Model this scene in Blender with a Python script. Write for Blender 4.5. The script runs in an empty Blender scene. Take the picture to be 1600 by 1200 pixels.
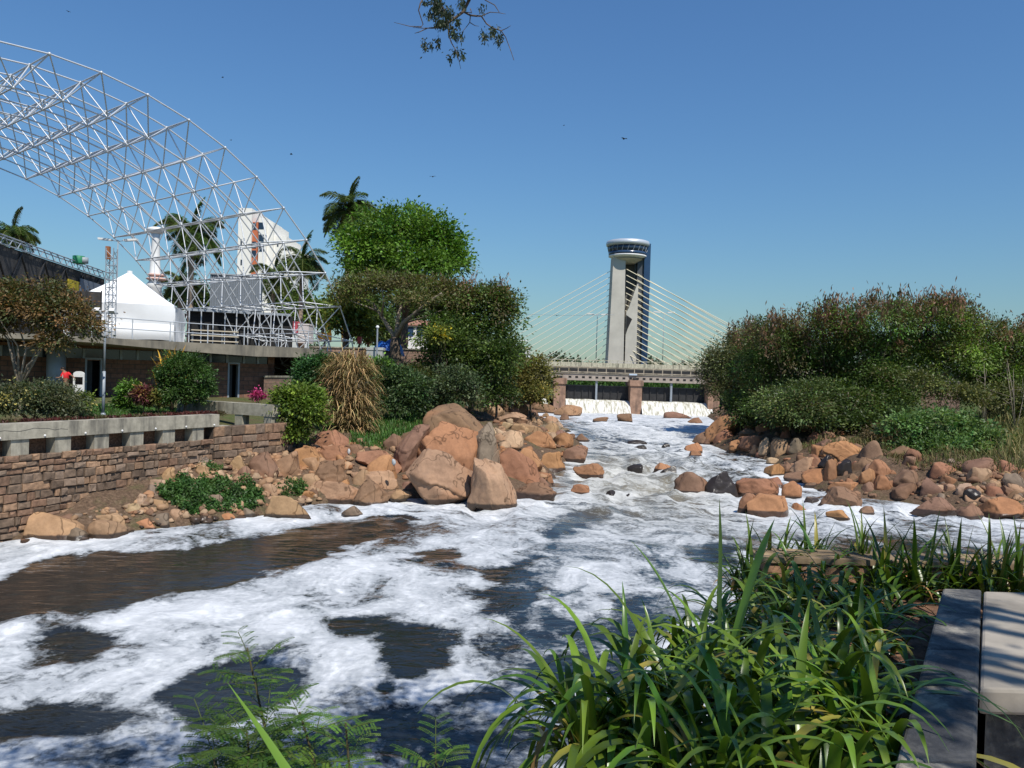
import bpy, bmesh, math, random
import numpy as np
from mathutils import Vector, Matrix, noise as mnoise

C = bpy.context.scene.collection
SC = bpy.context.scene
R = math.radians

# ------------------------------------------------------------------ camera
F = 1246.0                      # focal length in photo pixels (1600 wide)
EYE = np.array([0.0, 0.0, 5.2])
PITCH, ROLL = R(0.69), R(1.7)
fw = np.array([0, math.cos(PITCH), -math.sin(PITCH)])
r0 = np.array([1.0, 0, 0]); u0 = np.cross(r0, fw)
rt = math.cos(ROLL) * r0 + math.sin(ROLL) * u0
up = math.cos(ROLL) * u0 - math.sin(ROLL) * r0
cam_d = bpy.data.cameras.new("camera")
cam = bpy.data.objects.new("camera", cam_d); C.objects.link(cam)
cam_d.sensor_width = 36.0; cam_d.lens = 36.0 * F / 1600.0
cam_d.clip_start = 0.05; cam_d.clip_end = 6000
cam.matrix_world = Matrix(((rt[0], up[0], -fw[0], EYE[0]), (rt[1], up[1], -fw[1], EYE[1]),
                           (rt[2], up[2], -fw[2], EYE[2]), (0, 0, 0, 1)))
SC.camera = cam

# ------------------------------------------------------------------ sky and sun
SUN_EL, SUN_AZ = R(55), R(149)      # azimuth clockwise from +Y
sun_dir = np.array([math.sin(SUN_AZ) * math.cos(SUN_EL), math.cos(SUN_AZ) * math.cos(SUN_EL), math.sin(SUN_EL)])
W = bpy.data.worlds.new("World"); SC.world = W; W.use_nodes = True
nt = W.node_tree
sky = nt.nodes.new("ShaderNodeTexSky"); sky.sky_type = 'NISHITA'; sky.sun_disc = False
sky.sun_elevation = SUN_EL; sky.sun_rotation = SUN_AZ
sky.altitude = 500; sky.air_density = 1.8; sky.dust_density = 0.3; sky.ozone_density = 1.0
bg = nt.nodes["Background"]; bg.inputs["Strength"].default_value = 0.09
tn = nt.nodes.new("ShaderNodeMix"); tn.data_type = 'RGBA'; tn.blend_type = 'MULTIPLY'; tn.inputs[0].default_value = 1.0   # a deeper, clearer blue
tn.inputs[7].default_value = (0.38, 0.622, 0.975, 1); nt.links.new(sky.outputs[0], tn.inputs[6]); nt.links.new(tn.outputs[2], bg.inputs[0])
sl = bpy.data.lights.new("sun", 'SUN'); sl.energy = 4.2; sl.angle = R(0.53); sl.color = (1.0, 0.955, 0.88)
so = bpy.data.objects.new("sun", sl); C.objects.link(so)
so.rotation_euler = Vector(sun_dir).to_track_quat('Z', 'Y').to_euler()
so.location = (20, -20, 60)
SC.view_settings.view_transform = 'Standard'; SC.view_settings.look = 'None'
SC.view_settings.exposure = 0.25; SC.view_settings.gamma = 1.0
SC.render.engine = 'CYCLES'
SC.cycles.max_bounces = 6; SC.cycles.diffuse_bounces = 2; SC.cycles.glossy_bounces = 3
SC.cycles.transmission_bounces = 3; SC.cycles.transparent_max_bounces = 6

# ------------------------------------------------------------------ places in the world
def ray(px, py):
    return fw + (px - 800.0) / F * rt - (py - 600.0) / F * up
def at(px, py, Y):                       # the point seen at a photo pixel, Y metres ahead
    d = ray(px, py); return EYE + d * (Y / d[1])
def onz(px, py, z):
    d = ray(px, py); return EYE + d * ((z - EYE[2]) / d[2])
def wl(y):                               # the river drops through the rapids
    return np.interp(y, [28, 36, 48, 72], [0.0, 0.12, 0.55, 1.1])
def onwater(px, py):
    z = 0.0
    for _ in range(30):
        p = onz(px, py, z); z = 0.5 * z + 0.5 * float(wl(p[1]))
    return p
def mpp(Y): return Y / F                 # metres per photo pixel at distance Y

# ------------------------------------------------------------------ objects
ORG = {}
def thing(name, label, cat, loc, group=None):
    o = bpy.data.objects.new(name, None); C.objects.link(o)
    o.location = [float(v) for v in loc]; o.empty_display_size = 0.1
    ORG[o.name] = np.array(loc, float)
    return tag(o, label, cat, group)
def tag(o, label, cat, group=None):
    o['label'] = label; o['category'] = cat
    if group: o['group'] = group
    return o
def kind(o, k): o['kind'] = k; return o

def obj(name, verts, faces, m, parent=None, smooth=False, tint=None, org=None):
    verts = np.asarray(verts, np.float64).reshape(-1, 3)
    if parent is not None: o0 = ORG[parent.name]
    elif org is not None: o0 = np.array(org, float)
    else:
        lo, hi = verts.min(0), verts.max(0); o0 = np.array([(lo[0] + hi[0]) / 2, (lo[1] + hi[1]) / 2, lo[2]])
    v = (verts - o0).astype(np.float32)
    me = bpy.data.meshes.new(name)
    if isinstance(faces, np.ndarray):
        n, k = faces.shape
        me.vertices.add(len(v)); me.vertices.foreach_set("co", v.ravel())
        me.loops.add(n * k); me.loops.foreach_set("vertex_index", faces.astype(np.int32).ravel())
        me.polygons.add(n)
        me.polygons.foreach_set("loop_start", np.arange(0, n * k, k, dtype=np.int32))
        me.polygons.foreach_set("loop_total", np.full(n, k, np.int32))
        me.update(calc_edges=True); me.validate()
    else:
        me.from_pydata(v.tolist(), [], faces); me.update()
    if smooth: me.polygons.foreach_set("use_smooth", np.ones(len(me.polygons), bool))
    if tint is not None:
        tint = np.asarray(tint, np.float32)
        if tint.shape[1] == 3: tint = np.hstack([tint, np.ones((len(tint), 1), np.float32)])
        a = me.color_attributes.new("tint", 'FLOAT_COLOR', 'POINT'); a.data.foreach_set("color", tint.ravel())
    me.materials.append(m)
    o = bpy.data.objects.new(name, me); C.objects.link(o)
    if parent is not None: o.parent = parent; ORG[o.name] = o0
    else: o.location = o0.tolist(); ORG[o.name] = o0
    return o
def dup(o, delta, parent=None, label=None):
    c = o.copy(); C.objects.link(c)
    if parent is None: c.location = Vector(o.location) + Vector([float(v) for v in delta])
    else: c.parent = parent
    if label: c['label'] = label
    for ch in list(o.children): dup(ch, delta, c)
    return c

class MB:
    def __init__(s): s.v = []; s.f = []; s.t = []; s.n = 0
    def add(s, v, f, t=(1, 1, 1)):
        v = [tuple(map(float, p)) for p in v]
        s.v += v; s.f += [tuple(i + s.n for i in q) for q in f]; s.n += len(v)
        s.t += [t] * len(v) if not isinstance(t, list) else t
    def obox(s, c, ax, ay, az, t=(1, 1, 1)):       # centre and three half-axis vectors
        c, ax, ay, az = [np.asarray(q, float) for q in (c, ax, ay, az)]
        v = [c + i * ax + j * ay + k * az for k in (-1, 1) for j in (-1, 1) for i in (-1, 1)]
        s.add(v, [(0, 2, 3, 1), (4, 5, 7, 6), (0, 1, 5, 4), (2, 6, 7, 3), (0, 4, 6, 2), (1, 3, 7, 5)], t)
    def box(s, x0, x1, y0, y1, z0, z1, t=(1, 1, 1)):
        s.obox(((x0 + x1) / 2, (y0 + y1) / 2, (z0 + z1) / 2), ((x1 - x0) / 2, 0, 0), (0, (y1 - y0) / 2, 0), (0, 0, (z1 - z0) / 2), t)
    def run(s, p, q, width, z0, z1, side=0.0, t=(1, 1, 1)):   # upright slab along p->q ; side shifts it (-1..1)
        p, q = np.array([p[0], p[1], 0.]), np.array([q[0], q[1], 0.])
        d = q - p; L = np.linalg.norm(d); d /= L; n = np.array([d[1], -d[0], 0])
        s.obox((p + q) / 2 + n * width / 2 * side + [0, 0, (z0 + z1) / 2], d * L / 2, n * width / 2, (0, 0, (z1 - z0) / 2), t)
    def tube(s, pts, rad, n=8, cap=True, t=(1, 1, 1)):
        pts = [np.asarray(p, float) for p in pts]
        if np.isscalar(rad): rad = [rad] * len(pts)
        d0 = pts[1] - pts[0]; d0 /= np.linalg.norm(d0) + 1e-9
        a = np.cross(d0, [0, 0, 1.0]);
        if np.linalg.norm(a) < 1e-3: a = np.cross(d0, [1.0, 0, 0])
        a /= np.linalg.norm(a); v = []
        for i, p in enumerate(pts):
            d = pts[min(i + 1, len(pts) - 1)] - pts[max(i - 1, 0)]; d /= np.linalg.norm(d) + 1e-9
            a = a - d * a.dot(d); a /= np.linalg.norm(a) + 1e-9; b = np.cross(d, a)
            for k in range(n):
                th = 2 * math.pi * k / n; v.append(p + rad[i] * (math.cos(th) * a + math.sin(th) * b))
        f = [(i * n + k, i * n + (k + 1) % n, (i + 1) * n + (k + 1) % n, (i + 1) * n + k) for i in range(len(pts) - 1) for k in range(n)]
        if cap: f += [tuple(range(n))[::-1], tuple(range((len(pts) - 1) * n, len(pts) * n))]
        s.add(v, f, t)
    def lathe(s, c, prof, n=24, t=(1, 1, 1)):
        v = []
        for r, z in prof:
            for k in range(n):
                th = 2 * math.pi * k / n; v.append((c[0] + r * math.cos(th), c[1] + r * math.sin(th), c[2] + z))
        m = len(prof)
        f = [(i * n + k, i * n + (k + 1) % n, (i + 1) * n + (k + 1) % n, (i + 1) * n + k) for i in range(m - 1) for k in range(n)]
        f += [tuple(range(n))[::-1], tuple(range((m - 1) * n, m * n))]
        s.add(v, f, t)
    def prism(s, poly, z0, z1, t=(1, 1, 1)):
        n = len(poly); zz0 = z0 if hasattr(z0, '__len__') else [z0] * n; zz1 = z1 if hasattr(z1, '__len__') else [z1] * n
        v = [(p[0], p[1], zz0[i]) for i, p in enumerate(poly)] + [(p[0], p[1], zz1[i]) for i, p in enumerate(poly)]
        s.add(v, [tuple(range(n))[::-1], tuple(range(n, 2 * n))] + [(i, (i + 1) % n, n + (i + 1) % n, n + i) for i in range(n)], t)
    def ball(s, c, r, n=8, t=(1, 1, 1)):
        r = np.ones(3) * r
        v = [np.array([0, 0, -1.])] + [np.array([math.cos(2 * math.pi * k / n) * math.cos(a), math.sin(2 * math.pi * k / n) * math.cos(a), math.sin(a)])
             for a in np.linspace(-1.1, 1.1, n // 2 + 1) for k in range(n)] + [np.array([0, 0, 1.])]
        m = n // 2 + 1; L = len(v) - 1
        f = [(1 + i * n + k, 1 + i * n + (k + 1) % n, 1 + (i + 1) * n + (k + 1) % n, 1 + (i + 1) * n + k) for i in range(m - 1) for k in range(n)]
        f += [(0, 1 + (k + 1) % n, 1 + k) for k in range(n)] + [(L, 1 + (m - 1) * n + k, 1 + (m - 1) * n + (k + 1) % n) for k in range(n)]
        s.add([np.asarray(c) + q * r for q in v], f, t)
    def build(s, name, m, parent=None, smooth=False, org=None):
        return obj(name, s.v, s.f, m, parent, smooth, np.array(s.t, np.float32), org)

# ------------------------------------------------------------------ materials
def newmat(name):
    m = bpy.data.materials.new(name); m.use_nodes = True
    return m, m.node_tree.nodes, m.node_tree.links, m.node_tree.nodes["Principled BSDF"]
def ramp(N, stops):
    r = N.new("ShaderNodeValToRGB"); e = r.color_ramp.elements
    while len(e) < len(stops): e.new(0.5)
    for el, (p, c) in zip(e, stops): el.position = p; el.color = (*c, 1) if len(c) == 3 else c
    return r
def nz(N, L, vec, scale, detail=6, rough=0.55, dist=0.0):
    n = N.new("ShaderNodeTexNoise"); n.inputs["Scale"].default_value = scale; n.inputs["Detail"].default_value = detail
    n.inputs["Roughness"].default_value = rough; n.inputs["Distortion"].default_value = dist
    if vec is not None: L.new(vec, n.inputs["Vector"])
    return n
def mixc(N, L, fac, a, b, mode='MIX'):
    x = N.new("ShaderNodeMix"); x.data_type = 'RGBA'; x.blend_type = mode
    for s, v in ((x.inputs[0], fac), (x.inputs[6], a), (x.inputs[7], b)):
        if hasattr(v, 'links'): L.new(v, s)
        elif isinstance(v, (int, float)): s.default_value = v
        else: s.default_value = (*v, 1)
    return x.outputs[2]
def mth(N, L, op, a, b=None, c=None, clamp=False):
    x = N.new("ShaderNodeMath"); x.operation = op; x.use_clamp = clamp
    for s, v in zip(x.inputs, (a, b, c)):
        if v is None: continue
        if hasattr(v, 'links'): L.new(v, s)
        else: s.default_value = v
    return x.outputs[0]
def bump(N, L, h, strength, dist, normal=None):
    b = N.new("ShaderNodeBump"); b.inputs["Strength"].default_value = strength; b.inputs["Distance"].default_value = dist
    L.new(h, b.inputs["Height"])
    if normal is not None: L.new(normal, b.inputs["Normal"])
    return b.outputs[0]
def objvec(N): return N.new("ShaderNodeTexCoord").outputs["Object"]
def tintnode(N):
    a = N.new("ShaderNodeVertexColor"); a.layer_name = "tint"; return a

def mat_plain(name, col, rough=0.7, metal=0.0, var=0.18, scale=6.0, bmp=0.15, tint=True, stain=None, spec=0.4):
    m, N, L, P = newmat(name); v = objvec(N)
    n = nz(N, L, v, scale, 8, 0.62)
    lo = [c * (1 - var) for c in col]; hi = [min(1, c * (1 + var)) for c in col]
    c = ramp(N, [(0.3, lo), (0.7, hi)]); L.new(n.outputs[0], c.inputs[0]); out = c.outputs[0]
    if stain:
        mp = N.new("ShaderNodeMapping"); mp.inputs["Scale"].default_value = (1, 1, 0.16); L.new(v, mp.inputs[0])
        n2 = nz(N, L, mp.outputs[0], scale * 0.7, 5, 0.6)
        r = ramp(N, [(0.48, (0, 0, 0)), (0.66, (1, 1, 1))]); L.new(n2.outputs[0], r.inputs[0])
        f = mth(N, L, 'MULTIPLY', r.outputs[0], 0.75)
        out = mixc(N, L, f, out, stain)
    if tint: out = mixc(N, L, 1.0, out, tintnode(N).outputs[0], 'MULTIPLY')
    L.new(out, P.inputs["Base Color"]); P.inputs["Roughness"].default_value = rough; P.inputs["Metallic"].default_value = metal
    P.inputs["Specular IOR Level"].default_value = spec
    if bmp: L.new(bump(N, L, n.outputs[0], bmp, 0.02), P.inputs["Normal"])
    return m
def mat_leaf(name, col, rough=0.5, trans=0.3, spec=0.35):
    m, N, L, P = newmat(name)
    c = mixc(N, L, 1.0, col, tintnode(N).outputs[0], 'MULTIPLY')
    L.new(c, P.inputs["Base Color"]); P.inputs["Roughness"].default_value = rough; P.inputs["Specular IOR Level"].default_value = spec
    t = N.new("ShaderNodeBsdfTranslucent"); L.new(mixc(N, L, 1.0, c, (1.15, 1.2, 0.6), 'MULTIPLY'), t.inputs[0])
    ms = N.new("ShaderNodeMixShader"); ms.inputs[0].default_value = trans
    L.new(P.outputs[0], ms.inputs[1]); L.new(t.outputs[0], ms.inputs[2])
    L.new(ms.outputs[0], N["Material Output"].inputs[0])
    return m

def mat_rock():
    m, N, L, P = newmat("granite"); v = objvec(N); t = tintnode(N)
    n1 = nz(N, L, v, 1.3, 9, 0.62, 0.4); n2 = nz(N, L, v, 9.0, 8, 0.7); n3 = nz(N, L, v, 0.55, 4, 0.5)
    r1 = ramp(N, [(0.25, (0.7, 0.67, 0.64)), (0.5, (1.0, 0.98, 0.95)), (0.75, (1.2, 1.17, 1.1))]); L.new(n1.outputs[0], r1.inputs[0])
    c = mixc(N, L, 1.0, t.outputs[0], r1.outputs[0], 'MULTIPLY')
    rust = ramp(N, [(0.5, (0, 0, 0)), (0.68, (1, 1, 1))]); L.new(n3.outputs[0], rust.inputs[0])
    c = mixc(N, L, mth(N, L, 'MULTIPLY', rust.outputs[0], 0.55), c, (0.36, 0.15, 0.06))
    sp = ramp(N, [(0.3, (0.82, 0.82, 0.82)), (0.65, (1.06, 1.06, 1.06))]); L.new(n2.outputs[0], sp.inputs[0])
    c = mixc(N, L, 1.0, c, sp.outputs[0], 'MULTIPLY')
    crk = nz(N, L, v, 0.8, 3, 0.5, 0.3); ck = mth(N, L, 'ABSOLUTE', mth(N, L, 'SUBTRACT', crk.outputs[0], 0.52)); cl = ramp(N, [(0.0, (0.35, 0.33, 0.3)), (0.012, (1, 1, 1))]); L.new(ck, cl.inputs[0])
    c = mixc(N, L, 1.0, c, cl.outputs[0], 'MULTIPLY')
    # dark lichen
    n4 = nz(N, L, v, 1.1, 7, 0.7); li = ramp(N, [(0.55, (0, 0, 0)), (0.78, (1, 1, 1))]); L.new(n4.outputs[0], li.inputs[0])
    c = mixc(N, L, mth(N, L, 'MULTIPLY', li.outputs[0], 0.45), c, (0.10, 0.085, 0.07))
    wet = mth(N, L, 'SUBTRACT', 1.0, t.outputs["Alpha"], clamp=True)
    wn = mth(N, L, 'ADD', wet, mth(N, L, 'MULTIPLY', mth(N, L, 'SUBTRACT', n1.outputs[0], 0.5), 0.8))
    wr = ramp(N, [(0.35, (0, 0, 0)), (0.6, (1, 1, 1))]); L.new(wn, wr.inputs[0])
    c = mixc(N, L, mth(N, L, 'MULTIPLY', wr.outputs[0], 0.86), c, (0.026, 0.021, 0.018))
    L.new(c, P.inputs["Base Color"])
    L.new(mth(N, L, 'SUBTRACT', 0.82, mth(N, L, 'MULTIPLY', wr.outputs[0], 0.5)), P.inputs["Roughness"])
    P.inputs["Specular IOR Level"].default_value = 0.3
    b1 = bump(N, L, n1.outputs[0], 0.35, 0.10); b2 = bump(N, L, n2.outputs[0], 0.3, 0.02, b1)
    L.new(b2, P.inputs["Normal"])
    return m
M = {}
M['rock'] = mat_rock()
M['concrete'] = mat_plain("weathered_concrete", (0.36, 0.325, 0.25), 0.85, var=0.3, scale=3.5, bmp=0.35, stain=(0.07, 0.065, 0.055))
def mat_painted_dapple():  # dark algae stain, plus sun patches among leaf shade painted into the colour
    m, N, L, P = newmat("painted_dapple_concrete"); v = objvec(N)
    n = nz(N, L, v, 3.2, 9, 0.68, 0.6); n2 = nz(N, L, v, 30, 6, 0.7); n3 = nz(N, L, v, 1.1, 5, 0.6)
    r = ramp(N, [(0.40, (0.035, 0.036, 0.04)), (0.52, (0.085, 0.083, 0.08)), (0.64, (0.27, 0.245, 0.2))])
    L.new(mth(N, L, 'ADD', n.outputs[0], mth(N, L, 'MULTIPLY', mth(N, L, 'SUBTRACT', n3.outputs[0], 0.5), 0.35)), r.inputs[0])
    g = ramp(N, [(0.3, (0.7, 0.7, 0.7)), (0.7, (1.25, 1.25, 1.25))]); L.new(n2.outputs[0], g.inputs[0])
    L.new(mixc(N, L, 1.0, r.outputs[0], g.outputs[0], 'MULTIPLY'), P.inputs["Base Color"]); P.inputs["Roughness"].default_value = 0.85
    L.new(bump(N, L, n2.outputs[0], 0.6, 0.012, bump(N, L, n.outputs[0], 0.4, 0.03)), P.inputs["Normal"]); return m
M['concrete_dark'] = mat_painted_dapple()
M['concrete_pale'] = mat_plain("pale_concrete", (0.33, 0.29, 0.235), 0.85, var=0.3, scale=2.2, bmp=0.3, stain=(0.14, 0.12, 0.095))
M['slab'] = mat_plain("slab_concrete", (0.24, 0.21, 0.16), 0.85, var=0.25, scale=1.5, bmp=0.2, stain=(0.08, 0.075, 0.065))
M['masonry'] = mat_plain("stone_blocks", (0.235, 0.165, 0.115), 0.9, var=0.4, scale=7, bmp=0.8)
M['mortar'] = mat_plain("dark_joints", (0.07, 0.053, 0.04), 0.95, var=0.4, scale=9, bmp=0.5)
M['steel'] = mat_plain("galvanised_steel", (0.56, 0.58, 0.60), 0.42, 0.25, var=0.06, scale=2, bmp=0)
M['white'] = mat_plain("white_paint", (0.78, 0.77, 0.74), 0.5, var=0.06, scale=3, bmp=0.03)
M['tent'] = mat_plain("tent_fabric", (0.82, 0.82, 0.81), 0.6, var=0.04, scale=1.2, bmp=0.25)
M['greymetal'] = mat_plain("grey_metal", (0.30, 0.33, 0.36), 0.5, 0.2, var=0.1, scale=5, bmp=0.03)
M['darkmetal'] = mat_plain("dark_metal", (0.028, 0.027, 0.027), 0.6, 0.0, var=0.35, scale=3, bmp=0.1)
M['black'] = mat_plain("black_void", (0.012, 0.012, 0.013), 0.8, var=0.2, bmp=0)
M['colour'] = mat_plain("painted", (1, 1, 1), 0.55, var=0.07, scale=5, bmp=0.03)
M['glass'] = mat_plain("dark_glass", (0.02, 0.035, 0.06), 0.12, var=0.2, scale=0.3, bmp=0, spec=0.6)
M['blueglass'] = mat_plain("blue_glass", (0.03, 0.06, 0.12), 0.2, var=0.2, scale=0.3, bmp=0, spec=0.6)
M['bark'] = mat_plain("bark", (0.115, 0.085, 0.06), 0.9, var=0.5, scale=9, bmp=0.8)
M['palebark'] = mat_plain("pale_bark", (0.27, 0.22, 0.165), 0.9, var=0.4, scale=9, bmp=0.6)
M['leaf'] = mat_leaf("foliage", (1, 1, 1))
M['gloss_leaf'] = mat_leaf("strap_leaf", (1, 1, 1), 0.33, 0.22, 0.5)
M['dry'] = mat_leaf("dry_grass", (1, 1, 1), 0.8, 0.2, 0.1)
# ------------------------------------------------------------------ terrain
def seg_dist(P, poly, closed=True):
    P = np.asarray(P, float); best = np.full(len(P), 1e9); n = len(poly)
    for i in range(n if closed else n - 1):
        a = np.asarray(poly[i][:2], float); b = np.asarray(poly[(i + 1) % n][:2], float); ab = b - a
        t = np.clip(((P - a) @ ab) / max(ab @ ab, 1e-9), 0, 1)
        best = np.minimum(best, np.hypot(*(P - a - t[:, None] * ab).T))
    return best
def inside(P, poly):
    P = np.asarray(P, float); x, y = P[:, 0], P[:, 1]; r = np.zeros(len(P), bool); n = len(poly)
    for i in range(n):
        x1, y1 = poly[i][:2]; x2, y2 = poly[(i + 1) % n][:2]
        if y1 == y2: continue
        c = ((y1 > y) != (y2 > y)) & (x < (x2 - x1) * (y - y1) / (y2 - y1) + x1); r ^= c
    return r
def sd(P, poly):                          # negative inside
    d = seg_dist(P, poly); return np.where(inside(P, poly), -d, d)
def sstep(a, b, x): t = np.clip((x - a) / (b - a), 0, 1); return t * t * (3 - 2 * t)

Lpx = [(0, 848), (60, 842), (130, 843), (210, 832), (300, 822), (420, 806), (490, 789), (560, 786), (640, 780), (725, 778), (795, 780), (835, 770),
       (868, 760), (862, 745), (882, 722), (915, 718), (912, 694), (893, 690), (850, 692), (815, 684), (880, 668), (845, 656), (838, 648)]
Rpx = [(1098, 648), (1110, 655), (1122, 663), (1108, 680), (1095, 690), (1140, 708), (1200, 720), (1225, 742), (1250, 756), (1275, 766), (1335, 778),
       (1400, 784), (1500, 800), (1600, 812), (1700, 820)]
Lw = [onwater(*p)[:2] for p in Lpx]; Rw = [onwater(*p)[:2] for p in Rpx]
WA, WB, WC = np.array([-14.5, 22.4]), np.array([-11.2, 30.0]), np.array([-9.7, 33.0])
wdir = (WB - WA) / np.linalg.norm(WB - WA); WZ = WA - wdir * 32
WEIR = 92.0
WATER = [tuple(WZ)] + [tuple(p) for p in Lw] + [(2.3, WEIR), (23.5, WEIR)] + [tuple(p) for p in Rw] + [(60, Rw[-1][1] - 2), (75, 20), (75, -25), (WZ[0], -25)]
PLAT = [tuple(WZ), tuple(WA), tuple(WB), tuple(WC), (-9.6, 37), (-9.5, 41), (-7.5, 50), (-7, 125), (-95, 125), (-95, -30)]
gx = np.arange(-75, 75.1, 0.3); gy = np.arange(-20, 125.1, 0.3)
GX, GY = np.meshgrid(gx, gy)
GP = np.stack([GX.ravel(), GY.ravel()], 1)
dW = sd(GP, WATER); dP = -sd(GP, PLAT)
lev = wl(GP[:, 1])
prof = np.interp(dW, [-4, -1, 0, 0.5, 3.3, 9, 20, 35], [-1.4, -0.6, -0.12, 0.35, 1.55, 2.0, 2.75, 3.3])
rough = 0.16 * np.sin(GP[:, 0] * 1.7 + np.sin(GP[:, 1] * 1.3) * 1.5) * np.sin(GP[:, 1] * 1.9 + np.cos(GP[:, 0] * 0.9)) + 0.08 * np.sin(GP[:, 0] * 4.1 + GP[:, 1] * 2.2)
prof = prof + rough * sstep(0.3, 3, dW) + lev * np.where(dW > 0, np.exp(-np.maximum(dW, 0) / 12), 1)
plat = 2.42 + np.minimum(0.85, 0.11 * np.maximum(dP - 0.5, 0)) + 0.03 * rough
HT = prof + (plat - prof) * sstep(0.1, 0.6, dP)
HT = HT.reshape(GX.shape)
def hz(x, y):
    x = np.asarray(x, float); y = np.asarray(y, float)
    fx = np.clip((x - gx[0]) / 0.3, 0, len(gx) - 1.001); fy = np.clip((y - gy[0]) / 0.3, 0, len(gy) - 1.001)
    i = fx.astype(int); j = fy.astype(int); u = fx - i; v = fy - j
    return (HT[j, i] * (1 - u) + HT[j, i + 1] * u) * (1 - v) + (HT[j + 1, i] * (1 - u) + HT[j + 1, i + 1] * u) * v
def surf(x, y): return np.maximum(hz(x, y), wl(y))
YS = np.concatenate([np.arange(6, 50, 0.1), np.arange(50, 124, 0.25)])
def hit(px, py):                          # where the sight line meets the ground or the water
    d = ray(px, py); P = EYE + np.outer(YS / d[1], d)
    h = surf(P[:, 0], P[:, 1]); b = np.nonzero(P[:, 2] <= h)[0]
    if len(b) == 0: return P[-1]
    p = P[b[0]].copy(); p[2] = h[b[0]]; return p

def mat_ground():
    m, N, L, P = newmat("bank_soil"); v = objvec(N)
    n = nz(N, L, v, 1.1, 9, 0.65); n2 = nz(N, L, v, 11, 6, 0.7)
    soil = ramp(N, [(0.3, (0.06, 0.04, 0.027)), (0.55, (0.14, 0.092, 0.06)), (0.75, (0.24, 0.17, 0.115))]); L.new(n2.outputs[0], soil.inputs[0])
    gr = ramp(N, [(0.3, (0.045, 0.075, 0.02)), (0.7, (0.1, 0.14, 0.04))]); L.new(n2.outputs[0], gr.inputs[0])
    t = tintnode(N)
    f = mth(N, L, 'ADD', mth(N, L, 'MULTIPLY', mth(N, L, 'SUBTRACT', n.outputs[0], 0.5), 2.2), t.outputs[0], clamp=True)
    L.new(mixc(N, L, f, soil.outputs[0], gr.outputs[0]), P.inputs["Base Color"])
    P.inputs["Roughness"].default_value = 0.95; P.inputs["Specular IOR Level"].default_value = 0.1
    L.new(bump(N, L, n2.outputs[0], 0.8, 0.06), P.inputs["Normal"]); return m
M['ground'] = mat_ground()
nx, ny = len(gx), len(gy)
idx = np.arange(nx * ny).reshape(ny, nx)
q = np.stack([idx[:-1, :-1], idx[:-1, 1:], idx[1:, 1:], idx[1:, :-1]], -1).reshape(-1, 4)
deep = (HT < -0.9); keep = ~(deep[:-1, :-1] & deep[1:, 1:] & deep[1:, :-1] & deep[:-1, 1:]).ravel()
gw = np.clip(np.where(dP > 0.6, 0.55, sstep(4, 12, dW) * 0.8), 0, 1)
V = np.stack([GP[:, 0], GP[:, 1], HT.ravel()], 1)
o = obj("ground", V, q[keep], M['ground'], smooth=True, tint=np.stack([gw, gw, gw], 1), org=(0, 0, 0)); kind(o, 'structure')
mb = MB()
for x0, x1, y0, y1 in ((-2500, 2500, 124.9, 4000), (-2500, -74.8, -400, 124.9), (74.8, 2500, 5, 124.9)):
    mb.add([(x0, y0, 3.2), (x1, y0, 3.2), (x1, y1, 3.2), (x0, y1, 3.2)], [(0, 1, 2, 3)], (0.7, 0.7, 0.7))
kind(mb.build("far_ground", M['ground'], org=(0, 0, 0)), 'structure')
mb = MB(); mb.add([(-75, -20, -1.42), (75, -20, -1.42), (75, 125, -1.42), (-75, 125, -1.42)], [(0, 1, 2, 3)], (0, 0, 0))
kind(mb.build("river_bed", M['ground'], org=(0, 0, 0)), 'structure')

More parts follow.
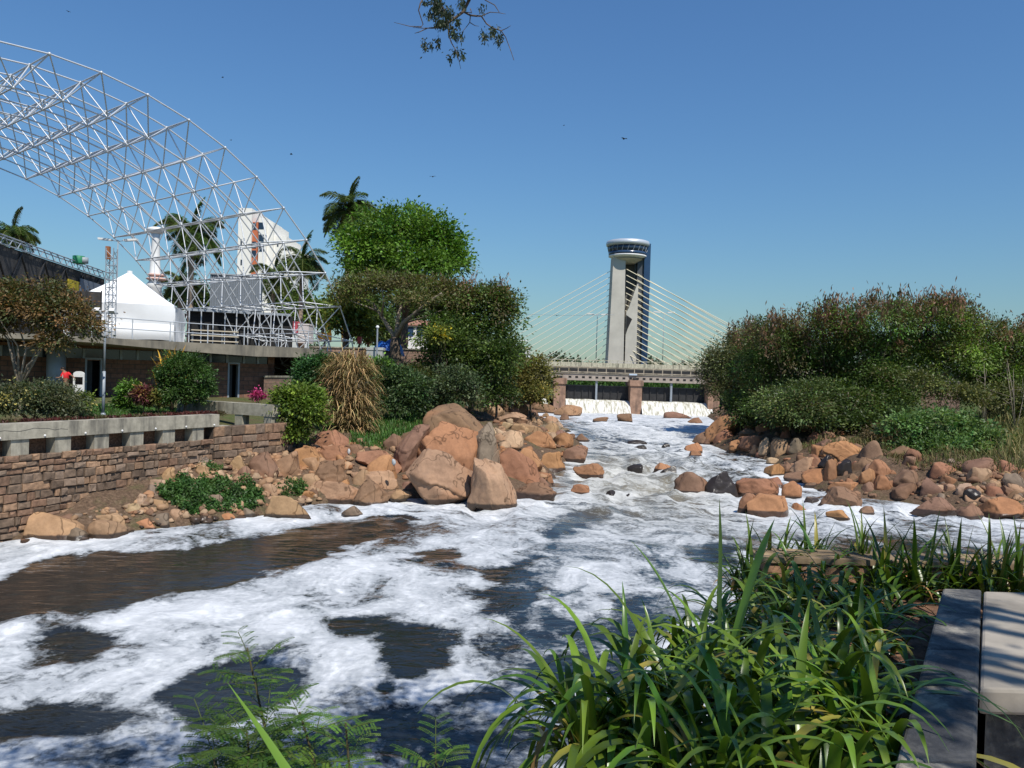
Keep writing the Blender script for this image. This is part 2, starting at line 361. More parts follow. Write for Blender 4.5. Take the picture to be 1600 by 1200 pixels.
# ------------------------------------------------------------------ rocks
_ico = {}
def ico(sub):
    if sub not in _ico:
        bm = bmesh.new(); bmesh.ops.create_icosphere(bm, subdivisions=sub, radius=1.0)
        _ico[sub] = (np.array([v.co[:] for v in bm.verts]), np.array([[v.index for v in f.verts] for f in bm.faces])); bm.free()
    return _ico[sub]
TONES = {'tan': (0.36, 0.225, 0.13), 'orange': (0.365, 0.18, 0.085), 'red': (0.29, 0.14, 0.08), 'brown': (0.225, 0.13, 0.08),
         'grey': (0.20, 0.15, 0.11), 'pale': (0.43, 0.295, 0.185), 'dark': (0.08, 0.062, 0.05)}
GROUP_L, GROUP_R, GROUP_W = 'boulders along the left bank', 'boulders along the right bank', 'rocks standing in the rapids'
def unit3(a): return a / np.linalg.norm(a)
def rock_mesh(c, a, b, h, seed, sub=4, ang=0.6, lean=0.0, ncut=9):
    rng = np.random.default_rng(seed); v, f = ico(sub); v = v.copy()
    pw_ = 2.2 + 2.6 * ang * rng.uniform(.6, 1.1); q = np.linalg.qr(rng.normal(size=(3, 3)))[0]; tw = rng.uniform(-.35, .35)
    v *= ((np.abs(v) ** pw_).sum(1) ** (-1 / pw_))[:, None]
    cz, sz = math.cos(tw), math.sin(tw); v[:, 0], v[:, 2] = cz * v[:, 0] - sz * v[:, 2], sz * v[:, 0] + cz * v[:, 2]
    az = rng.uniform(-.8, .8); cz, sz = math.cos(az), math.sin(az); v[:, 0], v[:, 1] = cz * v[:, 0] - sz * v[:, 1], sz * v[:, 0] + cz * v[:, 1]
    for _ in range(ncut + 4):
        n = rng.normal(size=3); n[2] = abs(n[2]) * 0.8 if rng.random() < 0.8 else n[2]; n /= np.linalg.norm(n)
        o = rng.uniform(0.45, 0.95) * (1.08 if ang > .5 else 1.05); d = v @ n - o
        v -= np.outer(np.maximum(d, 0) * (0.78 + 0.21 * ang), n)
    s1 = rng.uniform(0, 50, 3)
    if ang > .55 and sub > 3:                           # fracture ledges : layers split along one tilted plane and shifted a little
        n0 = unit3(rng.normal(size=3) * [.5, .5, 1] + [0, 0, .6]); lat = np.cross(n0, unit3(rng.normal(size=3))); k0 = rng.uniform(1.1, 2.2)
        lay = np.floor((v @ n0) * k0 + .25 * np.array([mnoise.noise(Vector(p * 1.2 + s1)) for p in v]) + rng.random()).astype(int); sh = rng.uniform(-.1, .1, 40); gr = 1 + rng.uniform(-.09, .06, 40)
        v = v * gr[lay + 20][:, None] + np.outer(sh[lay + 20], lat)
        n1 = unit3(np.cross(n0, lat) + rng.normal(size=3) * .3); lay = np.floor((v @ n1) * rng.uniform(.7, 1.3) + rng.random() + .2 * np.array([mnoise.noise(Vector(p + s1)) for p in v])).astype(int); v = v * (1 + rng.uniform(-.07, .06, 40))[lay + 20][:, None]
    v *= (1 + 0.07 * np.array([mnoise.fractal(Vector(p * 1.4 + s1), 0.9, 2.0, 5) for p in v]) - 0.05 * np.array([max(0, .25 - abs(mnoise.noise(Vector(p * 1.5 + s1 + 9)))) * 4 for p in v]))[:, None]
    v /= np.abs(v).max(0)                               # unit half-extents
    v = v * np.array([a, b, h])
    v[:, 0] += v[:, 2] * lean
    return v + np.asarray(c), f
WET_ROCKS = []; nrock = [0]; GROW = 1.14
def rock(x0, x1, y0, y1, tone, label, group=None, bury=0.3, ang=0.6, lean=0.0, depth=0.8, Y=None, sub=4, wetz=None, sink=None):
    """a boulder whose visible outline in the photo is x0..x1, y0..y1 (y1 at its foot)"""
    cx = (x0 + x1) / 2
    g_ = (1.24 if group == GROUP_L and x0 > 440 else 1.14 if group in (GROUP_L, GROUP_R) else 1.08) if sub == 4 else 1.08; e_ = (x1 - x0) * (g_ - 1) / 2; x0, x1, y0 = x0 - e_, x1 + e_, y0 - (y1 - y0) * (g_ - 1) * .4
    p = hit(cx, y1) if Y is None else at(cx, y1, Y)
    Yd = p[1]; k = mpp(Yd); w = (x1 - x0) * k; hh = (y1 - y0) * k
    b = max(0.25, 0.5 * depth * min(w, hh * 1.7))
    ctr = at(cx, (y0 + y1) / 2, Yd + b * 0.75); k2 = mpp(ctr[1])
    H = hh / (1 - bury) * (k2 / k); top = at(cx, y0, Yd + b * 0.75)[2]
    c = np.array([ctr[0], ctr[1], top - H / 2]); nrock[0] += 1
    v, f = rock_mesh(c, w / 2 * k2 / k, b, H / 2, nrock[0] * 13 + 5, (5 if sub == 4 and (x1 - x0) > 60 else sub), ang, lean)
    lv = float(wl(c[1])); t = np.array(TONES[tone]); rng = np.random.default_rng(nrock[0])
    t = t * rng.uniform(0.88, 1.12) * np.array([1, rng.uniform(0.95, 1.06), rng.uniform(0.92, 1.1)])
    hgt = (0.3 if wetz is None else wetz)
    near = dist_water(c) < 1.2 + b
    alpha = np.clip((v[:, 2] - lv - hgt * 0.2) / max(hgt, 0.01), 0, 1) if near else np.ones(len(v))
    if tone == 'dark': alpha = alpha * 0.25
    o = obj("boulder", v, f, M['rock'], smooth=True, tint=np.hstack([np.tile(t, (len(v), 1)), alpha[:, None]]))
    if dist_water(c) < .3: WET_ROCKS.append((c[0], c[1], w / 2))
    tag(o, label, 'rock', group); return o
def dist_water(c): return float(sd(np.array([[c[0], c[1]]]), WATER)[0])

G = GROUP_L
rock(652, 778, 632, 716, 'brown', 'tallest reddish boulder crowning the left rock outcrop', G, bury=.15, ang=.5)
rock(656, 742, 662, 745, 'orange', 'smooth orange boulder under the crown of the left outcrop', G, bury=.2, ang=.4)
rock(634, 732, 704, 788, 'tan', 'broad flat-faced tan block standing in the water at the foot of the outcrop', G, bury=.12, ang=.95, wetz=.25)
rock(729, 797, 702, 796, 'tan', 'tall tan boulder leaning beside the black crevice at the tip of the outcrop', G, bury=.12, ang=.7, lean=-.15, wetz=.25)
rock(734, 784, 658, 745, 'grey', 'upright reddish grey boulder behind the leaning tan one', G, bury=.2, ang=.7)
rock(780, 834, 696, 750, 'red', 'big rounded red boulder sloping down to a foam patch', G, bury=.2, ang=.35, lean=-.3)
rock(812, 850, 700, 736, 'orange', 'orange rounded rock right of the big sloping red boulder', G, bury=.25, ang=.4)
rock(841, 880, 701, 736, 'orange', 'orange rock left of the cube-shaped boulder', G, bury=.25, ang=.6)
rock(883, 919, 690, 722, 'brown', 'cube-shaped boulder with a lit side at the river edge', G, bury=.15, ang=1.0, wetz=.2)
rock(622, 672, 664, 735, 'brown', 'brown slab tilted up against the orange boulder', G, bury=.15, ang=.9, lean=.45)
rock(601, 630, 674, 706, 'brown', 'small brown boulder left of the tilted slab', G, bury=.2, ang=.7)
rock(624, 650, 672, 700, 'brown', 'small wedge of rock behind the tilted slab', G, bury=.2, ang=.8)
rock(557, 622, 700, 736, 'red', 'flat-topped reddish block over a tan block', G, bury=.15, ang=.9)
rock(556, 621, 728, 764, 'tan', 'tan block under the flat-topped reddish block', G, bury=.15, ang=.95)
rock(554, 607, 752, 793, 'brown', 'pointed brown boulder at the waterline beside a small pale rock', G, bury=.15, ang=.7, wetz=.25)
rock(612, 641, 760, 786, 'tan', 'small tan boulder at the mouth of the dark hollow', G, bury=.2, ang=.6, wetz=.2)
rock(490, 559, 752, 788, 'tan', 'wide tan boulder with a wet foot left of the pointed brown one', G, bury=.15, ang=.6, wetz=.25)
rock(485, 540, 716, 758, 'brown', 'tan boulder with a red cap above the waterline', G, bury=.2, ang=.6)
rock(461, 508, 692, 732, 'orange', 'rounded orange boulder below the yellow-green shrub', G, bury=.2, ang=.5)
rock(500, 556, 693, 726, 'red', 'red boulder with a white splash on its right end', G, bury=.2, ang=.6)
rock(484, 540, 668, 698, 'red', 'domed red boulder under the dry grass clump', G, bury=.25, ang=.45)
rock(540, 574, 690, 708, 'brown', 'low brown rock beside the green grass below the dry clump', G, bury=.3, ang=.5)
rock(402, 484, 776, 812, 'tan', 'long low tan boulder at the waterline right of the weeds', G, bury=.2, ang=.45, wetz=.2)
rock(387, 436, 708, 747, 'brown', 'brown boulder with a shadowed lower face near the end of the stone wall', G, bury=.2, ang=.6)
rock(426, 470, 702, 744, 'tan', 'tan slanting boulder right of the shadow-faced one', G, bury=.2, ang=.75, lean=.3)
rock(534, 569, 789, 808, 'grey', 'small round grey rock alone in the calm water', GROUP_W, bury=.3, ang=.2, wetz=.1)
rock(28, 127, 800, 844, 'tan', 'long tan boulder against the foot of the stone wall', G, bury=.2, ang=.4, wetz=.2)
rock(134, 207, 794, 830, 'tan', 'tan boulder behind the round one at the wall foot', G, bury=.25, ang=.35, wetz=.15)
rock(140, 196, 808, 842, 'tan', 'round smooth tan boulder at the waterline below the stone wall', G, bury=.25, ang=.2, wetz=.2)
rock(102, 142, 822, 847, 'grey', 'small grey wet rock between two tan boulders at the wall foot', G, bury=.3, ang=.6, wetz=.2)
rock(203, 246, 808, 829, 'orange', 'low rock with an orange foot at the waterline', G, bury=.3, ang=.4, wetz=.1)
rock(236, 268, 802, 824, 'grey', 'grey angular rock between the orange-footed rock and the weeds', G, bury=.25, ang=.7, wetz=.15)
rock(263, 292, 792, 818, 'tan', 'upright tan rock at the lower left corner of the weeds', G, bury=.25, ang=.7, wetz=.15)
rock(189, 218, 786, 802, 'pale', 'flat pale rock above the orange-footed rock', G, bury=.3, ang=.6)
rock(209, 230, 772, 791, 'pale', 'squarish pale rock against the base of the stone wall', G, bury=.25, ang=.9)
rock(231, 266, 750, 768, 'pale', 'long pale rock lying just above the weeds', G, bury=.3, ang=.6)
rock(249, 276, 729, 752, 'tan', 'tan rock leaning on the stone wall above the weeds', G, bury=.3, ang=.6)
rock(274, 296, 726, 753, 'pale', 'tall pale rock beside the one leaning on the wall', G, bury=.25, ang=.7)
rock(299, 329, 724, 748, 'tan', 'tan rock in the rubble under the corner of the stone wall', G, bury=.25, ang=.6)
rock(294, 324, 711, 728, 'grey', 'grey rounded rock tucked into the corner of the stone wall', G, bury=.3, ang=.4)
rock(359, 386, 712, 735, 'tan', 'round tan rock below the rear stone wall', G, bury=.25, ang=.4)
rock(369, 392, 728, 750, 'brown', 'brown rock just under the round tan one below the rear wall', G, bury=.25, ang=.5)
rock(326, 348, 773, 792, 'grey', 'lone grey round rock lying in the weeds', G, bury=.25, ang=.3)
rock(360, 376, 785, 804, 'pale', 'small pale pointed rock at the right end of the weeds', G, bury=.25, ang=.8)
rock(305, 337, 801, 814, 'brown', 'flat brown rock at the waterline below the weeds', G, bury=.35, ang=.5, wetz=.1)
rock(344, 366, 802, 812, 'orange', 'low orange rock at the waterline below the weeds', G, bury=.35, ang=.4, wetz=.06)
rock(374, 402, 793, 810, 'grey', 'dark grey rock at the waterline beside the long low boulder', G, bury=.3, ang=.5, wetz=.2)
rock(405, 432, 724, 752, 'pale', 'pale rubble block under the slanting tan boulder', G, bury=.25, ang=.8)
rock(470, 500, 735, 760, 'tan', 'tan rubble rock left of the red-capped boulder', G, bury=.25, ang=.6)
rock(691, 712, 648, 664, 'red', 'small red rock in the grass left of the tallest boulder', G, bury=.3, ang=.4, Y=44)
# upstream, left side
rock(780, 814, 673, 697, 'pale', 'pale rock beside the still side pool', G, bury=.25, ang=.5)
rock(816, 864, 675, 696, 'orange', 'long orange rock on the far side of the still pool', G, bury=.25, ang=.5)
rock(860, 893, 676, 697, 'orange', 'orange rock at the river end of the still pool', G, bury=.25, ang=.6)
rock(800, 846, 658, 677, 'tan', 'flat tan ledge behind the still pool', G, bury=.3, ang=.6)
rock(838, 888, 660, 675, 'grey', 'grey flat ledge at the river edge behind the still pool', G, bury=.3, ang=.6, wetz=.2)
rock(862, 886, 672, 684, 'brown', 'brown ledge rock in front of the grey ledge', G, bury=.3, ang=.6, wetz=.1)
rock(780, 824, 641, 662, 'tan', 'tan boulder below the olive shrub', G, bury=.25, ang=.6)
rock(803, 824, 626, 648, 'brown', 'upright brown boulder below the olive shrub', G, bury=.2, ang=.8)
rock(832, 872, 630, 646, 'brown', 'shaded brown rock left of the weir pier foot', G, bury=.25, ang=.7, wetz=.2)
rock(868, 906, 632, 650, 'tan', 'pale-topped flat rock at the foot of the left weir pier', G, bury=.25, ang=.8, wetz=.15)
rock(760, 790, 628, 650, 'tan', 'tan rock behind the crown of the outcrop', G, bury=.25, ang=.6)
G = GROUP_W
rock(896, 922, 677, 690, 'brown', 'small brown rock in the stream behind the cube-shaped boulder', G, bury=.3, ang=.4, wetz=.15)
rock(897, 953, 724, 746, 'red', 'long wedge-shaped red rock in the rapids', G, bury=.25, ang=.7, wetz=.18)
rock(892, 926, 757, 773, 'red', 'small domed dark red rock nearest in the rapids', G, bury=.3, ang=.3, wetz=.14)
rock(802, 868, 750, 783, 'brown', 'wet dark brown rock below the foam patch', G, bury=.25, ang=.6, wetz=.4)
rock(838, 868, 735, 750, 'red', 'flat red rock with a tuft of foam behind it', G, bury=.3, ang=.5, wetz=.12)
rock(832, 860, 744, 762, 'brown', 'brown rock between the foam patch and the rapids', G, bury=.3, ang=.5, wetz=.2)
rock(981, 1007, 721, 740, 'dark', 'black wet pointed rock in the middle of the rapids', G, bury=.3, ang=.7)
rock(1020, 1050, 719, 736, 'orange', 'orange rock with a dark wet tail in mid rapids', G, bury=.3, ang=.4, wetz=.12)
rock(1032, 1062, 728, 742, 'dark', 'dark wet slab beside the orange mid-stream rock', G, bury=.35, ang=.5)
rock(1057, 1107, 737, 773, 'brown', 'large brown rock with a black wet left end in the rapids', G, bury=.25, ang=.5, wetz=.2)
rock(1100, 1156, 735, 775, 'dark', 'dark wet boulder with water sliding over it', G, bury=.25, ang=.4)
rock(1150, 1216, 740, 775, 'red', 'upper lobe of the big double boulder in the right rapids', G, bury=.2, ang=.45, wetz=.15)
rock(1166, 1238, 758, 806, 'orange', 'biggest front boulder of the double boulder in the right rapids', G, bury=.2, ang=.55, wetz=.2)
rock(1176, 1232, 743, 765, 'red', 'rear right lobe behind the double boulder', G, bury=.25, ang=.4)
rock(1152, 1180, 770, 800, 'red', 'left foot of the double boulder in the right rapids', G, bury=.25, ang=.5, wetz=.2)
rock(927, 951, 650, 659, 'brown', 'small oval rock in the foam below the waterfall', G, bury=.3, ang=.2, wetz=.1)
rock(964, 991, 646, 659, 'brown', 'humped rock in the foam at the foot of the middle pier', G, bury=.3, ang=.5, wetz=.12)
rock(1038, 1082, 643, 654, 'brown', 'long low rock below the right waterfall', G, bury=.3, ang=.5, wetz=.1)
rock(1075, 1102, 650, 662, 'brown', 'brown rock at the right end of the waterfall pool', G, bury=.3, ang=.5, wetz=.1)
rock(972, 1010, 686, 694, 'dark', 'low dark rock awash upstream of the rapids', G, bury=.4, ang=.3)
rock(990, 1014, 694, 702, 'dark', 'small dark rock awash below the other one', G, bury=.4, ang=.3)
rock(947, 964, 764, 775, 'dark', 'small black rock tip left of its twin in the lower rapids', G, bury=.4, ang=.6)
rock(974, 986, 770, 778, 'dark', 'smallest black rock tip in the lower rapids', G, bury=.4, ang=.6)
rock(1034, 1046, 690, 698, 'dark', 'tiny dark rock in the white water left of the right bank', G, bury=.4, ang=.4)
rock(1070, 1098, 690, 707, 'orange', 'orange domed rock off the right bank', G, bury=.25, ang=.4, wetz=.1)
rock(1074, 1096, 702, 713, 'red', 'low red rock in front of the orange domed one', G, bury=.3, ang=.4, wetz=.1)
G = GROUP_R
rock(1108, 1152, 640, 686, 'orange', 'long slab slanting down to the river from the right trees', G, bury=.15, ang=.9, lean=.7)
rock(1080, 1116, 675, 694, 'brown', 'brown rock at the upstream end of the right bank', G, bury=.25, ang=.5, wetz=.12)
rock(1136, 1162, 684, 706, 'orange', 'rounded orange rock with a dark overhang at the right bank', G, bury=.25, ang=.4)
rock(1154, 1188, 678, 704, 'red', 'red boulder arching over a dark gap at the right bank', G, bury=.25, ang=.4)
rock(1172, 1188, 692, 711, 'tan', 'narrow tan rock in the right bank edge', G, bury=.2, ang=.8)
rock(1186, 1204, 684, 712, 'pale', 'tall pale block standing in the right bank edge', G, bury=.2, ang=1.0)
rock(1202, 1232, 684, 712, 'tan', 'tan angular rock right of the tall pale block', G, bury=.2, ang=.8)
rock(1233, 1258, 685, 708, 'grey', 'grey mottled block below the overhanging branch', G, bury=.2, ang=.8)
rock(1198, 1222, 712, 726, 'pale', 'pale rounded rock at the water side of the right bank', G, bury=.3, ang=.4, wetz=.08)
rock(1214, 1242, 718, 742, 'brown', 'brown tilted rock with a wet lower half', G, bury=.25, ang=.6, wetz=.25)
rock(1192, 1224, 722, 744, 'orange', 'low orange rock lying in the right side channel', G, bury=.3, ang=.4, wetz=.12)
rock(1266, 1292, 694, 714, 'orange', 'orange rock at the left end of the long flat slab', G, bury=.25, ang=.5)
rock(1288, 1356, 688, 716, 'orange', 'long flat reddish slab lying across the right bank', G, bury=.2, ang=.8)
rock(1240, 1274, 708, 737, 'tan', 'tan diamond-shaped boulder with a shaded underside', G, bury=.2, ang=.9, lean=.2)
rock(1280, 1306, 708, 730, 'dark', 'black rock behind the round brown boulders', G, bury=.25, ang=.7)
rock(1306, 1336, 710, 744, 'dark', 'tall black slab in the right bank pile', G, bury=.2, ang=.9)
rock(1330, 1362, 710, 738, 'brown', 'brown rock slanting against the tall black slab', G, bury=.2, ang=.8, lean=.4)
rock(1286, 1312, 718, 750, 'red', 'red rounded boulder in front of the tall black slab', G, bury=.2, ang=.4)
rock(1255, 1300, 724, 757, 'orange', 'egg-shaped orange boulder in the middle of the right pile', G, bury=.2, ang=.35)
rock(1228, 1270, 735, 755, 'brown', 'domed brown boulder with a black wet base', G, bury=.25, ang=.35, wetz=.3)
rock(1358, 1392, 716, 746, 'red', 'red boulder under the green shrub on the right bank', G, bury=.2, ang=.5)
rock(1342, 1368, 731, 758, 'orange', 'upright orange boulder right of the long lying one', G, bury=.2, ang=.4)
rock(1296, 1352, 747, 772, 'orange', 'long lying orange boulder behind the pointed one', G, bury=.2, ang=.5)
rock(1363, 1390, 743, 766, 'orange', 'round orange boulder left of the dark rounded one', G, bury=.2, ang=.3)
rock(1388, 1434, 732, 763, 'brown', 'brown boulder with a shadowed right half under the shrub', G, bury=.2, ang=.5)
rock(1394, 1432, 752, 780, 'brown', 'dark rounded brown boulder at the waterline', G, bury=.25, ang=.25, wetz=.2)
rock(1222, 1258, 751, 780, 'orange', 'two-toned boulder tucked behind the double boulder', G, bury=.25, ang=.45, wetz=.15)
rock(1274, 1341, 760, 797, 'brown', 'faceted pointed boulder in the right shallows', G, bury=.2, ang=1.0, wetz=.2)
rock(1256, 1282, 752, 763, 'brown', 'low wet rock behind the faceted boulder', G, bury=.3, ang=.4, wetz=.2)
rock(1256, 1280, 776, 787, 'grey', 'low grey wet rock left of the faceted boulder', G, bury=.35, ang=.5, wetz=.3)
rock(1292, 1332, 793, 812, 'orange', 'low orange rock in the water left of the white foam gap', GROUP_W, bury=.3, ang=.4, wetz=.1)
rock(1334, 1368, 788, 806, 'brown', 'brown rock in the water right of the white foam gap', GROUP_W, bury=.3, ang=.7, wetz=.15)
rock(1236, 1262, 786, 800, 'orange', 'small orange rock in the water right of the double boulder', GROUP_W, bury=.35, ang=.4, wetz=.1)
rock(1424, 1498, 777, 803, 'brown', 'long striped brown boulder ringed with white foam', GROUP_W, bury=.25, ang=.5, wetz=.2)
rock(1497, 1536, 781, 812, 'brown', 'blocky brown boulder right of the foam-ringed one', G, bury=.25, ang=.8, wetz=.2)
rock(1530, 1612, 774, 812, 'orange', 'broad orange boulder with a black hollow at the right edge', G, bury=.2, ang=.5, wetz=.3)
rock(1512, 1548, 730, 758, 'tan', 'large tan block on the bank below the dry grass', G, bury=.2, ang=.7)
rock(1566, 1598, 739, 766, 'grey', 'pointed grey block near the right edge', G, bury=.2, ang=.9)
rock(1590, 1616, 732, 752, 'orange', 'orange rock cut off by the right edge', G, bury=.25, ang=.5)
rock(1506, 1530, 764, 784, 'dark', 'dark round boulder between the tan rubble and the water', G, bury=.25, ang=.4)
rock(1566, 1592, 758, 778, 'brown', 'brown angular rock above the broad orange boulder', G, bury=.25, ang=.9)
rock(1494, 1522, 752, 774, 'pale', 'pale rubble boulder below the shaded hollow', G, bury=.25, ang=.6)
rock(1462, 1482, 754, 768, 'pale', 'small pale rock between two tufts of weeds', G, bury=.25, ang=.5)
rock(1545, 1566, 748, 762, 'tan', 'tan rock between the large tan block and the pointed grey one', G, bury=.25, ang=.7)
rock(1408, 1440, 700, 724, 'red', 'broken red stones half hidden by dry stems', G, bury=.3, ang=.8)
rock(1306, 1326, 680, 690, 'tan', 'small tan rock on the bank above the long flat slab', G, bury=.3, ang=.6)

def scatter(poly, n, s0, s1, tones, label, group, seed, bury=.35, gap=0.55):
    rng = np.random.default_rng(seed); xs = [p[0] for p in poly]; ys = [p[1] for p in poly]; got = []
    for _ in range(n * 30):
        if len(got) >= n: break
        x, y = rng.uniform(min(xs), max(xs)), rng.uniform(min(ys), max(ys))
        if not inside(np.array([[x, y]]), poly)[0]: continue
        w = rng.uniform(s0, s1) * (0.6 + 0.8 * rng.random() ** 2); h = w * rng.uniform(0.5, 0.85)
        if any(abs(x - a) < (w + c) * gap / 2 and abs(y - b) < (h + e) * gap / 2 for a, b, c, e in got): continue
        got.append((x, y, w, h))
        rock(x - w / 2, x + w / 2, y - h, y, tones[rng.integers(len(tones))], label, group, bury=bury, ang=rng.uniform(.4, .95), sub=3, wetz=.12, lean=rng.uniform(-.2, .2))
scatter([(205, 795), (300, 735), (420, 715), (470, 745), (490, 760), (420, 795), (300, 812)], 26, 18, 34, ['pale', 'tan', 'tan', 'grey'], 'small angular pale stone in the rubble slope between the stone wall and the weeds', 'rubble below the stone wall', 1)
scatter([(440, 700), (640, 700), (700, 730), (790, 745), (780, 780), (640, 785), (480, 790)], 34, 22, 42, ['tan', 'brown', 'orange'], 'small stone filling the gaps of the left boulder outcrop', 'stones between the left boulders', 2)
scatter([(765, 690), (770, 640), (850, 636), (890, 655), (880, 672), (800, 690)], 26, 14, 34, ['tan', 'pale', 'brown'], 'small tan stone on the bank upstream of the left outcrop', 'stones on the upstream left bank', 3)
scatter([(1085, 692), (1130, 655), (1300, 682), (1300, 705), (1200, 716)], 28, 14, 30, ['brown', 'red', 'brown'], 'small stone at the foot of the right trees', 'stones under the right trees', 4)
scatter([(1240, 720), (1300, 700), (1420, 705), (1430, 775), (1300, 770)], 22, 20, 38, ['red', 'brown', 'brown'], 'small reddish stone wedged in the right boulder pile', 'stones in the right boulder pile', 5)
scatter([(1430, 790), (1470, 740), (1610, 735), (1610, 790)], 18, 24, 46, ['brown', 'brown', 'red', 'tan'], 'small tan stone in the rubble below the dry grass at right', 'rubble below the dry grass', 6)
scatter([(0, 856), (0, 825), (130, 800), (210, 785), (210, 830), (130, 850)], 10, 14, 26, ['grey', 'brown'], 'small wet stone at the foot of the long stone wall', 'stones at the wall foot', 7)
def rubble(poly, n, s0, s1, tones, seed):
    """uncountable little stones : one object"""
    rng = np.random.default_rng(seed); W_ = np.array([hit(*q)[:2] for q in poly]); P_ = rng.uniform(W_.min(0), W_.max(0), (n * 5, 2)); P_ = P_[inside(P_, W_)][:n]; V, Fc, T = [], [], []; k = 0
    protos = [rock_mesh((0, 0, 0), 1, .9, .7, 7000 + j, 2, .9) for j in range(9)]
    for x, y in P_:
        v, f = protos[rng.integers(9)]; s = s0 + (s1 - s0) * rng.random() ** 2.2; a = rng.uniform(0, 6.28); c_, s_ = math.cos(a), math.sin(a)
        w = np.column_stack([v[:, 0] * c_ - v[:, 1] * s_, v[:, 0] * s_ + v[:, 1] * c_, v[:, 2]]) * s * [1, 1, rng.uniform(.6, 1.1)]
        V.append(w + [x, y, float(hz(x, y)) + s * .2]); Fc.append(f + k); k += len(v); t = np.array(TONES[tones[rng.integers(len(tones))]]) * rng.uniform(.7, 1.15); T.append(np.hstack([np.tile(t, (len(v), 1)), np.full((len(v), 1), 1 if hz(x, y) > wl(y) + .12 else .2)]))
    o = obj("rubble", np.vstack(V), np.vstack(Fc), M['rock'], smooth=True, tint=np.vstack(T)); kind(o, 'stuff')
rubble([(190, 800), (240, 770), (320, 715), (440, 700), (500, 740), (500, 800), (300, 822)], 520, .06, .26, ['pale', 'tan', 'pale', 'tan', 'brown'], 11)
rubble([(430, 690), (640, 690), (790, 720), (790, 755), (600, 745), (480, 765)], 260, .08, .3, ['tan', 'brown', 'orange', 'tan'], 12)
rubble([(765, 695), (760, 635), (850, 632), (895, 655), (915, 700), (870, 760), (800, 750)], 420, .1, .4, ['tan', 'brown', 'orange', 'pale'], 13)
rubble([(1080, 700), (1115, 650), (1300, 672), (1420, 690), (1440, 795), (1300, 785), (1220, 735)], 420, .1, .3, ['brown', 'brown', 'red', 'red'], 14)
rubble([(1420, 800), (1420, 730), (1500, 722), (1625, 725), (1625, 815), (1500, 806)], 260, .08, .3, ['tan', 'grey', 'brown'], 15)
rubble([(-40, 860), (0, 832), (190, 795), (230, 780), (250, 826), (130, 846)], 130, .06, .22, ['grey', 'brown', 'tan'], 16)
# ------------------------------------------------------------------ the river
def pw(pts): return [tuple(onwater(*p)[:2]) for p in pts]
dark = [  # open water between the foam : outline, foam density inside, edge softness
 ([(-120, 935), (0, 900), (60, 878), (150, 862), (240, 862), (330, 855), (420, 838), (500, 822), (560, 808), (640, 804), (640, 815), (600, 836), (545, 852), (470, 878), (360, 905), (260, 925), (150, 945), (60, 962), (0, 972), (-120, 990)], -0.25, 0.35),
 ([(735, 938), (760, 905), (800, 880), (836, 872), (812, 905), (840, 930), (880, 950), (920, 962), (915, 985), (850, 985), (790, 968), (742, 958)], 0.12, 0.35),
 ([(560, 1010), (600, 990), (640, 975), (700, 982), (716, 1008), (700, 1045), (640, 1058), (590, 1055)], -0.1, 0.25),
 ([(470, 985), (520, 968), (600, 965), (640, 980), (590, 995), (520, 1000)], 0.3, 0.3),
 ([(570, 1080), (600, 1058), (625, 1072), (602, 1086)], 0.1, 0.15),
 ([(60, 1012), (120, 990), (178, 998), (130, 1030), (70, 1040)], 0.28, 0.3),
 ([(-60, 1112), (100, 1098), (200, 1108), (228, 1122), (150, 1145), (60, 1160), (-60, 1168)], 0.05, 0.25),
 ([(250, 1085), (330, 1050), (475, 1048), (462, 1082), (400, 1120), (300, 1140)], 0.1, 0.25),
 ([(700, 1088), (760, 1058), (900, 1028), (1000, 1030), (960, 1075), (800, 1100), (720, 1108)], 0.0, 0.25),
 ([(840, 832), (905, 795), (960, 790), (935, 812), (865, 843)], 0.2, 0.4),
 ([(1085, 860), (1120, 835), (1152, 858), (1130, 880), (1092, 877)], 0.05, 0.3),
 ([(880, 1000), (900, 965), (990, 915), (1095, 935), (1090, 990), (960, 1010)], 0.5, 0.5),
 ([(650, 868), (680, 855), (720, 858), (715, 868), (670, 874)], 0.1, 0.3),
 ([(590, 1160), (640, 1120), (740, 1110), (900, 1130), (900, 1190), (700, 1200)], 0.3, 0.4),
 ([(230, 1150), (420, 1150), (600, 1100), (640, 1120), (560, 1190), (300, 1210)], 0.35, 0.4),
 ([(1250, 835), (1500, 838), (1650, 850), (1650, 885), (1330, 870)], 0.42, 0.6),
 ([(830, 660), (890, 650), (920, 672), (990, 690), (960, 700), (900, 690)], 0.42, 1.2),
 ([(780, 690), (880, 688), (890, 700), (800, 702)], -0.3, 0.3),
]
pale = [  # thick foam
 ([(0, 985), (260, 940), (560, 870), (720, 830), (820, 840), (730, 930), (740, 980), (560, 960), (420, 1010), (200, 1090), (0, 1095)], 0.9, 0.8),
 ([(800, 790), (950, 815), (1100, 800), (1250, 830), (1000, 860), (830, 870)], 0.66, 0.8),
 ([(790, 742), (860, 752), (842, 772), (795, 785)], 1.1, 0.25),
 ([(880, 650), (1090, 655), (1085, 690), (1000, 690), (930, 670)], 0.95, 1.5),
 ([(1400, 785), (1540, 795), (1545, 815), (1410, 800)], 0.95, 0.3),
]
yy = [7.0]
while yy[-1] < 93: yy.append(yy[-1] + max(0.09, 0.0075 * yy[-1]))
yy = np.array([-22, -12, -4, 0, 3, 5.5] + yy); xx = np.concatenate([np.linspace(-48, -20, 25), np.arange(-19.8, 26, 0.16), np.linspace(26.5, 74.5, 50)])
XX, YY = np.meshgrid(xx, yy); RP = np.stack([XX.ravel(), YY.ravel()], 1)
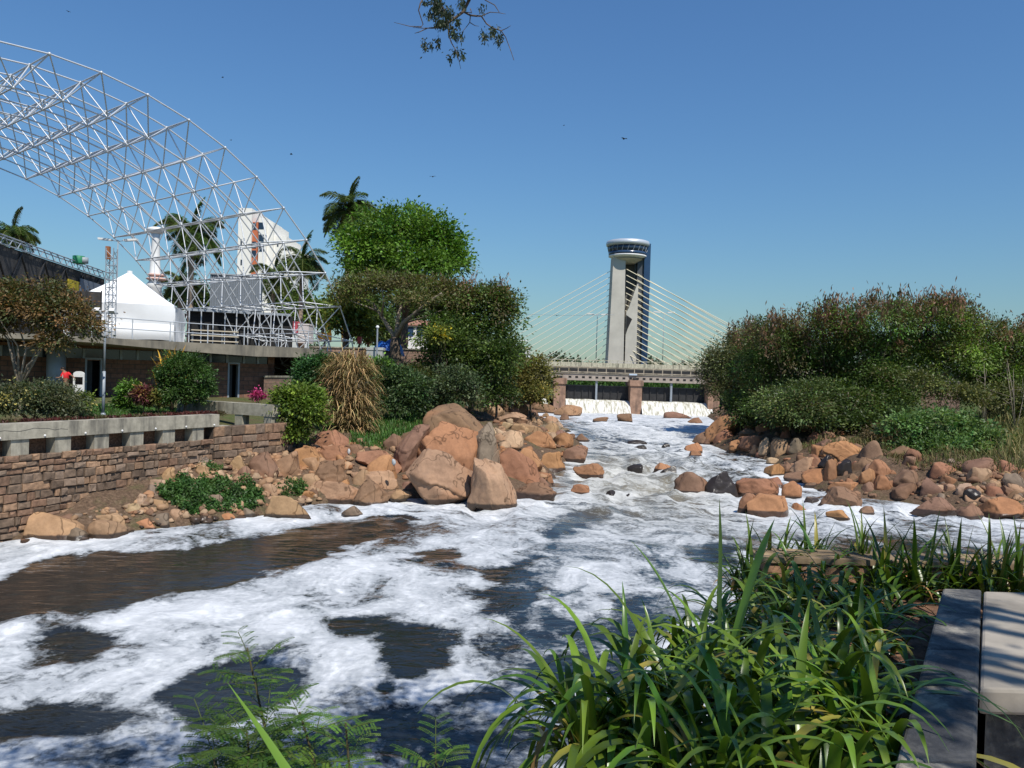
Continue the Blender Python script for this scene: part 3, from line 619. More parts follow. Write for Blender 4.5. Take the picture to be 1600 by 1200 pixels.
dens = np.interp(RP[:, 1], [0, 14, 20, 28, 34, 44, 54, 70, 92], [0.70, 0.76, 0.70, 0.62, 0.57, 0.58, 0.70, 0.92, 1.1])
lump = np.array([mnoise.fractal(Vector((x * 0.55, y * 0.42, 0.0)), 0.9, 2.1, 4) for x, y in RP]) if True else 0
lump2 = np.array([mnoise.noise(Vector((x * 1.9, y * 1.3, 7.0))) for x, y in RP])
for poly, val, soft in pale:
    s = sd(RP, pw(poly)); dens = dens + (val - dens) * sstep(soft, -soft, s)
for poly, val, soft in dark:
    s = sd(RP, pw(poly)) + 1.0 * soft * (2.0 * lump + 1.0 * lump2); dens = dens + (val - dens) * sstep(soft * 0.9, -soft * 1.0, s)
dshore = -sd(RP, WATER)
for x_, y_, r_ in WET_ROCKS:                                 # froth piles up round the rocks and trails away downstream
    dx, dy = RP[:, 0] - x_, RP[:, 1] - y_; near = (np.abs(dx) < r_ + 2.5) & (dy > -r_ - 4.5) & (dy < r_ + 2); k_ = np.hypot(dx, dy)
    dens = np.where(near, dens + .55 * np.exp(-((k_ - r_) / .3) ** 2) + .3 * np.exp(-(dx / (r_ * .9)) ** 2) * sstep(-4.5 - r_, -r_ * .8, dy) * sstep(r_ * .3, -r_ * .4, dy), dens)
dens = np.clip(dens, -.5, 1.25)
calm = sstep(24, 31, RP[:, 1])                               # 0 calm pool, 1 rapids
amp = np.interp(RP[:, 1], [0, 24, 32, 40, 52, 70, 92], [0.015, 0.025, 0.26, 0.4, 0.26, 0.16, 0.06]) * np.clip(dshore / 1.5, 0.1, 1)
Z = wl(RP[:, 1]) + amp * lump + amp * 0.45 * lump2
bil = np.array([abs(mnoise.noise(Vector((x * 1.5, y * 1.2, 3.0)))) + .5 * abs(mnoise.noise(Vector((x * 3.4, y * 2.8, 5.0)))) if 6 < y < 30 and -20 < x < 26 else 0 for x, y in RP])
Z = Z + .10 * sstep(.5, .85, dens) * bil * (1 - calm)
turb = np.interp(RP[:, 1], [24, 32, 36, 44, 50, 60], [0, 0.5, 0.8, 0.7, 0.3, 0]) * np.exp(-((RP[:, 0] - 6) / 4.5) ** 2)
def mat_water():
    m, N, L, P = newmat("river_water"); t = tintnode(N)
    sep = N.new("ShaderNodeSeparateColor"); L.new(t.outputs[0], sep.inputs[0])
    v = objvec(N)
    mp = N.new("ShaderNodeMapping"); mp.inputs["Scale"].default_value = (1.0, 0.8, 1); mp.inputs["Rotation"].default_value = (0, 0, R(20)); L.new(v, mp.inputs[0])
    warp = nz(N, L, mp.outputs[0], 0.35, 3, 0.5)
    vm = N.new("ShaderNodeVectorMath"); vm.operation = 'MULTIPLY_ADD'; L.new(warp.outputs[1], vm.inputs[0]); vm.inputs[1].default_value = (2.4, 2.4, 0); L.new(mp.outputs[0], vm.inputs[2])
    n1 = nz(N, L, vm.outputs[0], 0.55, 10, 0.62, 0.6)
    mp2 = N.new("ShaderNodeMapping"); mp2.inputs["Scale"].default_value = (0.45, 1.5, 1); L.new(vm.outputs[0], mp2.inputs[0])
    n2 = nz(N, L, mp2.outputs[0], 1.0, 10, 0.66, 0.8)              # streaks drawn out across the stream in the rapids
    nn = N.new("ShaderNodeMix"); L.new(sep.outputs[1], nn.inputs[0]); L.new(n1.outputs[0], nn.inputs[2]); L.new(n2.outputs[0], nn.inputs[3])
    k = mth(N, L, 'ADD', mth(N, L, 'MULTIPLY', mth(N, L, 'SUBTRACT', nn.outputs[0], 0.5), 2.9), sep.outputs[0])
    n5 = nz(N, L, v, 6.5, 6, 0.7); k = mth(N, L, 'ADD', k, mth(N, L, 'MULTIPLY', mth(N, L, 'SUBTRACT', n5.outputs[0], 0.5), 1.1))
    foam = mth(N, L, 'MULTIPLY_ADD', k, 3.0, -1.1, clamp=True)
    thick = mth(N, L, 'MULTIPLY_ADD', k, 1.7, -0.95, clamp=True)
    # the water itself
    murk = mixc(N, L, sep.outputs[2], (0.016, 0.017, 0.016), (0.27, 0.235, 0.165))
    L.new(murk, P.inputs["Base Color"]); P.inputs["IOR"].default_value = 1.33
    L.new(mth(N, L, 'MULTIPLY_ADD', sep.outputs[2], 0.3, 0.06), P.inputs["Roughness"])
    mp3 = N.new("ShaderNodeMapping"); mp3.inputs["Scale"].default_value = (0.6, 1.3, 1); mp3.inputs["Rotation"].default_value = (0, 0, R(-12)); L.new(v, mp3.inputs[0])
    w1 = nz(N, L, mp3.outputs[0], 2.6, 4, 0.55, 0.5); w2 = nz(N, L, v, 11, 3, 0.5)
    L.new(bump(N, L, w2.outputs[0], 0.12, 0.02, bump(N, L, w1.outputs[0], 0.3, 0.09)), P.inputs["Normal"])
    F2 = N.new("ShaderNodeBsdfPrincipled")
    pf = nz(N, L, vm.outputs[0], 1.6, 7, 0.6); pf2 = nz(N, L, v, 9, 5, 0.65)
    puff = mth(N, L, 'MULTIPLY_ADD', pf.outputs[0], 2.6, -0.85, clamp=True)
    fc = mixc(N, L, mth(N, L, 'MULTIPLY', thick, mth(N, L, 'MULTIPLY_ADD', puff, 0.6, 0.4)), (0.36, 0.38, 0.39), (0.84, 0.84, 0.83))
    vo = N.new("ShaderNodeTexVoronoi"); vo.inputs["Scale"].default_value = 5.5; L.new(vm.outputs[0], vo.inputs["Vector"])
    bub = ramp(N, [(0.05, (1.04, 1.04, 1.04)), (0.55, (0.84, 0.85, 0.86))]); L.new(vo.outputs["Distance"], bub.inputs[0]); fc = mixc(N, L, 1.0, fc, bub.outputs[0], 'MULTIPLY')
    fc = mixc(N, L, mth(N, L, 'MULTIPLY', sep.outputs[2], 0.55), fc, (0.42, 0.38, 0.27))
    L.new(fc, F2.inputs["Base Color"]); F2.inputs["Roughness"].default_value = 0.75; F2.inputs["Specular IOR Level"].default_value = 0.15
    hh = mth(N, L, 'ADD', mth(N, L, 'ADD', pf.outputs[0], mth(N, L, 'MULTIPLY', pf2.outputs[0], 0.25)), mth(N, L, 'MULTIPLY', foam, 0.5))
    L.new(bump(N, L, hh, 0.5, 0.16), F2.inputs["Normal"])
    ms = N.new("ShaderNodeMixShader"); L.new(mth(N, L, 'POWER', foam, 0.9), ms.inputs[0]); L.new(P.outputs[0], ms.inputs[1]); L.new(F2.outputs[0], ms.inputs[2])
    L.new(ms.outputs[0], N["Material Output"].inputs[0]); return m
M['water'] = mat_water()
nx, ny = len(xx), len(yy); idx = np.arange(nx * ny).reshape(ny, nx)
q = np.stack([idx[:-1, :-1], idx[:-1, 1:], idx[1:, 1:], idx[1:, :-1]], -1).reshape(-1, 4)
ok = (dshore > -2.5); q = q[ok[q].any(1)]
o = obj("river", np.stack([RP[:, 0], RP[:, 1], Z], 1), q, M['water'], smooth=True, tint=np.stack([np.clip(dens, -0.5, 1.4), calm, turb], 1), org=(0, 0, 0)); kind(o, 'structure')

# ------------------------------------------------------------------ stone river wall and its concrete parapet
def masonry(mbs, p, q, z0, z1, course, seed, out=0.0, tones=((1, 1, 1), (0.8, 0.78, 0.75), (1.2, 1.05, 0.9), (0.95, 0.8, 0.72), (0.62, 0.6, 0.58))):
    rng = np.random.default_rng(seed); p = np.array([p[0], p[1], 0.]); q = np.array([q[0], q[1], 0.]); d = q - p; L = np.linalg.norm(d); d /= L
    n = np.array([d[1], -d[0], 0]); z = z0
    while z < z1 - 0.04:
        h = min(course * rng.uniform(0.7, 1.35), z1 - z); s = -rng.uniform(0, 0.3)
        if z1 - z - h < 0.1: h = z1 - z
        while s < L:
            w = course * rng.uniform(0.8, 2.6); a, b = max(s, 0), min(s + w, L); s += w
            if b - a < 0.06: continue
            g = rng.uniform(0.008, 0.03); pr = rng.uniform(0.02, 0.11); ins = rng.uniform(0.015, 0.05)
            lo, hi = z + g, z + h - g * 0.6; t = np.array(tones[rng.integers(len(tones))]) * rng.uniform(0.8, 1.15)
            def pt(u, zz, o): return p + d * u + n * (out + o) + np.array([0, 0, zz])
            j = lambda: rng.uniform(-0.035, 0.035)
            bk = [pt(a + g, lo, -0.1), pt(b - g, lo, -0.1), pt(b - g, hi, -0.1), pt(a + g, hi, -0.1)]
            md = [pt(a + g, lo + j() * .4, pr - .02), pt(b - g, lo + j() * .4, pr - .02), pt(b - g, hi + j() * .4, pr - .02), pt(a + g, hi + j() * .4, pr - .02)]
            fr = [pt(a + g + ins + j(), lo + ins + j(), pr + j() * .5), pt(b - g - ins + j(), lo + ins + j(), pr + j() * .5), pt(b - g - ins + j(), hi - ins + j(), pr + j() * .5), pt(a + g + ins + j(), hi - ins + j(), pr + j() * .5)]
            f = []
            for o in (0, 4):
                for k in range(4): f.append((o + k, o + (k + 1) % 4, o + 4 + (k + 1) % 4, o + 4 + k))
            f.append((8, 9, 10, 11)); mbs.add(bk + md + fr, f, tuple(t))
        z += h
def wpt(t): return WA + wdir * t
Lw_ = float(np.linalg.norm(WB - WA))
t = thing("river_wall", "long rough stone retaining wall along the river under the concrete parapet beam", "stone wall", (*wpt(2), -0.2))
mb = MB(); mb.run(WZ, WB + wdir * 0.02, 0.62, -1.2, 2.40, -1.0); mb.build("wall_core", M['mortar'], t)
mb = MB(); masonry(mb, wpt(-9), WB, -0.3, 2.44, 0.2, 3); mb.build("stone_face", M['masonry'], t)
t = thing("river_wall", "short stone wall turning away at the end of the parapet, beside the yellow-green shrub", "stone wall", (*WB, 1))
mb = MB(); mb.run(WB, WC + (WC - WB) * .3, 0.6, 0.6, 2.86, -1.0); mb.build("wall_core", M['mortar'], t)
mb = MB(); masonry(mb, WB, WC + (WC - WB) * .3, 0.8, 2.9, 0.3, 8); mb.build("stone_face", M['masonry'], t)
wn = np.array([wdir[1], -wdir[0]])
t = thing("concrete_parapet", "long cracked concrete parapet beam on square blocks atop the river wall", "parapet", (*wpt(2), 2.44))
mb = MB(); mb.run(wpt(-18) + wn * .06, WB + wdir * .25 + wn * .06, 0.42, 2.90, 3.36, -1.0); mb.build("beam", M['concrete'], t)
for i in range(-5, 7):
    c = wpt(0.75 + i * 1.36); mb = MB(); mb.run(c - wdir * .27, c + wdir * .27, 0.40, 2.40, 2.903, -1.0); mb.build("block", M['concrete'], t)
for i in range(7):
    c = wpt(0.1 + i * 1.36); mb = MB(); mb.ball((c[0] + wn[0] * .075, c[1] + wn[1] * .075, 2.97), 0.035, 6); mb.build("drain_stud", M['white'], t)
cr = random.Random(4); mb = MB(); pts = [(*(wpt(-.2 + .22 * k) + wn * .058), 3.2 + .05 * cr.uniform(-1, 1) - .006 * k) for k in range(12)]
mb.tube(pts, 0.008, 4); mb.build("crack", M['black'], t)
a, b = at(283, 640, 36.5)[:2], at(432, 640, 33.6)[:2]
t = thing("concrete_parapet", "short concrete parapet beam set back in front of the brick building", "parapet", (*a, 2.9))
mb = MB(); mb.run(a, b, 0.45, 3.12, 3.62, 0); mb.build("beam", M['concrete'], t)
for u in (.02, .34, .66, .95):
    c = a + (b - a) * u; dd = (b - a) / np.linalg.norm(b - a); mb = MB(); mb.run(c - dd * .22, c + dd * .22, .4, 2.5, 3.123, 0); mb.build("block", M['concrete'], t)

# ------------------------------------------------------------------ brick pavilion under the plaza deck
def mat_brick(d, c1, c2, mort, w=0.62, h=0.27, nm="red_block_wall"):
    m, N, L, P = newmat(nm); g = N.new("ShaderNodeNewGeometry")
    dt = N.new("ShaderNodeVectorMath"); dt.operation = 'DOT_PRODUCT'; L.new(g.outputs["Position"], dt.inputs[0]); dt.inputs[1].default_value = (d[0], d[1], 0)
    sx = N.new("ShaderNodeSeparateXYZ"); L.new(g.outputs["Position"], sx.inputs[0])
    cb = N.new("ShaderNodeCombineXYZ"); L.new(dt.outputs["Value"], cb.inputs[0]); L.new(sx.outputs[2], cb.inputs[1])
    br = N.new("ShaderNodeTexBrick"); L.new(cb.outputs[0], br.inputs[0]); br.inputs["Scale"].default_value = 1
    br.inputs["Brick Width"].default_value = w; br.inputs["Row Height"].default_value = h; br.inputs["Mortar Size"].default_value = 0.022; br.inputs["Bias"].default_value = -0.1
    br.inputs[1].default_value = (*c1, 1); br.inputs[2].default_value = (*c2, 1); br.inputs[3].default_value = (*mort, 1)
    n = nz(N, L, g.outputs["Position"], 5, 7, .65); r = ramp(N, [(.3, (.65, .65, .65)), (.7, (1.25, 1.25, 1.25))]); L.new(n.outputs[0], r.inputs[0])
    L.new(mixc(N, L, 1, br.outputs[0], r.outputs[0], 'MULTIPLY'), P.inputs["Base Color"]); P.inputs["Roughness"].default_value = .9
    L.new(bump(N, L, br.outputs[1], -.6, .03, bump(N, L, n.outputs[0], .4, .03)), P.inputs["Normal"]); return m
FA, FB = at(0, 590, 42.0)[:2], at(428, 600, 50.5)[:2]
fd = (FB - FA) / np.linalg.norm(FB - FA); fn = np.array([fd[1], -fd[0]])
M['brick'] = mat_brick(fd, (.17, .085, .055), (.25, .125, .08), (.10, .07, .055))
def fpt(px):                              # the facade line seen at photo column px
    d = ray(px, 590); A = np.array([[d[0], -fd[0]], [d[1], -fd[1]]]); s = np.linalg.solve(A, FA); return d[:2] * s[0]
t = thing("pavilion", "low red block building shaded under a wide concrete deck, with dark doorways", "building", (*fpt(200), 3.2))
g0 = 2.9
W0 = FA - fd * 16
def wall_piece(p, q, z0, z1): mb = MB(); mb.run(p, q, .4, z0, z1, -1); return mb
mb = MB(); doors = ((134, 158), (357, 373))
cuts = [W0] + [fpt(x) for dr in doors for x in dr] + [FB]
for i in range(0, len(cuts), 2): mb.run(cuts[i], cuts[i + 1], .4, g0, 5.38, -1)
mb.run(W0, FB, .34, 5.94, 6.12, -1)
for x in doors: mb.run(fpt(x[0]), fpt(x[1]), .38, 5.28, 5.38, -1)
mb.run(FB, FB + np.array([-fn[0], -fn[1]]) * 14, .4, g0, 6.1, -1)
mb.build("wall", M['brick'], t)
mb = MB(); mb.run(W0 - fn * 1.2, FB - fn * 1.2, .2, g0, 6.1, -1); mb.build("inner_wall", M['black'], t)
for x in doors:
    mb = MB(); p, q = fpt(x[0]), fpt(x[1]); mb.run(p - fn * .2, p + (q - p) * .45 - fn * .2, .06, g0, 5.28, -1); mb.build("door", M['darkmetal'], t)
    mb = MB()
    for e in (p, q): mb.run(e - fd * .05, e + fd * .05, .46, g0, 5.33, -.9)
    mb.run(p - fd * .05, q + fd * .05, .46, 5.33, 5.43, -.9); mb.build("door_frame", M['greymetal'], t)
xs = [-40, 2, 28, 54, 98, 132, 164, 190, 216, 242, 268, 300, 330, 356, 382, 404, 424]
for a_, b_ in zip(xs[:-1], xs[1:]):
    mb = MB(); p, q = fpt(a_ + 1), fpt(b_ - 1); mb.run(p - fn * .12, q - fn * .12, .05, 5.385, 5.935, -1); w = mb.build("window", M['glass'], t)
    mb = MB(); mb.run(q - fd * .08 - fn * .02, q + fd * .05 - fn * .02, .2, 5.385, 5.935, -1); mb.build("mullion", M['greymetal'], w)
mb = MB(); c = fpt(84) + fn * 1.0; mb.lathe((c[0], c[1], g0), [(.46, 0), (.46, 3.2)], 20); mb.build("column", M['greymetal'], t, True)
mb = MB(); c = fpt(300) + fn * 1.2; mb.lathe((c[0], c[1], g0), [(.3, 0), (.3, 3.15)], 16); mb.build("column", M['slab'], t, True)
edge = [(-90, 526, 36.5), (60, 530, 39.0), (150, 535.5, 41.2), (250, 545, 44.2), (330, 552, 46.4), (400, 557, 48.2), (470, 558.5, 50.2), (497, 557, 51.8), (500, 556, 54)]
E = [at(*e) for e in edge]; back = [(-13.5, 66), (-60, 66)]
DECK = 6.48
poly = [(e[0], e[1]) for e in E] + back; zb = [e[2] for e in E] + [6.0, 6.0]
mb = MB(); mb.prism(poly[::-1], zb[::-1], DECK); mb.build("deck_slab", M['slab'], t)
# kerb lip of the deck
# ------------------------------------------------------------------ plaza behind
mb = MB(); mb.prism([(-60, 66.02), (-13.4, 66.02), (-6, 64.2), (-6, 124), (-90, 124)], 3.0, 6.44, (.8, .7, .62))
M['paving'] = mat_plain("plaza_paving", (.30, .235, .19), .9, var=.2, scale=2, bmp=.1)
kind(mb.build("plaza", M['paving']), 'structure')
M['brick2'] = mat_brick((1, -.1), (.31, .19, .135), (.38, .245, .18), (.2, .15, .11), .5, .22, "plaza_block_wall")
t = thing("plaza_wall", "low reddish block wall edging the plaza behind the white lattice foot", "wall", (-9, 64.3, 6))
mb = MB(); mb.run((-16.5, 64.9), (-4.8, 62.6), .35, 3.2, 6.9, 0); mb.build("wall", M['brick2'], t)
mb = MB(); mb.run((-16.5, 64.9), (-4.8, 62.6), .5, 6.903, 7.0, 0); mb.build("coping", M['concrete'], t)
p, q = at(412, 610, 49.6)[:2], at(466, 610, 48.4)[:2]
t = thing("stair_wall", "short sunlit block wall projecting at the right end of the shaded building", "wall", (*p, 3))
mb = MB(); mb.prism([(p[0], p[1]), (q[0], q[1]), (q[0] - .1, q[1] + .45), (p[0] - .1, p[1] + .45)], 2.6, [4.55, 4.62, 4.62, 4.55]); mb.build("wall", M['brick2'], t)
mb = MB(); mb.prism([(p[0], p[1] - .05), (q[0], q[1] - .05), (q[0] - .1, q[1] + .5), (p[0] - .1, p[1] + .5)], [4.553, 4.623, 4.623, 4.553], [4.66, 4.73, 4.73, 4.66]); mb.build("coping", M['concrete'], t)
# deck railing
t = thing("railing", "thin pipe railing along the front edge of the concrete deck", "railing", (E[2][0], E[2][1], DECK))
inn = [np.array([e[0], e[1] + .25]) for e in E[1:]]
for h, nm in ((1.1, "top_rail"), (.55, "mid_rail")):
    mb = MB(); mb.tube([(*p, DECK + h) for p in inn], .028, 6); mb.build(nm, M['steel'], t)
L0 = 0.0; seglen = [np.linalg.norm(b - a) for a, b in zip(inn[:-1], inn[1:])]; tot = sum(seglen)
for k in range(int(tot / 2.2)):
    s = .2 + k * 2.2; i = 0
    while s > seglen[i]: s -= seglen[i]; i += 1
    c = inn[i] + (inn[i + 1] - inn[i]) * s / seglen[i]; mb = MB(); mb.tube([(*c, DECK), (*c, DECK + 1.1)], .03, 6); mb.build("post", M['steel'], t)

# ------------------------------------------------------------------ white space-frame vault
VF, vn, vd = np.array([-11.4, 58.0]), np.array([.63, .777]), np.array([-.777, .63])
def vault(th, r, along):
    s = 20.9 - r * math.cos(th); z = -.83 + r * math.sin(th); xy = VF - vn * s + vd * along; return np.array([xy[0], xy[1], z])
t = thing("space_frame", "huge white tubular lattice vault arching over the stage at upper left", "lattice arch", (*VF, 6.4))
STEP = R(6.85); n0, n1 = -1, 20; NA = 8; MOD = 2.62; RO, RI = 22.0, 20.2
out = {(i, j): vault(R(21.6) + STEP * i, RO, MOD * j) for i in range(n0, n1 + 1) for j in range(NA + 1)}
inn_ = {(i, j): vault(R(21.6) + STEP * (i + .5), RI, MOD * (j + .5)) for i in range(n0, n1) for j in range(NA)}
A, B, Wb = MB(), MB(), MB()
rt_ = .045
for (i, j), p in out.items():
    if (i + 1, j) in out: A.tube([p, out[(i + 1, j)]], rt_, 6, False)
    if (i, j + 1) in out: A.tube([p, out[(i, j + 1)]], rt_, 6, False)
    A.ball(p, .095, 6)
for (i, j), p in inn_.items():
    if (i + 1, j) in inn_: B.tube([p, inn_[(i + 1, j)]], rt_, 6, False)
    if (i, j + 1) in inn_: B.tube([p, inn_[(i, j + 1)]], rt_, 6, False)
    for a_ in (0, 1):
        for b_ in (0, 1): Wb.tube([p, out[(i + a_, j + b_)]], rt_ * .85, 6, False)
    B.ball(p, .095, 6)
A.build("outer_grid", M['steel'], t, True); B.build("inner_grid", M['steel'], t, True); Wb.build("web_struts", M['steel'], t, True)
for j in range(0, NA + 1, 2):
    p = out[(n0, j)]; mb = MB(); mb.box(p[0] - .35, p[0] + .35, p[1] - .35, p[1] + .35, 3.0, p[2] - .02); mb.build("footing", M['concrete'], t)

# ------------------------------------------------------------------ tent on the deck
def P2(px, py, Y): p = at(px, py, Y); return p
t = thing("tent", "white pyramid-roofed canvas tent with sidewalls on the concrete deck", "tent", (*P2(228, 530, 47)[:2], DECK))
c = P2(201, 500, 50.2)[:2]; ex = np.array([.955, .296]); ey = np.array([-.296, .955]); hw = 2.95
zc, ze = 8.75, 10.95
def tp(u, v, z): q = c + ex * u + ey * v; return np.array([q[0], q[1], z])
rng = np.random.default_rng(2)
def cloth(fn_, nu, nv):
    V = [fn_(u, v) for v in np.linspace(0, 1, nv) for u in np.linspace(0, 1, nu)]
    return V, [(j * nu + i, j * nu + i + 1, (j + 1) * nu + i + 1, (j + 1) * nu + i) for j in range(nv - 1) for i in range(nu - 1)]
cor = [(-hw, -hw), (hw, -hw), (hw, hw), (-hw, hw)]
mb = MB()
for k in range(4):
    a_, b_ = np.array(cor[k]), np.array(cor[(k + 1) % 4])
    def f(u, v):
        e = a_ + (b_ - a_) * u; q = e * (1 - v) ** 1.0; sag = .1 * math.sin(math.pi * v) + .1 * math.sin(math.pi * u) * (1 - v)
        return tp(q[0], q[1], zc + (ze - zc) * v - sag)
    mb.add(*cloth(f, 13, 11))
mb.build("roof", M['tent'], t, True)
mb = MB()
for k in range(4):
    a_, b_ = np.array(cor[k]), np.array(cor[(k + 1) % 4])
    def f(u, v):
        e = (a_ + (b_ - a_) * u) * (1 + .012 * math.sin(u * 26 + k) * (1 - v) + .02 * math.sin(v * 5 + u * 4))
        return tp(e[0], e[1], DECK + .05 + .35 * math.sin(math.pi * u) * (k == 0) * (1 - v) + (zc - DECK - .05) * v)
    mb.add(*cloth(f, 31, 9))
mb.build("sidewall", M['tent'], t, True)
mb = MB()
def f(u, v):
    e = np.array([-hw + 2 * hw * u, -hw - .06 - .14 * math.sin(math.pi * v)]); return tp(e[0], e[1], DECK + .12 + .3 * (1 - u) ** 2 + v * .95 + .05 * math.sin(u * 9))
mb.add(*cloth(f, 21, 9)); mb.build("rolled_flap", M['tent'], t, True)
for k in range(4):
    mb = MB(); mb.tube([tp(cor[k][0], cor[k][1], DECK), tp(cor[k][0], cor[k][1], zc)], .05, 6); mb.build("pole", M['steel'], t)
mb = MB(); mb.tube([tp(0, 0, ze - .12), tp(0, 0, ze + .04)], .16, 8); mb.build("peak_cap", M['tent'], t)

# ------------------------------------------------------------------ black netted stage at far left
SA, SB = P2(-60, 450, 41.5)[:2], P2(163, 450, 63.0)[:2]; sdv = (SB - SA) / np.linalg.norm(SB - SA); sn = np.array([sdv[1], -sdv[0]])
t = thing("stage_shed", "long dark stage shed hung with black netting under a steel lattice eave", "stage", (*SA, DECK))
M['netting'] = mat_plain("black_netting", (.045, .042, .04), .9, var=.5, scale=1.2, bmp=.3)
mb = MB(); mb.run(SA, SB, 8, DECK - 3, 11.75, -1); mb.build("netting_wall", M['netting'], t)
mb = MB(); L_ = float(np.linalg.norm(SB - SA)); k = 0
while k * 3.4 < L_ - 3.4:
    a_ = SA + sdv * k * 3.4 + sn * .05; b_ = SA + sdv * (k + 1) * 3.4 + sn * .05
    mb.tube([(*a_, 7.2), (*b_, 11.6)], .06, 5); mb.tube([(*b_, 7.2), (*a_, 11.6)], .06, 5); k += 1
mb.build("brace_bars", M['darkmetal'], t)
mb = MB()
for zz, o_ in ((11.78, .12), (12.3, .12), (11.78, -.4), (12.3, -.4)): mb.tube([(*(SA + sn * o_), zz), (*(SB + sn * o_ + sdv * .6), zz)], .045, 5)
for i in range(int(L_ / .55)):
    a_ = SA + sdv * i * .55 + sn * .12; b_ = SA + sdv * (i + 1) * .55 + sn * .12
    mb.tube([(*a_, 11.78 if i % 2 else 12.3), (*b_, 12.3 if i % 2 else 11.78)], .03, 4)
mb.build("lattice_eave", M['greymetal'], t)
def panel(px0, px1, py0, py1, col, nm):
    d0, d1 = ray(px0, 450), ray(px1, 450)
    def onl(d): A_ = np.array([[d[0], -sdv[0]], [d[1], -sdv[1]]]); return d[:2] * np.linalg.solve(A_, SA)[0]
    a_, b_ = onl(d0) + sn * .1, onl(d1) + sn * .1; Ym = (a_[1] + b_[1]) / 2; mb = MB()
    mb.run(a_, b_, .05, at((px0 + px1) / 2, py1, Ym)[2], at((px0 + px1) / 2, py0, Ym)[2], 1, col); return mb.build(nm, M['colour'], t)
panel(103, 120, 438, 458, (.55, .42, .03), "yellow_panel"); panel(122, 156, 440, 462, (.16, .19, .24), "grey_panel"); 
a_, b_ = P2(112, 480, 45.2)[:2], P2(159, 480, 45.8)[:2]
t2 = thing("netting_screen", "black netting screen standing between the bronze tree and the white tent", "screen", (*a_, DECK))
mb = MB(); mb.run(a_, b_, .04, DECK, P2(135, 455, 45.5)[2], 0); mb.build("netting", M['netting'], t2)
for q in (a_, (a_ + b_) / 2, b_): mb = MB(); mb.tube([(*(q + [0, -.06]), DECK), (*(q + [0, -.06]), P2(135, 453, 45.5)[2])], .035, 6); mb.build("post", M['darkmetal'], t2)
# green drum on the eave
p = P2(123, 411, 56.9); t = thing("drum", "green and grey drum standing on the stage eave", "drum", p)
mb = MB(); mb.lathe(p, [(.38, -.05), (.4, 0), (.4, .48), (.37, .5)], 18, (.02, .2, .09)); mb.build("body", M['colour'], t, True)
mb = MB(); mb.lathe((p[0] + .3, p[1] + .1, p[2]), [(.3, 0), (.3, .42)], 16, (.3, .34, .36)); mb.build("sleeve", M['colour'], t, True)
# lattice mast
p = P2(172, 505, 43.5); t = thing("scaffold_mast", "slim rusty-topped steel lattice mast rising in front of the white tent", "mast", (p[0], p[1], DECK))
top = P2(172, 388, 43.5)[2]; mb = MB(); w = .2; cs = [(p[0] + i * w, p[1] + j * w) for i, j in ((-1, -1), (1, -1), (1, 1), (-1, 1))]
for q in cs: mb.tube([(*q, DECK), (*q, top)], .028, 5)
zz = DECK; i = 0
while zz < top - .4:
    for k in range(4): mb.tube([(*cs[k], zz + (.4 if i % 2 else 0)), (*cs[(k + 1) % 4], zz + (0 if i % 2 else .4))], .016, 4)
    for k in range(4): mb.tube([(*cs[k], zz), (*cs[(k + 1) % 4], zz)], .016, 4)
    zz += .4; i += 1
mb.build("lattice", M['greymetal'], t)
mb = MB(); mb.box(p[0] - .3, p[0] - .1, p[1] - .1, p[1] + .1, top - .6, top + .1, (.35, .13, .05)); mb.build("hoist", M['colour'], t)
# street lamps
def lamp(px, base_py, top_py, Y, label, group, arm=.9, zb=None, wdt=.06):
    b = P2(px, base_py, Y); zt = P2(px, top_py, Y)[2]; b[2] = b[2] if zb is None else zb
    t = thing("street_lamp", label, "street lamp", b, group)
    mb = MB(); mb.tube([b, (b[0], b[1], zt)], [wdt, wdt * .6], 8); mb.build("pole", M['greymetal'], t, True)
    for s in (-1, 1):
        mb = MB(); mb.tube([(b[0], b[1], zt - .1), (b[0] + s * arm * .5, b[1], zt)], wdt * .5, 6); a_ = mb.build("arm", M['greymetal'], t)
        mb = MB(); mb.obox((b[0] + s * arm * .8, b[1], zt + .03), (arm * .4, 0, arm * .03 * s), (0, arm * .15, 0), (0, 0, arm * .06)); mb.build("lamp_head", M['white'], t)
    return t
lamp(181, 520, 375, 60, "double-armed street lamp standing beyond the white tent", None, 1.2, DECK)
for px, tp_, Y in ((931, 491, 205), (1035, 488, 207), (1180, 501, 205), (806, 532, 202)):
    lamp(px, 572, tp_, Y, {931: "double-headed bridge lamp left of the tower", 1035: "double-headed bridge lamp right of the tower", 1180: "double-headed lamp rising over the right trees", 806: "white-headed lamp at the left end of the bridge"}[px], "bridge lamps", 2.3, wdt=.11)
# pale post with floodlights near the wall
b = hit(161, 650); Y = b[1]; t = thing("floodlight_post", "pale thin pole with a crossbar of small floodlights on the lawn", "light pole", b)
zt = P2(166, 488, Y)[2]; zj = P2(162, 580, Y)[2]
mb = MB(); mb.tube([b, (b[0], b[1], zj)], .062, 10); mb.tube([(b[0], b[1], zj), (b[0], b[1], zt)], .045, 10); mb.build("pole", M['greymetal'], t, True)
mb = MB(); mb.box(b[0] - .65, b[0] + .5, b[1] - .03, b[1] + .03, zt - .06, zt); mb.build("crossbar", M['greymetal'], t)
for u in (-.55, -.3, .3):
    mb = MB(); mb.obox((b[0] + u, b[1] - .05, zt + .07), (.11, 0, 0), (0, .06, -.05), (0, .04, .06)); mb.build("floodlight", M['white'], t)
mb = MB(); mb.lathe(b, [(.11, 0), (.11, .05), (.075, .12)], 10); mb.build("base_collar", M['greymetal'], t)
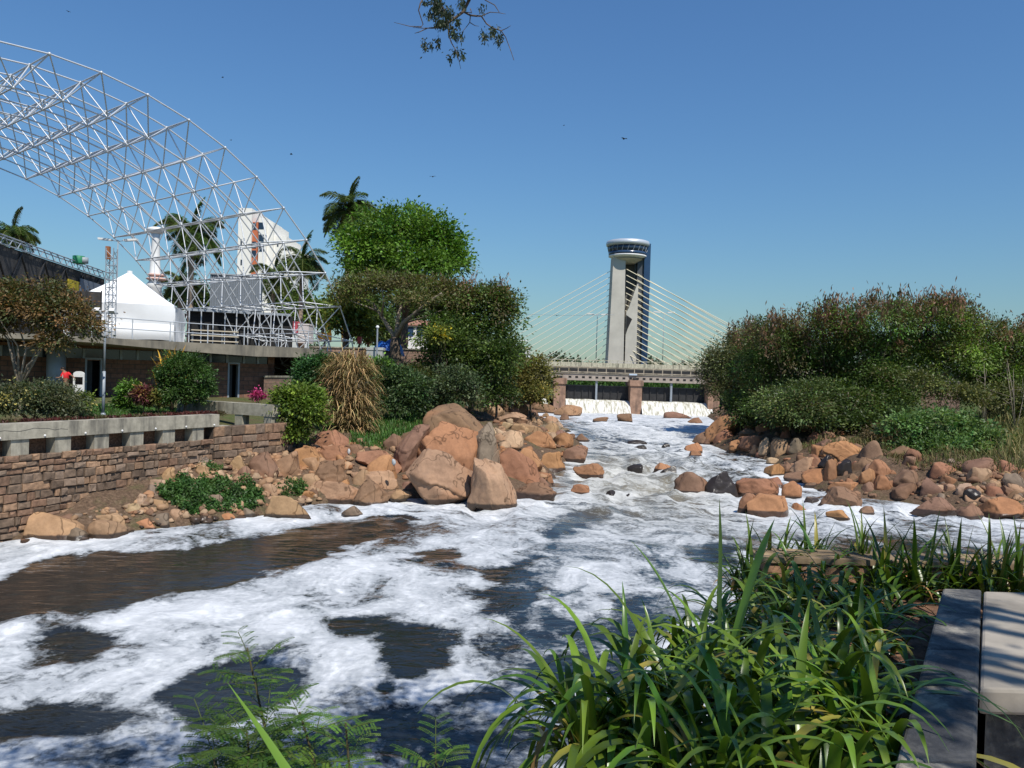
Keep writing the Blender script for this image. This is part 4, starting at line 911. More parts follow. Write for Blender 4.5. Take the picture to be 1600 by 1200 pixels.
# white monument
p = P2(241, 470, 72); t = thing("monument", "white rocket-like column with flared head and ringed foot behind the tent", "monument", (p[0], p[1], 6.44))
z = lambda y: P2(241, y, 72)[2] - 6.44
mb = MB(); mb.lathe((p[0], p[1], 6.44), [(.6, 0), (.6, z(450)), (.75, z(446)), (.5, z(440)), (.4, z(400)), (.33, z(372)), (.4, z(366))], 20); mb.build("shaft", M['white'], t, True)
mb = MB(); mb.lathe((p[0], p[1], 6.44), [(.38, z(366)), (.78, z(361)), (.72, z(357)), (.35, z(355))], 20); mb.build("head", M['white'], t, True)
for yy_, r_ in ((436, .9), (430, .8)):
    mb = MB(); mb.lathe((p[0] + .15, p[1], 6.44), [(r_ * .8, z(yy_ + 2)), (r_, z(yy_)), (r_ * .8, z(yy_ - 2))], 18, (.75, .5, .42)); mb.build("ring", M['colour'], t, True)
# apartment block
Y = 175; k = mpp(Y); t = thing("apartment_block", "tall white stepped apartment block with an orange window strip", "building", (*P2(410, 480, Y)[:2], 3))
def slabpx(x0, x1, ytop, dep, m, nm, col=(1, 1, 1), dy=0.0):
    a_, b_ = P2(x0, 480, Y), P2(x1, 480, Y); mb = MB(); mb.box(a_[0], b_[0], Y + dy, Y + dy + dep, 3, P2((x0 + x1) / 2, ytop, Y)[2], col); return mb.build(nm, m, t)
M['render'] = mat_plain("cream_render", (.86, .82, .74), .9, var=.05, scale=.4, bmp=0)
slabpx(369, 389.7, 325, 12, M['render'], "tower_block"); slabpx(390, 401, 346, 12, M['colour'], "orange_strip", (.55, .16, .07), .6)
slabpx(401.3, 413, 340, 12, M['render'], "tower_block"); slabpx(413.2, 423, 347, 12, M['render'], "tower_block", dy=.5); slabpx(423.2, 443, 368, 12, M['render'], "tower_block", dy=1); slabpx(443.2, 456, 385, 12, M['render'], "tower_block", dy=1.5)
for x, ys in ((395, (353, 382, 396, 418, 440)), (412, (353, 372, 388)), (377, (378, 410, 432)), (432, (380, 405, 430))):
    for y in ys:
        a_ = P2(x, y, Y); mb = MB(); w_, h_ = (.55, .75) if x in (395, 412) else (.16, .6)
        yf = Y + (.6 if x == 395 else 1.0 if x == 432 else 0.0)
        if x == 412: a_[0] -= .5
        mb.box(a_[0] - w_, a_[0] + w_, yf - .05, yf + .1, a_[2] - h_, a_[2] + h_); mb.build("window", M['glass'], t)
# grey container, stage floor and bleachers behind the lattice
p = P2(368, 480, 66); t = thing("container_booth", "grey corrugated booth with flat roof seen through the lattice", "booth", (p[0], p[1], 8.6))
a_, b_ = P2(328, 455, 66), P2(407, 455, 67); mb = MB(); zt_, zb_ = P2(368, 430, 66)[2], P2(368, 484, 66)[2]
mb.run(a_[:2], b_[:2], 3, zb_, zt_, -1, (.17, .19, .21))
n_ = 22
for i in range(n_):
    u = (i + .5) / n_; q = a_[:2] + (b_[:2] - a_[:2]) * u; mb.box(q[0] - .05, q[0] + .05, q[1] - .06, q[1] + .02, zb_, zt_ - .02, (.2, .22, .24))
mb.build("body", M['colour'], t)
mb = MB(); mb.run(a_[:2], b_[:2], 3.3, zt_ + .003, zt_ + .12, -.9, (.3, .32, .34)); mb.build("roof", M['colour'], t)
t = thing("stage_platform", "raised stage floor with a black void and struts below it", "platform", (*P2(370, 520, 63)[:2], DECK))
a_, b_ = P2(292, 490, 62), P2(455, 490, 65); zf = P2(360, 485, 63)[2]
mb = MB(); mb.run(a_[:2], b_[:2], 8, zf - .18, zf, -1); mb.build("floor", M['greymetal'], t)
mb = MB(); mb.run(a_[:2] + [0, .6], b_[:2] + [0, .6], 6, DECK, zf - .183, -1); mb.build("skirt", M['black'], t)
for i in range(9):
    q = a_[:2] + (b_[:2] - a_[:2]) * (i + .2) / 9; mb = MB(); mb.tube([(*q, DECK), (*q, zf - .18)], .05, 6); mb.build("leg", M['steel'], t)
bl_ = [(517, "lower"), (526, "mid"), (534, "up")]
t = thing("bleacher", "three-tier pale plank bleacher on the deck right of the tent", "bleacher", (*P2(330, 535, 55)[:2], DECK))
for r_ in range(3):
    Yb = 53 + r_ * .9; a_, b_ = P2(298, 520, Yb), P2(372, 520, Yb + 1.5); zz = DECK + .4 + .38 * r_
    mb = MB(); mb.run(a_[:2], b_[:2], .4, zz - .07, zz, 0, (.52, .45, .33)); mb.build("plank", M['colour'], t)
    mb = MB()
    for u in (.04, .36, .66, .96): q = a_[:2] + (b_[:2] - a_[:2]) * u; mb.box(q[0] - .05, q[0] + .05, q[1] - .05, q[1] + .05, DECK, zz - .073)
    mb.build("support", M['greymetal'], t)
def crate(px0, px1, py0, py1, Y, col, nm, label, cat, dep=.8, lidcol=None):
    a_, b_ = P2(px0, (py0 + py1) / 2, Y), P2(px1, (py0 + py1) / 2, Y); z1, z0 = P2((px0 + px1) / 2, py0, Y)[2], P2((px0 + px1) / 2, py1, Y)[2]
    t = thing(nm, label, cat, ((a_[0] + b_[0]) / 2, Y, z0))
    mb = MB(); mb.box(a_[0], b_[0], Y, Y + dep, z0, z1, col); mb.build("body", M['colour'], t)
    e = (b_[0] - a_[0]) * .05; mb = MB(); mb.box(a_[0] - e, b_[0] + e, Y - .04, Y + dep + .04, z1 + .003, z1 + .003 + (z1 - z0) * .08, lidcol or tuple(c * 1.15 for c in col)); mb.build("lid", M['colour'], t); return t
crate(572, 597, 547, 600, 51, (.42, .42, .38), "electrical_cabinet", "pale grey electrical cabinet beside the blue tarpaulin", "cabinet")
p = P2(588, 580, 50.6); t = thing("flag_pole", "thin pale pole rising just in front of the grey cabinet", "pole", (p[0], p[1], 3.3)); mb = MB(); mb.tube([(p[0], p[1], 3.0), (p[0], p[1], P2(588, 512, 50.6)[2])], .055, 8); mb.build("pole", M['greymetal'], t); mb = MB(); mb.ball((p[0], p[1], P2(588, 511, 50.6)[2]), .11, 8); mb.build("finial", M['white'], t)
crate(558, 564, 527, 537, 70, (.5, .05, .04), "red_box", "small red box on the plaza beside the lattice foot", "box", .5)
crate(466, 482, 508, 536, 80, (.62, .58, .55), "white_stall", "small white stall behind the lattice beside red banners", "stall", 2)
crate(455, 465, 504, 522, 80, (.5, .1, .13), "red_stall", "red draped stall behind the lattice", "stall", 2)
crate(425, 448, 500, 512, 78, (.32, .1, .11), "awning_stall", "dull red awning stall half hidden by the lattice", "stall", 2)
t = thing("play_frame", "yellow climbing frame on the plaza right of the lattice foot", "climbing frame", P2(522, 535, 84))
z0, z1 = P2(522, 534, 84)[2], P2(522, 505, 84)[2]; YC = (.75, .45, .03)
for px in (510, 536):
    for dy in (0, 1.5):
        q = P2(px, 520, 84); mb = MB(); mb.box(q[0] - .14, q[0] + .14, 84 + dy - .14, 84 + dy + .14, z0, z1, YC); mb.build("post", M['colour'], t)
a_, b_ = P2(509, 520, 84)[0], P2(537, 520, 84)[0]
mb = MB(); mb.box(a_, b_, 83.8, 85.7, z1, z1 + .35, YC); mb.build("top_frame", M['colour'], t)
mb = MB(); mb.box(a_ - .8, a_ + .5, 83.6, 84.6, z0, z0 + .9, (.75, .38, .05)); mb.build("step_box", M['colour'], t)
# blue tarpaulin heap
p = P2(606, 545, 58); t = thing("tarpaulin", "bright blue tarpaulin heap beside the flat-topped tree trunk", "tarpaulin", (p[0], p[1], p[2] - .6))
def f(u, v):
    x = (u - .5) * 2.3; y = (v - .5) * 1.8; h = max(0, 1 - (abs(x) / 1.15) ** 2.4) * max(0, 1 - (abs(y) / .95) ** 2.4)
    return p + np.array([x, y, -.5 + h ** .5 * (1.0 + .12 * math.sin(7 * x + 4 * y)) + .2 * u * h])
mb = MB(); mb.add(*cloth(f, 21, 15), t=(.01, .10, .42)); mb.build("cover", M['colour'], t)
mb = MB(); mb.box(p[0] - .8, p[0] + .8, p[1] - .4, p[1] + .5, 3.2, p[2] - .1, (.1, .09, .08)); mb.build("load", M['colour'], t)
# white house through the trees
Yh = 92; t = thing("white_house", "white house with blue window glimpsed under the flat-topped tree", "building", (*P2(655, 540, Yh)[:2], 6.44))
a_, b_ = P2(630, 520, Yh)[0], P2(690, 520, Yh)[0]; mb = MB(); mb.box(a_, b_, Yh, Yh + 6, 6.4, P2(655, 509, Yh)[2]); mb.build("wall", M['white'], t)
mb = MB(); zt_ = P2(655, 509, Yh)[2]; mb.prism([(a_ - .3, Yh - .3), (b_ + .3, Yh - .3), (b_ + .3, Yh + 6), (a_ - .3, Yh + 6)], zt_ + .01, [zt_ + .12, zt_ + .12, zt_ + 1, zt_ + 1], (.4, .2, .13)); mb.build("roof", M['colour'], t)
for px in (640, 657, 672):
    q = P2(px, 518, Yh); mb = MB(); mb.box(q[0] - .45, q[0] + .45, Yh - .04, Yh + .05, q[2] - .55, q[2] + .55); mb.build("window", M['blueglass'], t)
# totem sign board
p = hit(122, 622); Y = 41.2; p = P2(122, 622, Y); g = 3.2; t = thing("sign_board", "tall white arched sign board with a dark opening, on two legs", "sign board", (p[0], p[1], g - .2)); k = mpp(Y)
x0, x1 = P2(114, 600, Y)[0], P2(131, 600, Y)[0]; zt_ = P2(122, 580, Y)[2]; zm0, zm1 = P2(122, 589, Y)[2], P2(122, 601, Y)[2]; zl = P2(122, 614, Y)[2]; cx = (x0 + x1) / 2; hw_ = (x1 - x0) / 2
arch = [(x0, zm0), (x1, zm0)] + [(cx + hw_ * math.cos(a), zt_ - hw_ * .5 + hw_ * .5 * math.sin(a)) for a in np.linspace(0, math.pi, 11)]
mb = MB(); n_ = len(arch); mb.add([(x, Y, z_) for x, z_ in arch] + [(x, Y + .08, z_) for x, z_ in arch], [tuple(range(n_)), tuple(range(n_, 2 * n_))[::-1]] + [(i, i + n_, (i + 1) % n_ + n_, (i + 1) % n_) for i in range(n_)]); mb.build("arched_top", M['white'], t)
mb = MB(); mb.box(x0 + .003, x1 - .003, Y + .01, Y + .07, zl, zm1); mb.build("lower_panel", M['white'], t)
for x in (x0, x1 - .06): mb = MB(); mb.box(x, x + .06, Y - .005, Y + .085, g - .3, zm0 - .003); mb.build("leg", M['white'], t)

# ------------------------------------------------------------------ weir with its footbridge
YW = 92.0; kW = mpp(YW)
def wx(px): return P2(px, 600, YW)[0]
M['pier'] = mat_plain("pier_stone", (.33, .2, .135), .9, var=.3, scale=2, bmp=.4, stain=(.09, .065, .05))
for px, lb in ((874, "left reddish stone weir pier beside the olive shrub"), (992, "middle reddish stone weir pier between the two waterfalls"), (1112, "right weir pier half hidden behind the trees")):
    x = wx(px); t = thing("weir_pier", lb, "pier", (x, YW, .8), "weir piers")
    mb = MB(); mb.box(x - .66, x + .66, YW - 1.2, YW + 2.2, .6, 4.3); mb.build("shaft", M['pier'], t)
    mb = MB(); mb.box(x - .78, x + .78, YW - 1.35, YW + 2.3, 4.303, 4.95); mb.build("cap", M['pier'], t)
    mb = MB(); mb.box(x - .3, x + .3, YW - .5, YW + .5, 4.953, 5.2); mb.build("bearing", M['darkmetal'], t)
for i, (a_, b_) in enumerate(((884, 982), (1002, 1102))):
    t = thing("weir_gate", ("left", "right")[i] + " dark steel weir gate with water spilling under it", "gate", ((wx(a_) + wx(b_)) / 2, YW + .6, 2.4), "weir gates")
    mb = MB(); mb.box(wx(a_) - .05, wx(b_) + .05, YW + .5, YW + .8, 2.2, 4.12); mb.build("leaf", M['darkmetal'], t)
    mb = MB()
    for u in np.linspace(.04, .96, 9): xx_ = wx(a_) + (wx(b_) - wx(a_)) * u; mb.box(xx_ - .05, xx_ + .05, YW + .38, YW + .498, 2.3, 4.1)
    mb.box(wx(a_), wx(b_), YW + .4, YW + .9, 4.123, 4.22, (2, 2, 2)); mb.build("ribs", M['darkmetal'], t)
    xm = wx((932, 1049)[i]); mb = MB(); mb.box(xm - .11, xm + .11, YW - .1, YW + .3, 2.0, 5.9); mb.build("lifting_post", M['greymetal'], t)
t = thing("footbridge", "grey steel service footbridge with railings over the weir", "footbridge", (wx(950), YW, 4.9))
xa, xb = wx(836), wx(1150)
M['girder'] = mat_plain("rusty_girder", (.36, .30, .245), .8, var=.2, scale=1.5, bmp=.1)
mb = MB(); mb.box(xa, xb, YW - .3, YW + .0, 4.75, 5.5); mb.build("girder", M['girder'], t)
mb = MB()
for px in np.arange(890, 1100, 10.5): x = wx(px); mb.box(x - .16, x + .16, YW - .32, YW - .29, 5.02, 5.24)
mb.build("girder_holes", M['black'], t)
mb = MB(); mb.box(xa, xb, YW - .4, YW + 1.4, 5.503, 5.6); mb.build("deck", M['slab'], t)
for zz, nm in ((5.72, "bottom_rail"), (6.28, "top_rail")):
    mb = MB(); mb.box(xa, xb, YW - .4, YW - .3, zz - .06, zz + .06, (1.1, 1.05, .95)); mb.build(nm, M['concrete_pale'], t)
for px in np.arange(844, 1140, 14.6): x = wx(px); mb = MB(); mb.box(x - .05, x + .05, YW - .39, YW - .31, 5.603, 6.22, (1.1, 1.05, .95)); mb.build("railing_post", M['concrete_pale'], t)
mb = MB(); mb.box(xa, xb, YW + .95, YW + 1.15, 5.603, 6.15); mb.build("rear_parapet", M['darkmetal'], t)
mb = MB(); q = wx(988); mb.box(q - .45, q + .45, YW - .46, YW - .43, 5.5, 5.68, (.5, .6, .7)); mb.build("plate", M['colour'], t)
# falling water
def mat_fall():
    m, N, L, P = newmat("falling_water"); v = objvec(N)
    mp = N.new("ShaderNodeMapping"); mp.inputs["Scale"].default_value = (3.2, 1, .18); L.new(v, mp.inputs[0]); n = nz(N, L, mp.outputs[0], 1.6, 8, .65)
    r = ramp(N, [(.38, (.30, .28, .2)), (.5, (.6, .58, .5)), (.64, (.8, .8, .78))]); L.new(n.outputs[0], r.inputs[0]); L.new(r.outputs[0], P.inputs["Base Color"]); P.inputs["Roughness"].default_value = .7
    L.new(bump(N, L, n.outputs[0], .5, .08), P.inputs["Normal"]); return m
M['fall'] = mat_fall(); frng = np.random.default_rng(9)
for i, (a_, b_) in enumerate(((884, 983.5), (1001, 1110))):
    x0, x1 = wx(a_), wx(b_); nu = 70; jit = np.convolve(frng.uniform(-1, 1, nu + 8), np.ones(7) / 4, 'same')[:nu]
    def f(u, v):
        k_ = min(nu - 1, int(u * (nu - 1) + .5)); x = x0 + (x1 - x0) * u
        return (x, YW + .3 - 1.9 * v ** .6 - .05 * jit[k_] * v - (.5 * v ** 3), 2.58 + .035 * jit[k_] * (1 - v) - .35 * u * i * 0 - (2.62 - 1.0) * v ** 1.7)
    mb = MB(); mb.add(*cloth(f, nu, 14)); o = mb.build("waterfall", M['fall'], smooth=True); kind(o, 'structure')
x0, x1 = wx(846), wx(864); mb = MB(); mb.add(*cloth(lambda u, v: (x0 + (x1 - x0) * (.35 * u + .35 * v), YW - .6 - 1.2 * v, 2.6 - 1.5 * v ** 1.4), 8, 8)); kind(mb.build("side_fall", M['fall'], smooth=True), 'structure')
mb = MB(); mb.add([(1.0, YW + .9, 2.9), (25, YW + .9, 2.9), (32, 124, 2.9), (-4, 124, 2.9)], [(0, 1, 2, 3)], (0, 0, 0)); kind(mb.build("upper_river", M['water'], org=(0, 0, 0)), 'structure')

# ------------------------------------------------------------------ cable-stayed bridge and tower
YB = 190.0; kB = mpp(YB)
def bx(px, py=570): return P2(px - (570 - py) * -.0, py, YB)[0]
t = thing("observation_tower", "tall concrete bridge tower crowned by a round glazed lookout", "tower", (*P2(980, 570, YB)[:2], 6))
X0 = P2(980, 570, YB)[0]; zB = P2(980, 573, YB)[2]; H = lambda y: P2(980, y, YB)[2]
M['towerconc'] = mat_plain("tower_concrete", (.50, .465, .40), .85, var=.16, scale=.25, bmp=.1)
mb = MB(); lo, hi = 3.0, H(403); u = lambda a: X0 + a
mb.add([(u(-5.1), YB - 3.0, lo), (u(-1.35), YB - 3.6, lo), (u(-1.35), YB + 3, lo), (u(-5.1), YB + 3, lo), (u(-4.3), YB - 2.0, hi), (u(-1.5), YB - 2.4, hi), (u(-1.5), YB + 3, hi), (u(-4.3), YB + 3, hi)],
       [(0, 1, 5, 4), (1, 2, 6, 5), (2, 3, 7, 6), (3, 0, 4, 7), (4, 5, 6, 7)]); mb.build("concrete_fin", M['towerconc'], t)
mb = MB(); za = H(446)
out_ = [(-1.05, lo), (1.6, lo), (1.55, za), (1.3, za), (-.55, H(484)), (-1.05, H(490))]
mb.add([(u(x), YB - 3.3, z_) for x, z_ in out_] + [(u(x), YB + 2.4, z_) for x, z_ in out_], [(0, 1, 2, 3, 4, 5), (11, 10, 9, 8, 7, 6)] + [(i, i + 6, (i + 1) % 6 + 6, (i + 1) % 6) for i in range(6)]); mb.build("wedge_buttress", M['towerconc'], t)
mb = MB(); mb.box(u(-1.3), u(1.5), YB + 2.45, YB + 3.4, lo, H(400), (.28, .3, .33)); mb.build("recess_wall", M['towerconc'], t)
mb = MB(); mb.box(u(1.62), u(3.1), YB - .6, YB + 3.4, lo, H(404), (.25, .25, .26)); mb.build("lift_shaft", M['greymetal'], t)
mb = MB(); mb.box(u(3.12), u(4.55), YB - 1.2, YB + 3.8, lo, H(381), (.8, .95, 1.05)); mb.build("blue_glazing", M['blueglass'], t)
mb = MB(); c = (u(-.75), YB, 0)
mb.lathe(c, [(3.1, H(405)), (4.45, H(402)), (4.5, H(400.2))], 40); mb.build("lower_rim", M['white'], t, True)
mb = MB(); mb.lathe(c, [(1.8, H(412)), (3.6, H(406)), (3.1, H(405))], 32); mb.build("corbel", M['towerconc'], t)
mb = MB(); mb.lathe(c, [(4.45, H(400)), (4.55, H(395.2))], 40); mb.build("blue_band", M['blueglass'], t, True)
mb = MB(); mb.lathe(c, [(4.5, H(395)), (4.75, H(386.6))], 40); wb = mb.build("window_band", M['glass'], t, True)
for k_ in range(22):
    a_ = 2 * math.pi * k_ / 22; mb = MB(); p0 = (c[0] + 4.53 * math.cos(a_), c[1] + 4.53 * math.sin(a_), H(395)); p1 = (c[0] + 4.8 * math.cos(a_ + .08), c[1] + 4.8 * math.sin(a_ + .08), H(386.6)); mb.tube([p0, p1], .06, 4)
    mb.build("mullion", M['greymetal'], wb)
mb = MB(); mb.lathe(c, [(4.7, H(386.4)), (5.05, H(385)), (5.15, H(382)), (5.0, H(378.5)), (4.6, H(377.5)), (1, H(377.5))], 40, (.9, .93, .97)); mb.build("roof_rim", M['steel'], t, True)
mb = MB(); tri = [(-1.02, H(494)), (-1.02, H(524)), (-.7, H(516)), (.35, H(500))]
mb.add([(u(x), YB - 3.34, z_) for x, z_ in tri] + [(u(x), YB - 3.2, z_) for x, z_ in tri], [(0, 1, 2, 3), (7, 6, 5, 4)] + [(i, i + 4, (i + 1) % 4 + 4, (i + 1) % 4) for i in range(4)]); mb.build("opening", M['black'], t)

t = thing("cable_bridge", "long concrete cable-stayed road bridge with fans of pale yellow cables", "bridge", (X0, YB, 6))
DT = P2(950, 571, 186)[2]
mb = MB(); mb.box(-75, 95, 183, 197, DT - 1.1, DT - .05); mb.build("deck", M['slab'], t)
mb = MB(); mb.box(-75, 95, 182.9, 183.15, DT - .6, DT + .5, (1.5, 1.5, 1.45)); mb.build("parapet", M['concrete'], t)
mb = MB()
for x in np.arange(-40, 70, 1.6): mb.box(x - .06, x + .06, 182.92, 183.12, DT + .503, DT + .95, (1.5, 1.5, 1.45))
mb.box(-75, 95, 182.95, 183.1, DT + .953, DT + 1.1, (1.5, 1.5, 1.45)); mb.build("railing", M['concrete'], t)
for px in (885, 1031, 1120, 800):
    q = P2(px, 600, 150)[0]; mb = MB(); x_ = P2(px, 590, 185)[0]; mb.lathe((x_, 187, 2.5), [(1.6, 0), (1.6, DT - 4.2), (1.1, DT - 3.6)], 16); mb.build("pier", M['concrete'], t, True)
M['cable'] = mat_plain("cable_sheath", (.72, .64, .45), .5, var=.05, bmp=0)
NC = 15
for i in range(NC):
    f_ = i / (NC - 1)
    # right-hand fan : two planes
    for s_, yo, col in ((-1.2, 184.2, (1, .98, .9)), (1.6, 192, (1, .9, .7))):
        z1_ = H(423 + 128 * f_) + (.0 if s_ < 0 else -.8); p0 = (X0 + s_, YB - 2.5 if s_ < 0 else YB - .8, z1_); x1 = P2(1262 - 252 * f_ + (6 if s_ > 0 else 0), 570, YB)[0]
        mb = MB(); mb.tube([p0, (x1, yo, DT)], .095, 5); mb.build("stay_cable", M['cable'], t)
    z1_ = H(424 + 130 * f_); mb = MB(); x1 = P2(702 + 236 * f_, 562, YB)[0]
    mb.tube([(X0 - 4.6, YB - .5, z1_), (x1, 190, DT)], .075, 5, t=(1.0, 1.05, 1.2)); mb.build("stay_cable", M['cable'], t)
# thin wires across the sky
for a_, b_, lb in (((640, 468), (960, 492), "thin power line crossing left of the tower"), ((1120, 505), (1420, 520), "thin power line passing behind the right trees")):
    p, q = P2(*a_, 160), P2(*b_, 160); mb = MB(); mb.tube([p + (q - p) * v + np.array([0, 0, -1.2 * math.sin(math.pi * v)]) for v in np.linspace(0, 1, 9)], .03, 4); o = mb.build("power_line", M['greymetal']); tag(o, lb, "power line", "power lines")

# ------------------------------------------------------------------ terrace where the photo is taken
TZ, SOIL, TOP = 3.6, 3.86, 4.05
M['riverwall2'] = M['masonry']
mb = MB(); mb.prism([(-.9, -12), (-.35, .6), (.42, 2.2), (1.75, 5.25), (45, 5.25), (45, -12)], -1.3, TZ - .004)
kind(mb.build("terrace_ground", M['mortar'], org=(0, 0, 0)), 'structure')
M['floor'] = mat_plain("terrace_paving", (.30, .225, .165), .9, var=.22, scale=9, bmp=.3)
mb = MB(); mb.prism([(.25, -11.9), (.25, .35), (2.72, 4.5), (44.9, 4.5), (44.9, -11.9)], TZ - .003, TZ); kind(mb.build("terrace_paving", M['floor'], org=(0, 0, 0)), 'structure')
M['mulch'] = mat_plain("bark_mulch", (.16, .085, .05), .95, var=.75, scale=16, bmp=1.0)
nu = 40; 
PL = [(.45, 2.25), (1.8, 5.2), (9, 5.2), (9, 4.6), (2.5, 4.6), (1.1, 2.2), (.55, 1.2), (-.1, 1.2)]
mb = MB(); mb.prism(PL[::-1], TZ, SOIL, (1, 1, 1)); kind(mb.build("planter_soil", M['mulch'], org=(0, 0, 0)), 'structure')
t = thing("planter_parapet", "low sandy stone parapet closing the planter on the river side", "parapet", (3.3, 5.3, TZ))
mb = MB(); mb.box(1.7, 9.0, 5.22, 5.42, 2.0, 4.02, (1.25, 1, .85)); mb.build("parapet_core", M['masonry'], t)
mb = MB(); mb.run((9.0, 5.2), (1.7, 5.2), .02, SOIL - .1, 4.0, 0, (1.35, 1.05, .85)); mb.build("face", M['masonry'], t)
mb = MB(); mb.box(1.65, 9.05, 5.18, 5.46, 4.023, 4.06, (.8, .62, .45)); mb.build("coping", M['concrete'], t)
t = thing("planter_wall", "dark weathered concrete planter wall with leaf shade and sun patches painted into its colour, at lower right", "planter wall", (2, 3.5, TZ))
a_, b_ = np.array([.38, .95]), np.array([2.61, 4.56])
mb = MB(); dv = (b_ - a_) / np.linalg.norm(b_ - a_); nv = np.array([dv[1], -dv[0]])
ptsL = [at(1415, 1200, 0)[:2] if False else (1.185 - .62 * 1.0, 2.4 - 1.03), (2.5, 4.55), (2.72, 4.55), (1.437 - .6, 2.42 - 1.03)]
segs = 3
for i in range(segs):
    u0_, u1_ = i / segs + (.002 if i else 0), (i + 1) / segs
    A0 = np.array(ptsL[0]) + (np.array(ptsL[1]) - np.array(ptsL[0])) * u0_; A1 = np.array(ptsL[0]) + (np.array(ptsL[1]) - np.array(ptsL[0])) * u1_
    B0 = np.array(ptsL[3]) + (np.array(ptsL[2]) - np.array(ptsL[3])) * u0_; B1 = np.array(ptsL[3]) + (np.array(ptsL[2]) - np.array(ptsL[3])) * u1_
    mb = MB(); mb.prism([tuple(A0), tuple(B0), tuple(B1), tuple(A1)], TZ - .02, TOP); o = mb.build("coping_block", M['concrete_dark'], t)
    bv = o.modifiers.new("bevel", 'BEVEL'); bv.width = .012; bv.segments = 2
t = thing("bench", "pale smooth concrete bench slab beside the dark planter wall", "bench", (3.4, 3.7, TZ))
mb = MB(); ed = lambda Y: 2.72 - (4.55 - Y) * (2.72 - 1.437) / (4.55 - 2.42) + .012
mb.prism([(ed(3.06), 3.06), (6.5, 3.06), (6.5, 4.54), (ed(4.54), 4.54)], 3.94, TOP - .006); o = mb.build("seat", M['concrete_pale'], t); bv = o.modifiers.new("bevel", 'BEVEL'); bv.width = .015; bv.segments = 2
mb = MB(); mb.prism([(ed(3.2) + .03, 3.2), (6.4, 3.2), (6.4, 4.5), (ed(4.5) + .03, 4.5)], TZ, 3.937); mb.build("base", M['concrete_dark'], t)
# ------------------------------------------------------------------ plants
def unit(a): return a / (np.linalg.norm(a, axis=-1, keepdims=True) + 1e-9)
def leaves(name, p, d, nrm, L, Wd, tint, m, parent=None, bend=0.0, org=None):
    """one rhombic leaf per row : base p, direction d, face normal nrm"""
    n = len(p); d = unit(d); s = unit(np.cross(d, nrm)); L = np.broadcast_to(L, (n,))[:, None]; Wd = np.broadcast_to(Wd, (n,))[:, None]
    mid = p + d * L * .45
    a, b, c, e = p, mid + s * Wd / 2, p + d * L + np.array([0, 0, -1.]) * L * bend, mid - s * Wd / 2
    V = np.stack([a, b, c, e], 1).reshape(-1, 3); Fc = np.arange(4 * n).reshape(n, 4)
    return obj(name, V, Fc, m, parent, False, np.repeat(tint, 4, 0), org)
GREEN = np.array([.10, .155, .024]); DKGREEN = np.array([.068, .108, .022]); OLIVE = np.array([.10, .11, .03]); BRIGHT = np.array([.10, .20, .025]); BROWN = np.array([.15, .10, .05]); BLUEGR = np.array([.065, .135, .05])
def lobe(px, py, w, h, Y, dep=None):      # an ellipsoid that fills w x h photo pixels at distance Y
    c = at(px, py, Y); k = mpp(Y); return (c, np.array([w * k / 2, (dep or w * .8) * k / 2, h * k / 2]))
def cloud(lobes, nclump, nleaf, cr, rng, shell=.55, flat=.7):
    vol = np.array([(l[1][0] * l[1][1] * l[1][2]) ** (2 / 3) for l in lobes]); vol = vol / vol.sum(); C_ = []; O_ = []
    for l, f in zip(lobes, vol):
        n = max(3, int(nclump * f)); d = unit(rng.normal(size=(n, 3))); d[:, 2] = np.where(d[:, 2] < -.35, -d[:, 2], d[:, 2])
        r = shell + (1 - shell) * rng.random(n) ** .6; r *= 1 + .16 * rng.normal(size=n) * .7
        C_.append(l[0] + d * r[:, None] * l[1]); O_.append(d)
    C_ = np.vstack(C_); O_ = np.vstack(O_); n = len(C_)
    sz = cr * rng.uniform(.6, 1.4, n); off = rng.normal(size=(n, nleaf, 3)) * .5; off[:, :, 2] *= flat
    p = (C_[:, None] + off * sz[:, None, None]).reshape(-1, 3)
    dirs = (O_[:, None] * .6 + unit(off) * .8 + rng.normal(size=off.shape) * .5).reshape(-1, 3); dirs[:, 2] -= .15
    nr = (O_[:, None] * .5 + rng.normal(size=off.shape) * .6 + np.array([0, 0, .8])).reshape(-1, 3)
    return p, dirs, nr, C_, np.repeat(np.arange(n), nleaf)
def shade(col, ci, rng, cv=.3, lv=.22, alt=None, altp=0.0):
    n = ci.max() + 1; t = np.tile(col, (len(ci), 1)) * np.exp(rng.normal(size=n) * cv)[ci][:, None] * np.exp(rng.normal(size=len(ci)) * lv)[:, None]
    t *= 1 + rng.normal(size=(n, 1))[ci] * np.array([.16, .05, .1])
    if alt is not None:
        w = np.clip(rng.random(n) < altp, 0, 1)[ci] * rng.uniform(.5, 1, len(ci)); t = t * (1 - w[:, None]) + alt * np.exp(rng.normal(size=len(ci)) * .25)[:, None] * w[:, None]
    return np.clip(t, .004, .9)
def wood(base, tips, r0_, rng, m, parent, name="trunk", fork=.4, lean=(0, 0)):
    mb = MB(); base = np.asarray(base, float); cen = np.mean(tips, 0); top = base + (cen - base) * fork
    mid = base + (top - base) * .5 + np.array([rng.uniform(-.1, .1), rng.uniform(-.1, .1), 0]) * np.linalg.norm(top - base)
    mb.tube([base - [0, 0, .4], base + (mid - base) * .15, mid, top], [r0_ * 1.35, r0_, r0_ * .85, r0_ * .7], 9)
    for tpt in tips:
        v = tpt - top; q1 = top + v * .35 + np.array([0, 0, .12]) * np.linalg.norm(v) + rng.normal(size=3) * .05 * np.linalg.norm(v)
        q2 = top + v * .7 + rng.normal(size=3) * .06 * np.linalg.norm(v)
        mb.tube([top - v * .02, q1, q2, tpt], [r0_ * .5, r0_ * .33, r0_ * .2, r0_ * .07], 6)
    return mb.build(name, m, parent, True)
